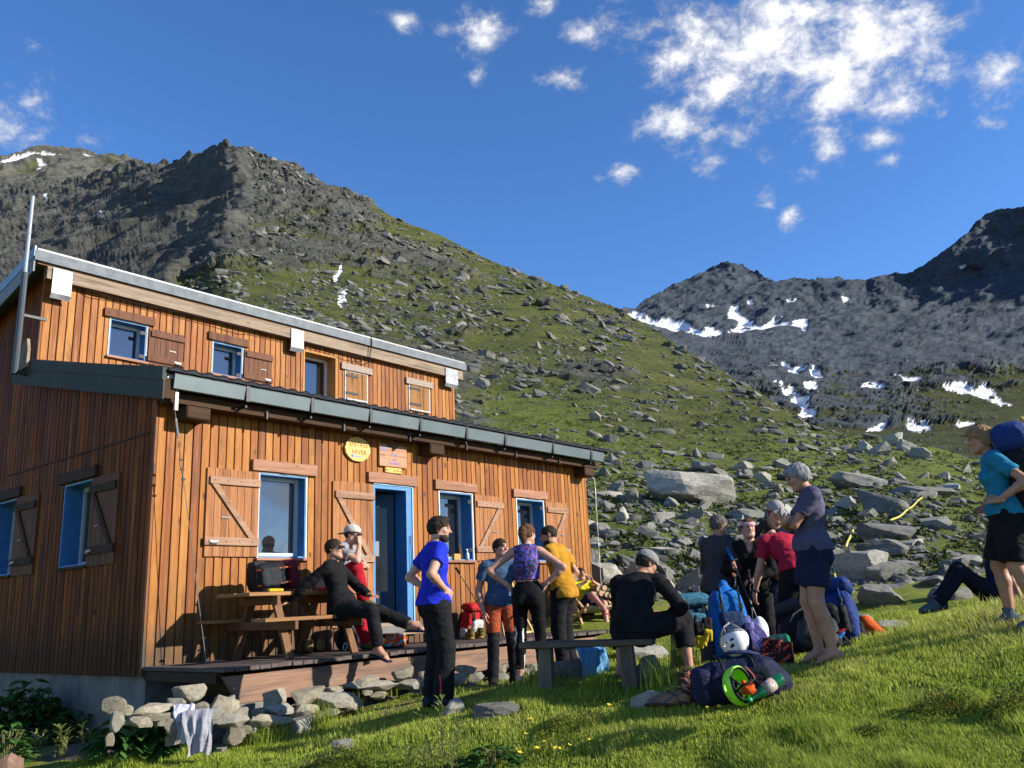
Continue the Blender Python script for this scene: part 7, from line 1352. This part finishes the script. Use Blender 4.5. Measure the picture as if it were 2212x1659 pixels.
# door step, deck chairs, firewood
o=empty('door_step',h2w(3.75,-.42,0),HA,'low slatted wooden step in front of the entrance door','step'); mb=MB()
for i in range(3): mb.box((-.42,-.15+.1*i,.14),(.42,-.06+.1*i,.168),0,.004)
mb.build('treads',GREYW,o); 
for x in(-.40,.33): mb=MB(); mb.box((x,-.15,.0),(x+.05,.14,.139)); mb.build('bearer',GREYW,o)
mb=MB(); mb.box((3.3,-.16,.16),(4.2,-.03,.255)); o=tag(mb.build('stone_step',CONC),'weathered sill step under the entrance door','sill'); o.location=HP; o.rotation_euler=(0,0,HA)
PINE=plank_mat('pale_pine',(.52,.36,.17),(.60,.43,.22),(.40,.26,.12),2)
def deckchair(P,rz,label,canvas,fold=0):
    o=empty('deck_chair',P,rz,label,'deck chair')
    if fold:
        for s_ in(-.25,.25):
            mb=MB(); mb.bar((s_,-.10,0),(s_,.20,1.15),.03,.045); mb.build('rail',PINE,o); mb=MB(); mb.bar((s_*.88,-.32,0.0),(s_*.88,.12,.75),.03,.045); mb.build('strut',PINE,o)
        mb=MB(); mb.bar((-.26,.2,1.15),(.26,.2,1.15),.03,.03); mb.bar((-.26,-.3,.03),(.26,-.3,.03),.03,.03); mb.build('crossbar',PINE,o)
    else:
        for s_ in(-.28,.28):
            mb=MB(); mb.bar((s_,.50,.30),(s_,-.55,.92),.03,.045); mb.build('back_rail',PINE,o); mb=MB(); mb.bar((s_*.9,-.40,.02),(s_*.9,.55,.40),.03,.045); mb.build('seat_rail',PINE,o); mb=MB(); mb.bar((s_,.40,.0),(s_,.1,.45),.03,.04); mb.build('leg',PINE,o); mb=MB(); mb.bar((s_,-.45,.02),(s_,.45,.02),.03,.04); mb.build('foot_rail',PINE,o)
        f=[(-.55,.90),(-.38,.62),(-.22,.37),(-.05,.26),(.2,.27),(.52,.38)]; mb=MB(); V=[];n=len(f)
        for y,z in f: V+=[(-.26,y,z),(.26,y,z),(.26,y,z-.008),(-.26,y,z-.008)]
        F=[]
        for i in range(n-1):
            for j in range(4): F.append((i*4+j,i*4+(j+1)%4,i*4+4+(j+1)%4,i*4+4+j))
        mb.add(V,F+[(0,3,2,1),(n*4-4,n*4-3,n*4-2,n*4-1)]); mb.build('canvas',canvas,o,True)
    return o
CANV=fab('cream_canvas',(.45,.42,.34)); deckchair(h2w(7.62,-.75,.003),-R(158),'pale wooden deck chair with cream canvas under the person in yellow',CANV); deckchair(h2w(5.95,-.35,.003),HA,'folded pale wooden deck chair frame leaning on the hut wall',CANV,1)
LOGB=mat('log_bark',(.14,.09,.055),(.22,.15,.09),14,.9,.6,40,.01); LOGE=mat('log_end',(.50,.33,.17),(.58,.42,.25),25,.8)
for i,(x,y,rr) in enumerate(((1287,1284,.055),(1300,1281,.062),(1311,1285,.05),(1293,1272,.05),(1305,1270,.048),(1321,1286,.055))):
    P=at(x,y,15.2); o=empty('firewood_log',P,.3,['round cut log at the left of the firewood pile','largest cut log in the firewood pile','pale cut log low on the right of the firewood pile','upper left log on the firewood pile','upper right log on the firewood pile','outermost right log of the firewood pile'][i],'log'); mb=MB(); mb.tube([(0,-.02,0),(0,.5,0)],rr,12); mb.build('bark',LOGB,o,False); mb=MB(); mb.tube([(0,-.024,0),(0,-.021,0)],rr*.93,12); mb.build('cut_end',LOGE,o)
# frame pack and oddments at the right of the heap
rucksack('navy_rucksack',ground(1822,1398,8.3),-.5,-20,(.40,.28,.52),DBL,DBL,'blue framed rucksack with black back panel at the right of the gear heap',mp=BLKP,strap=fab('blue_webbing',(.02,.06,.28)),roll=-10)
rucksack('black_rucksack',ground(1858,1398,8.4),.8,-55,(.32,.24,.38),BLKP,BLKP,'black rucksack with red trims slumped at the right end of the heap',strap=REDP,mp=fab('dark_red_panel',(.08,.015,.015)))
gear_f('orange_bag','bright orange stuff sack at the far right end of the gear heap','stuff sack',ground(1886,1378,8.3)+np.array([0,0,.09]),[('c',(-.05,0,.05),(.07,-.03,-.06),.075,.05,dict(k=.03)),('c',(.06,-.03,-.05),(.13,-.05,-.08),.04,.02,dict(k=.03))],ORG)
gear_f('harness','tangle of blue and red climbing harness below the framed rucksack','harness',ground(1806,1412,8.0)+np.array([0,0,.10]),None,[('waist_belt',SKYB,[('c',(-.08,0,.05),(.0,-.05,-.04),.02,.02),('c',(.0,-.05,-.04),(.08,-.02,.04),.02,.02)]),('leg_loop',BLKP,[('c',(-.02,-.06,-.05),(.1,-.06,-.05),.022,.022),('c',(.08,-.02,.0),(.12,-.02,-.06),.02,.02)]),('gear_loop',REDP,[('c',(.02,-.05,.04),(.09,-.05,.07),.012,.012),('c',(-.06,-.04,.0),(-.02,-.06,-.06),.012,.012)])])
gear_f('clear_bag','greyish plastic bag behind the orange stuff sack','bag',ground(1872,1372,8.5)+np.array([0,0,.13]),[('e',(0,0,0),(.10,.07,.12))],mat('grey_plastic_bag',(.32,.33,.35),(.42,.43,.45),12,.3,.4,25,.02))
# big navy rucksack lying in front
P=ground(1600,1512,6.95); navy=empty('navy_rucksack',P+np.array([0.01,0,.0]),-.06,'big navy rucksack lying on its side on the grass in front of the heap','rucksack')
navy.scale=(.87,.87,.87); f=Fld((-.52,-.33,-.08),(.52,.33,.52),.013); f.cone((-.22,0,.175),(.18,.02,.20),.185,.20,.05,nz=.012,nf=7); f.cone((.18,.02,.20),(.34,.03,.15),.195,.13,.05,nz=.012,nf=8); f.ell((-.3,0,.15),(.13,.19,.17),nz=.01,nf=9); 
for x in(-.12,.08,.24): f.cone((x,-.25,.05),(x,-.25,.4),.035,.035,.03,neg=True); f.cone((x,-.3,.42),(x,.3,.42),.03,.03,.03,neg=True)
f.plane((0,0,-1),.01); f.noise(.008,14); f.noise(.004,34); fobj('pack_body',f,NVP,navy)
f=Fld((-.6,-.3,-.05),(-.1,.3,.45),.012); f.box((-.34,-.01,.165),(.085,.185,.155),r=.08,nz=.01,nf=9); f.noise(.006,22); lid=fobj('lid',f,fab('navy_lid',(.014,.018,.05),(.02,.026,.07)),navy)
f=Fld((-.15,-.36,0),(.4,0,.4),.012); f.box((.08,-.19,.20),(.16,.04,.12),r=.035,nz=.008,nf=12); f.noise(.005,25); fobj('front_pocket',f,fab('dark_navy_pocket',(.010,.012,.03)),navy)
for x in(-.17,.10):
    mb=MB(); mb.tube([(x,.1,.40),(x,-.08,.385),(x+.01,-.19,.30),(x+.02,-.215,.18),(x+.02,-.18,.05)],.012,5); mb.build('compression_strap',BLKP,navy,True); mb=MB(); mb.obox((x+.015,-.215,.24),np.eye(3),(.02,.01,.028),0,.004); mb.build('buckle',IRON,navy)
mb=MB(); mb.tube([(.02,-.232,.33),(.07,-.236,.27),(.10,-.232,.21)],.005,5); mb.build('red_cord',RED,navy)
mb=MB(); mb.tube([(-.2,.05,.40),(-.05,-.02,.44),(.1,.0,.435),(.2,.05,.40)],.02,6); mb.build('shoulder_strap',fab('navy_webbing',(.03,.04,.12)),navy,True)
hp=at(1597,1481,6.50); helmet(hp,(R(-108),0,R(34)),mat('lime_helmet',(.24,.62,.02),(.26,.66,.03),8,.3),'lime green climbing helmet lying open against the navy rucksack',fab('black_strap',0),1.0,[((.0,.02,.124),np.eye(3)),((.06,-.06,.092),np.eye(3))])
gear_f('orange_gloves','crumpled orange gloves stuffed in the lime helmet','gloves',hp+np.array([.045,-.06,-.02]),[('e',(0,0,0),(.055,.035,.04),dict(nz=.02,nf=30)),('c',(.0,-.01,0),(.05,-.02,-.02),.03,.02),('c',(-.02,0,.02),(-.03,-.02,.05),.025,.015)],ORG,.006,nz=.006)
a=at(1620,1512,6.40); b=at(1688,1464,6.48); o=empty('green_bottle',a,0,'green plastic drink bottle lying against the navy rucksack beside the lime helmet','bottle'); v=b-a; L=np.linalg.norm(v); u=v/L; x=unit(np.cross(u,[0,1,0])); A3=np.stack([x,np.cross(u,x),u])
t=NT('green_bottle_plastic'); t.set('Base Color',(.01,.22,.07)); t.set('Roughness',.08); t.set('Transmission Weight',.55); mb=MB(); mb.lathe([(0,.0),(.013,0),(.014,.02),(.014,.03),(.03,.07),(.043,.11),(.044,.16),(.041,.175),(.044,.19),(.044,L-.02),(.036,L),(0,L-.01)],(0,0,0),A3,18); mb.build('bottle_body',t.m,o,True); mb=MB(); mb.lathe([(.0445,.125),(.0448,.125),(.0448,.225),(.0445,.225)],(0,0,0),A3,18); mb.build('label_band',mat('bottle_label',(.30,.16,.13),(.42,.40,.36),60,.6),o,True); mb=MB(); mb.lathe([(0,-.012),(.016,-.012),(.016,.012),(0,.012)],(0,0,0),A3,14); mb.build('cap',mat('green_cap',(.02,.35,.1),None,ro=.4),o,True)
# cloths
def sheet(nm,label,path,w,m,P,yaw=0,fold=.03,seed=0,cat='towel',stripe=None):
    """cloth laid along a path (y,z) and hanging in folds"""
    g=np.array(path,float); nu,nv=34,26; s=np.linspace(0,len(g)-1,nv); Y_=np.interp(s,range(len(g)),g[:,0]); Z_=np.interp(s,range(len(g)),g[:,1]); u=np.linspace(-.5,.5,nu); U,Sg=np.meshgrid(u,np.linspace(0,1,nv),indexing='ij')
    fl=fold*2.2*(.5+.8*Sg)*fbm(np.stack([U*3.2+.8*Sg,Sg*1.5,0*U+seed*3.1],-1),4); X_=U*w*(1-.3*Sg)+.05*fbm(np.stack([U*2,Sg*2.5,0*U+seed],-1),2); V=np.stack([X_,Y_[None]-fl*1.2+0*U,Z_[None]+fl*.3-.06*fbm(np.stack([U*2.5,0*U,0*U+seed],-1),2)*Sg],-1).reshape(-1,3)
    n=len(V); V2=V+np.array([0,.004,-.004]); F=grid_faces(nu,nv); me=npmesh(nm,np.concatenate([V,V2]),[np.concatenate([F,F[:,::-1]+n])],True); o=link(nm,me,m); o.location=P; o.rotation_euler=(0,0,yaw); return tag(o,label,cat)
sheet('white_towel','white towel draped over the dry stones at the left',[(.10,.02),(0,.03),(-.06,-.05),(-.08,-.15),(-.07,-.28)],.17,cloth('white_terry',(.55,.56,.66),(.48,.49,.58),.95),at(399,1530,8.06),HA-.7,.02,1)
sheet('grey_cloth','pale grey cloth with red edge hanging on the stones right of the white towel',[(.10,.02),(0,.03),(-.07,-.06),(-.11,-.18),(-.10,-.33)],.26,cloth('grey_linen',(.33,.33,.36),(.27,.27,.30),.95),at(430,1540,8.0),HA-.6,.03,4,'cloth')
sheet('blue_towel','light blue towel hanging over the dark slab behind the bench',[(.14,.0),(.0,.03),(-.08,.0),(-.12,-.12),(-.15,-.3)],.34,cloth('light_blue_terry',(.13,.33,.58),(.10,.27,.50),.95),at(1268,1402,8.45),.3,.03,7)
# rucksack on the hiker
J=J11; w2=J['w2']; c=w2(J['chest']-J['cf']*.22-J['cu']*.42); fw=w2(J['cf'])-w2(np.zeros(3)); o=rucksack('hiker_rucksack',c,0,0,(.36,.28,.62),BLKP,DBL,'big blue and grey rucksack on the back of the hiker at the right edge',mp=fab('charcoal_ripstop',0),strap=GRYP,collar=0,lid=0)
yaw=math.atan2(fw[1],fw[0])-math.pi/2; o.rotation_euler=(R(-10),0,yaw)
f=Fld((-.3,-.3,.55),(.3,.3,1.05),.012); f.box((0,-.01,.71),(.175,.15,.13),r=.11,nz=.01,nf=9); f.noise(.005,24); fobj('top_lid',f,[fab('grey_blue_lid',(.10,.12,.16),(.14,.16,.2)),DBL],o,lambda q:(np.abs(q[:,0])>.10).astype(int)); mb=MB(); mb.tube([(.03,-.15,.86),(.05,-.19,.76),(.06,-.2,.6)],.012,6); mb.build('yellow_strap',mat('yellow_axe_shaft',0),o)

# one scale for all painted and dyed surfaces, to suit the exposure
for m in bpy.data.materials:
    if not m.use_nodes or m.name.startswith(('grass_blade','meadow_turf','sprout','bright_zinc','lime','helmet','dock','bilberry','yellow_petal','fair_skin','tanned_skin','pink_skin','grey_schist','pale_schist','warm_wall','scree','cirque','mountain_ground')): continue
    for n in m.node_tree.nodes:
        if n.type=='MIX' and n.blend_type=='MIX' and n.data_type=='RGBA':
            for i in(6,7):
                if not n.inputs[i].is_linked: c=n.inputs[i].default_value; n.inputs[i].default_value=(c[0]*.8,c[1]*.8,c[2]*.8,1)
        elif n.type=='VALTORGB':
            for e in n.color_ramp.elements: c=e.color; e.color=(c[0]*.8,c[1]*.8,c[2]*.8,1)
        elif n.type=='BSDF_PRINCIPLED' and not n.inputs['Base Color'].is_linked: c=n.inputs['Base Color'].default_value; n.inputs['Base Color'].default_value=(c[0]*.8,c[1]*.8,c[2]*.8,1)
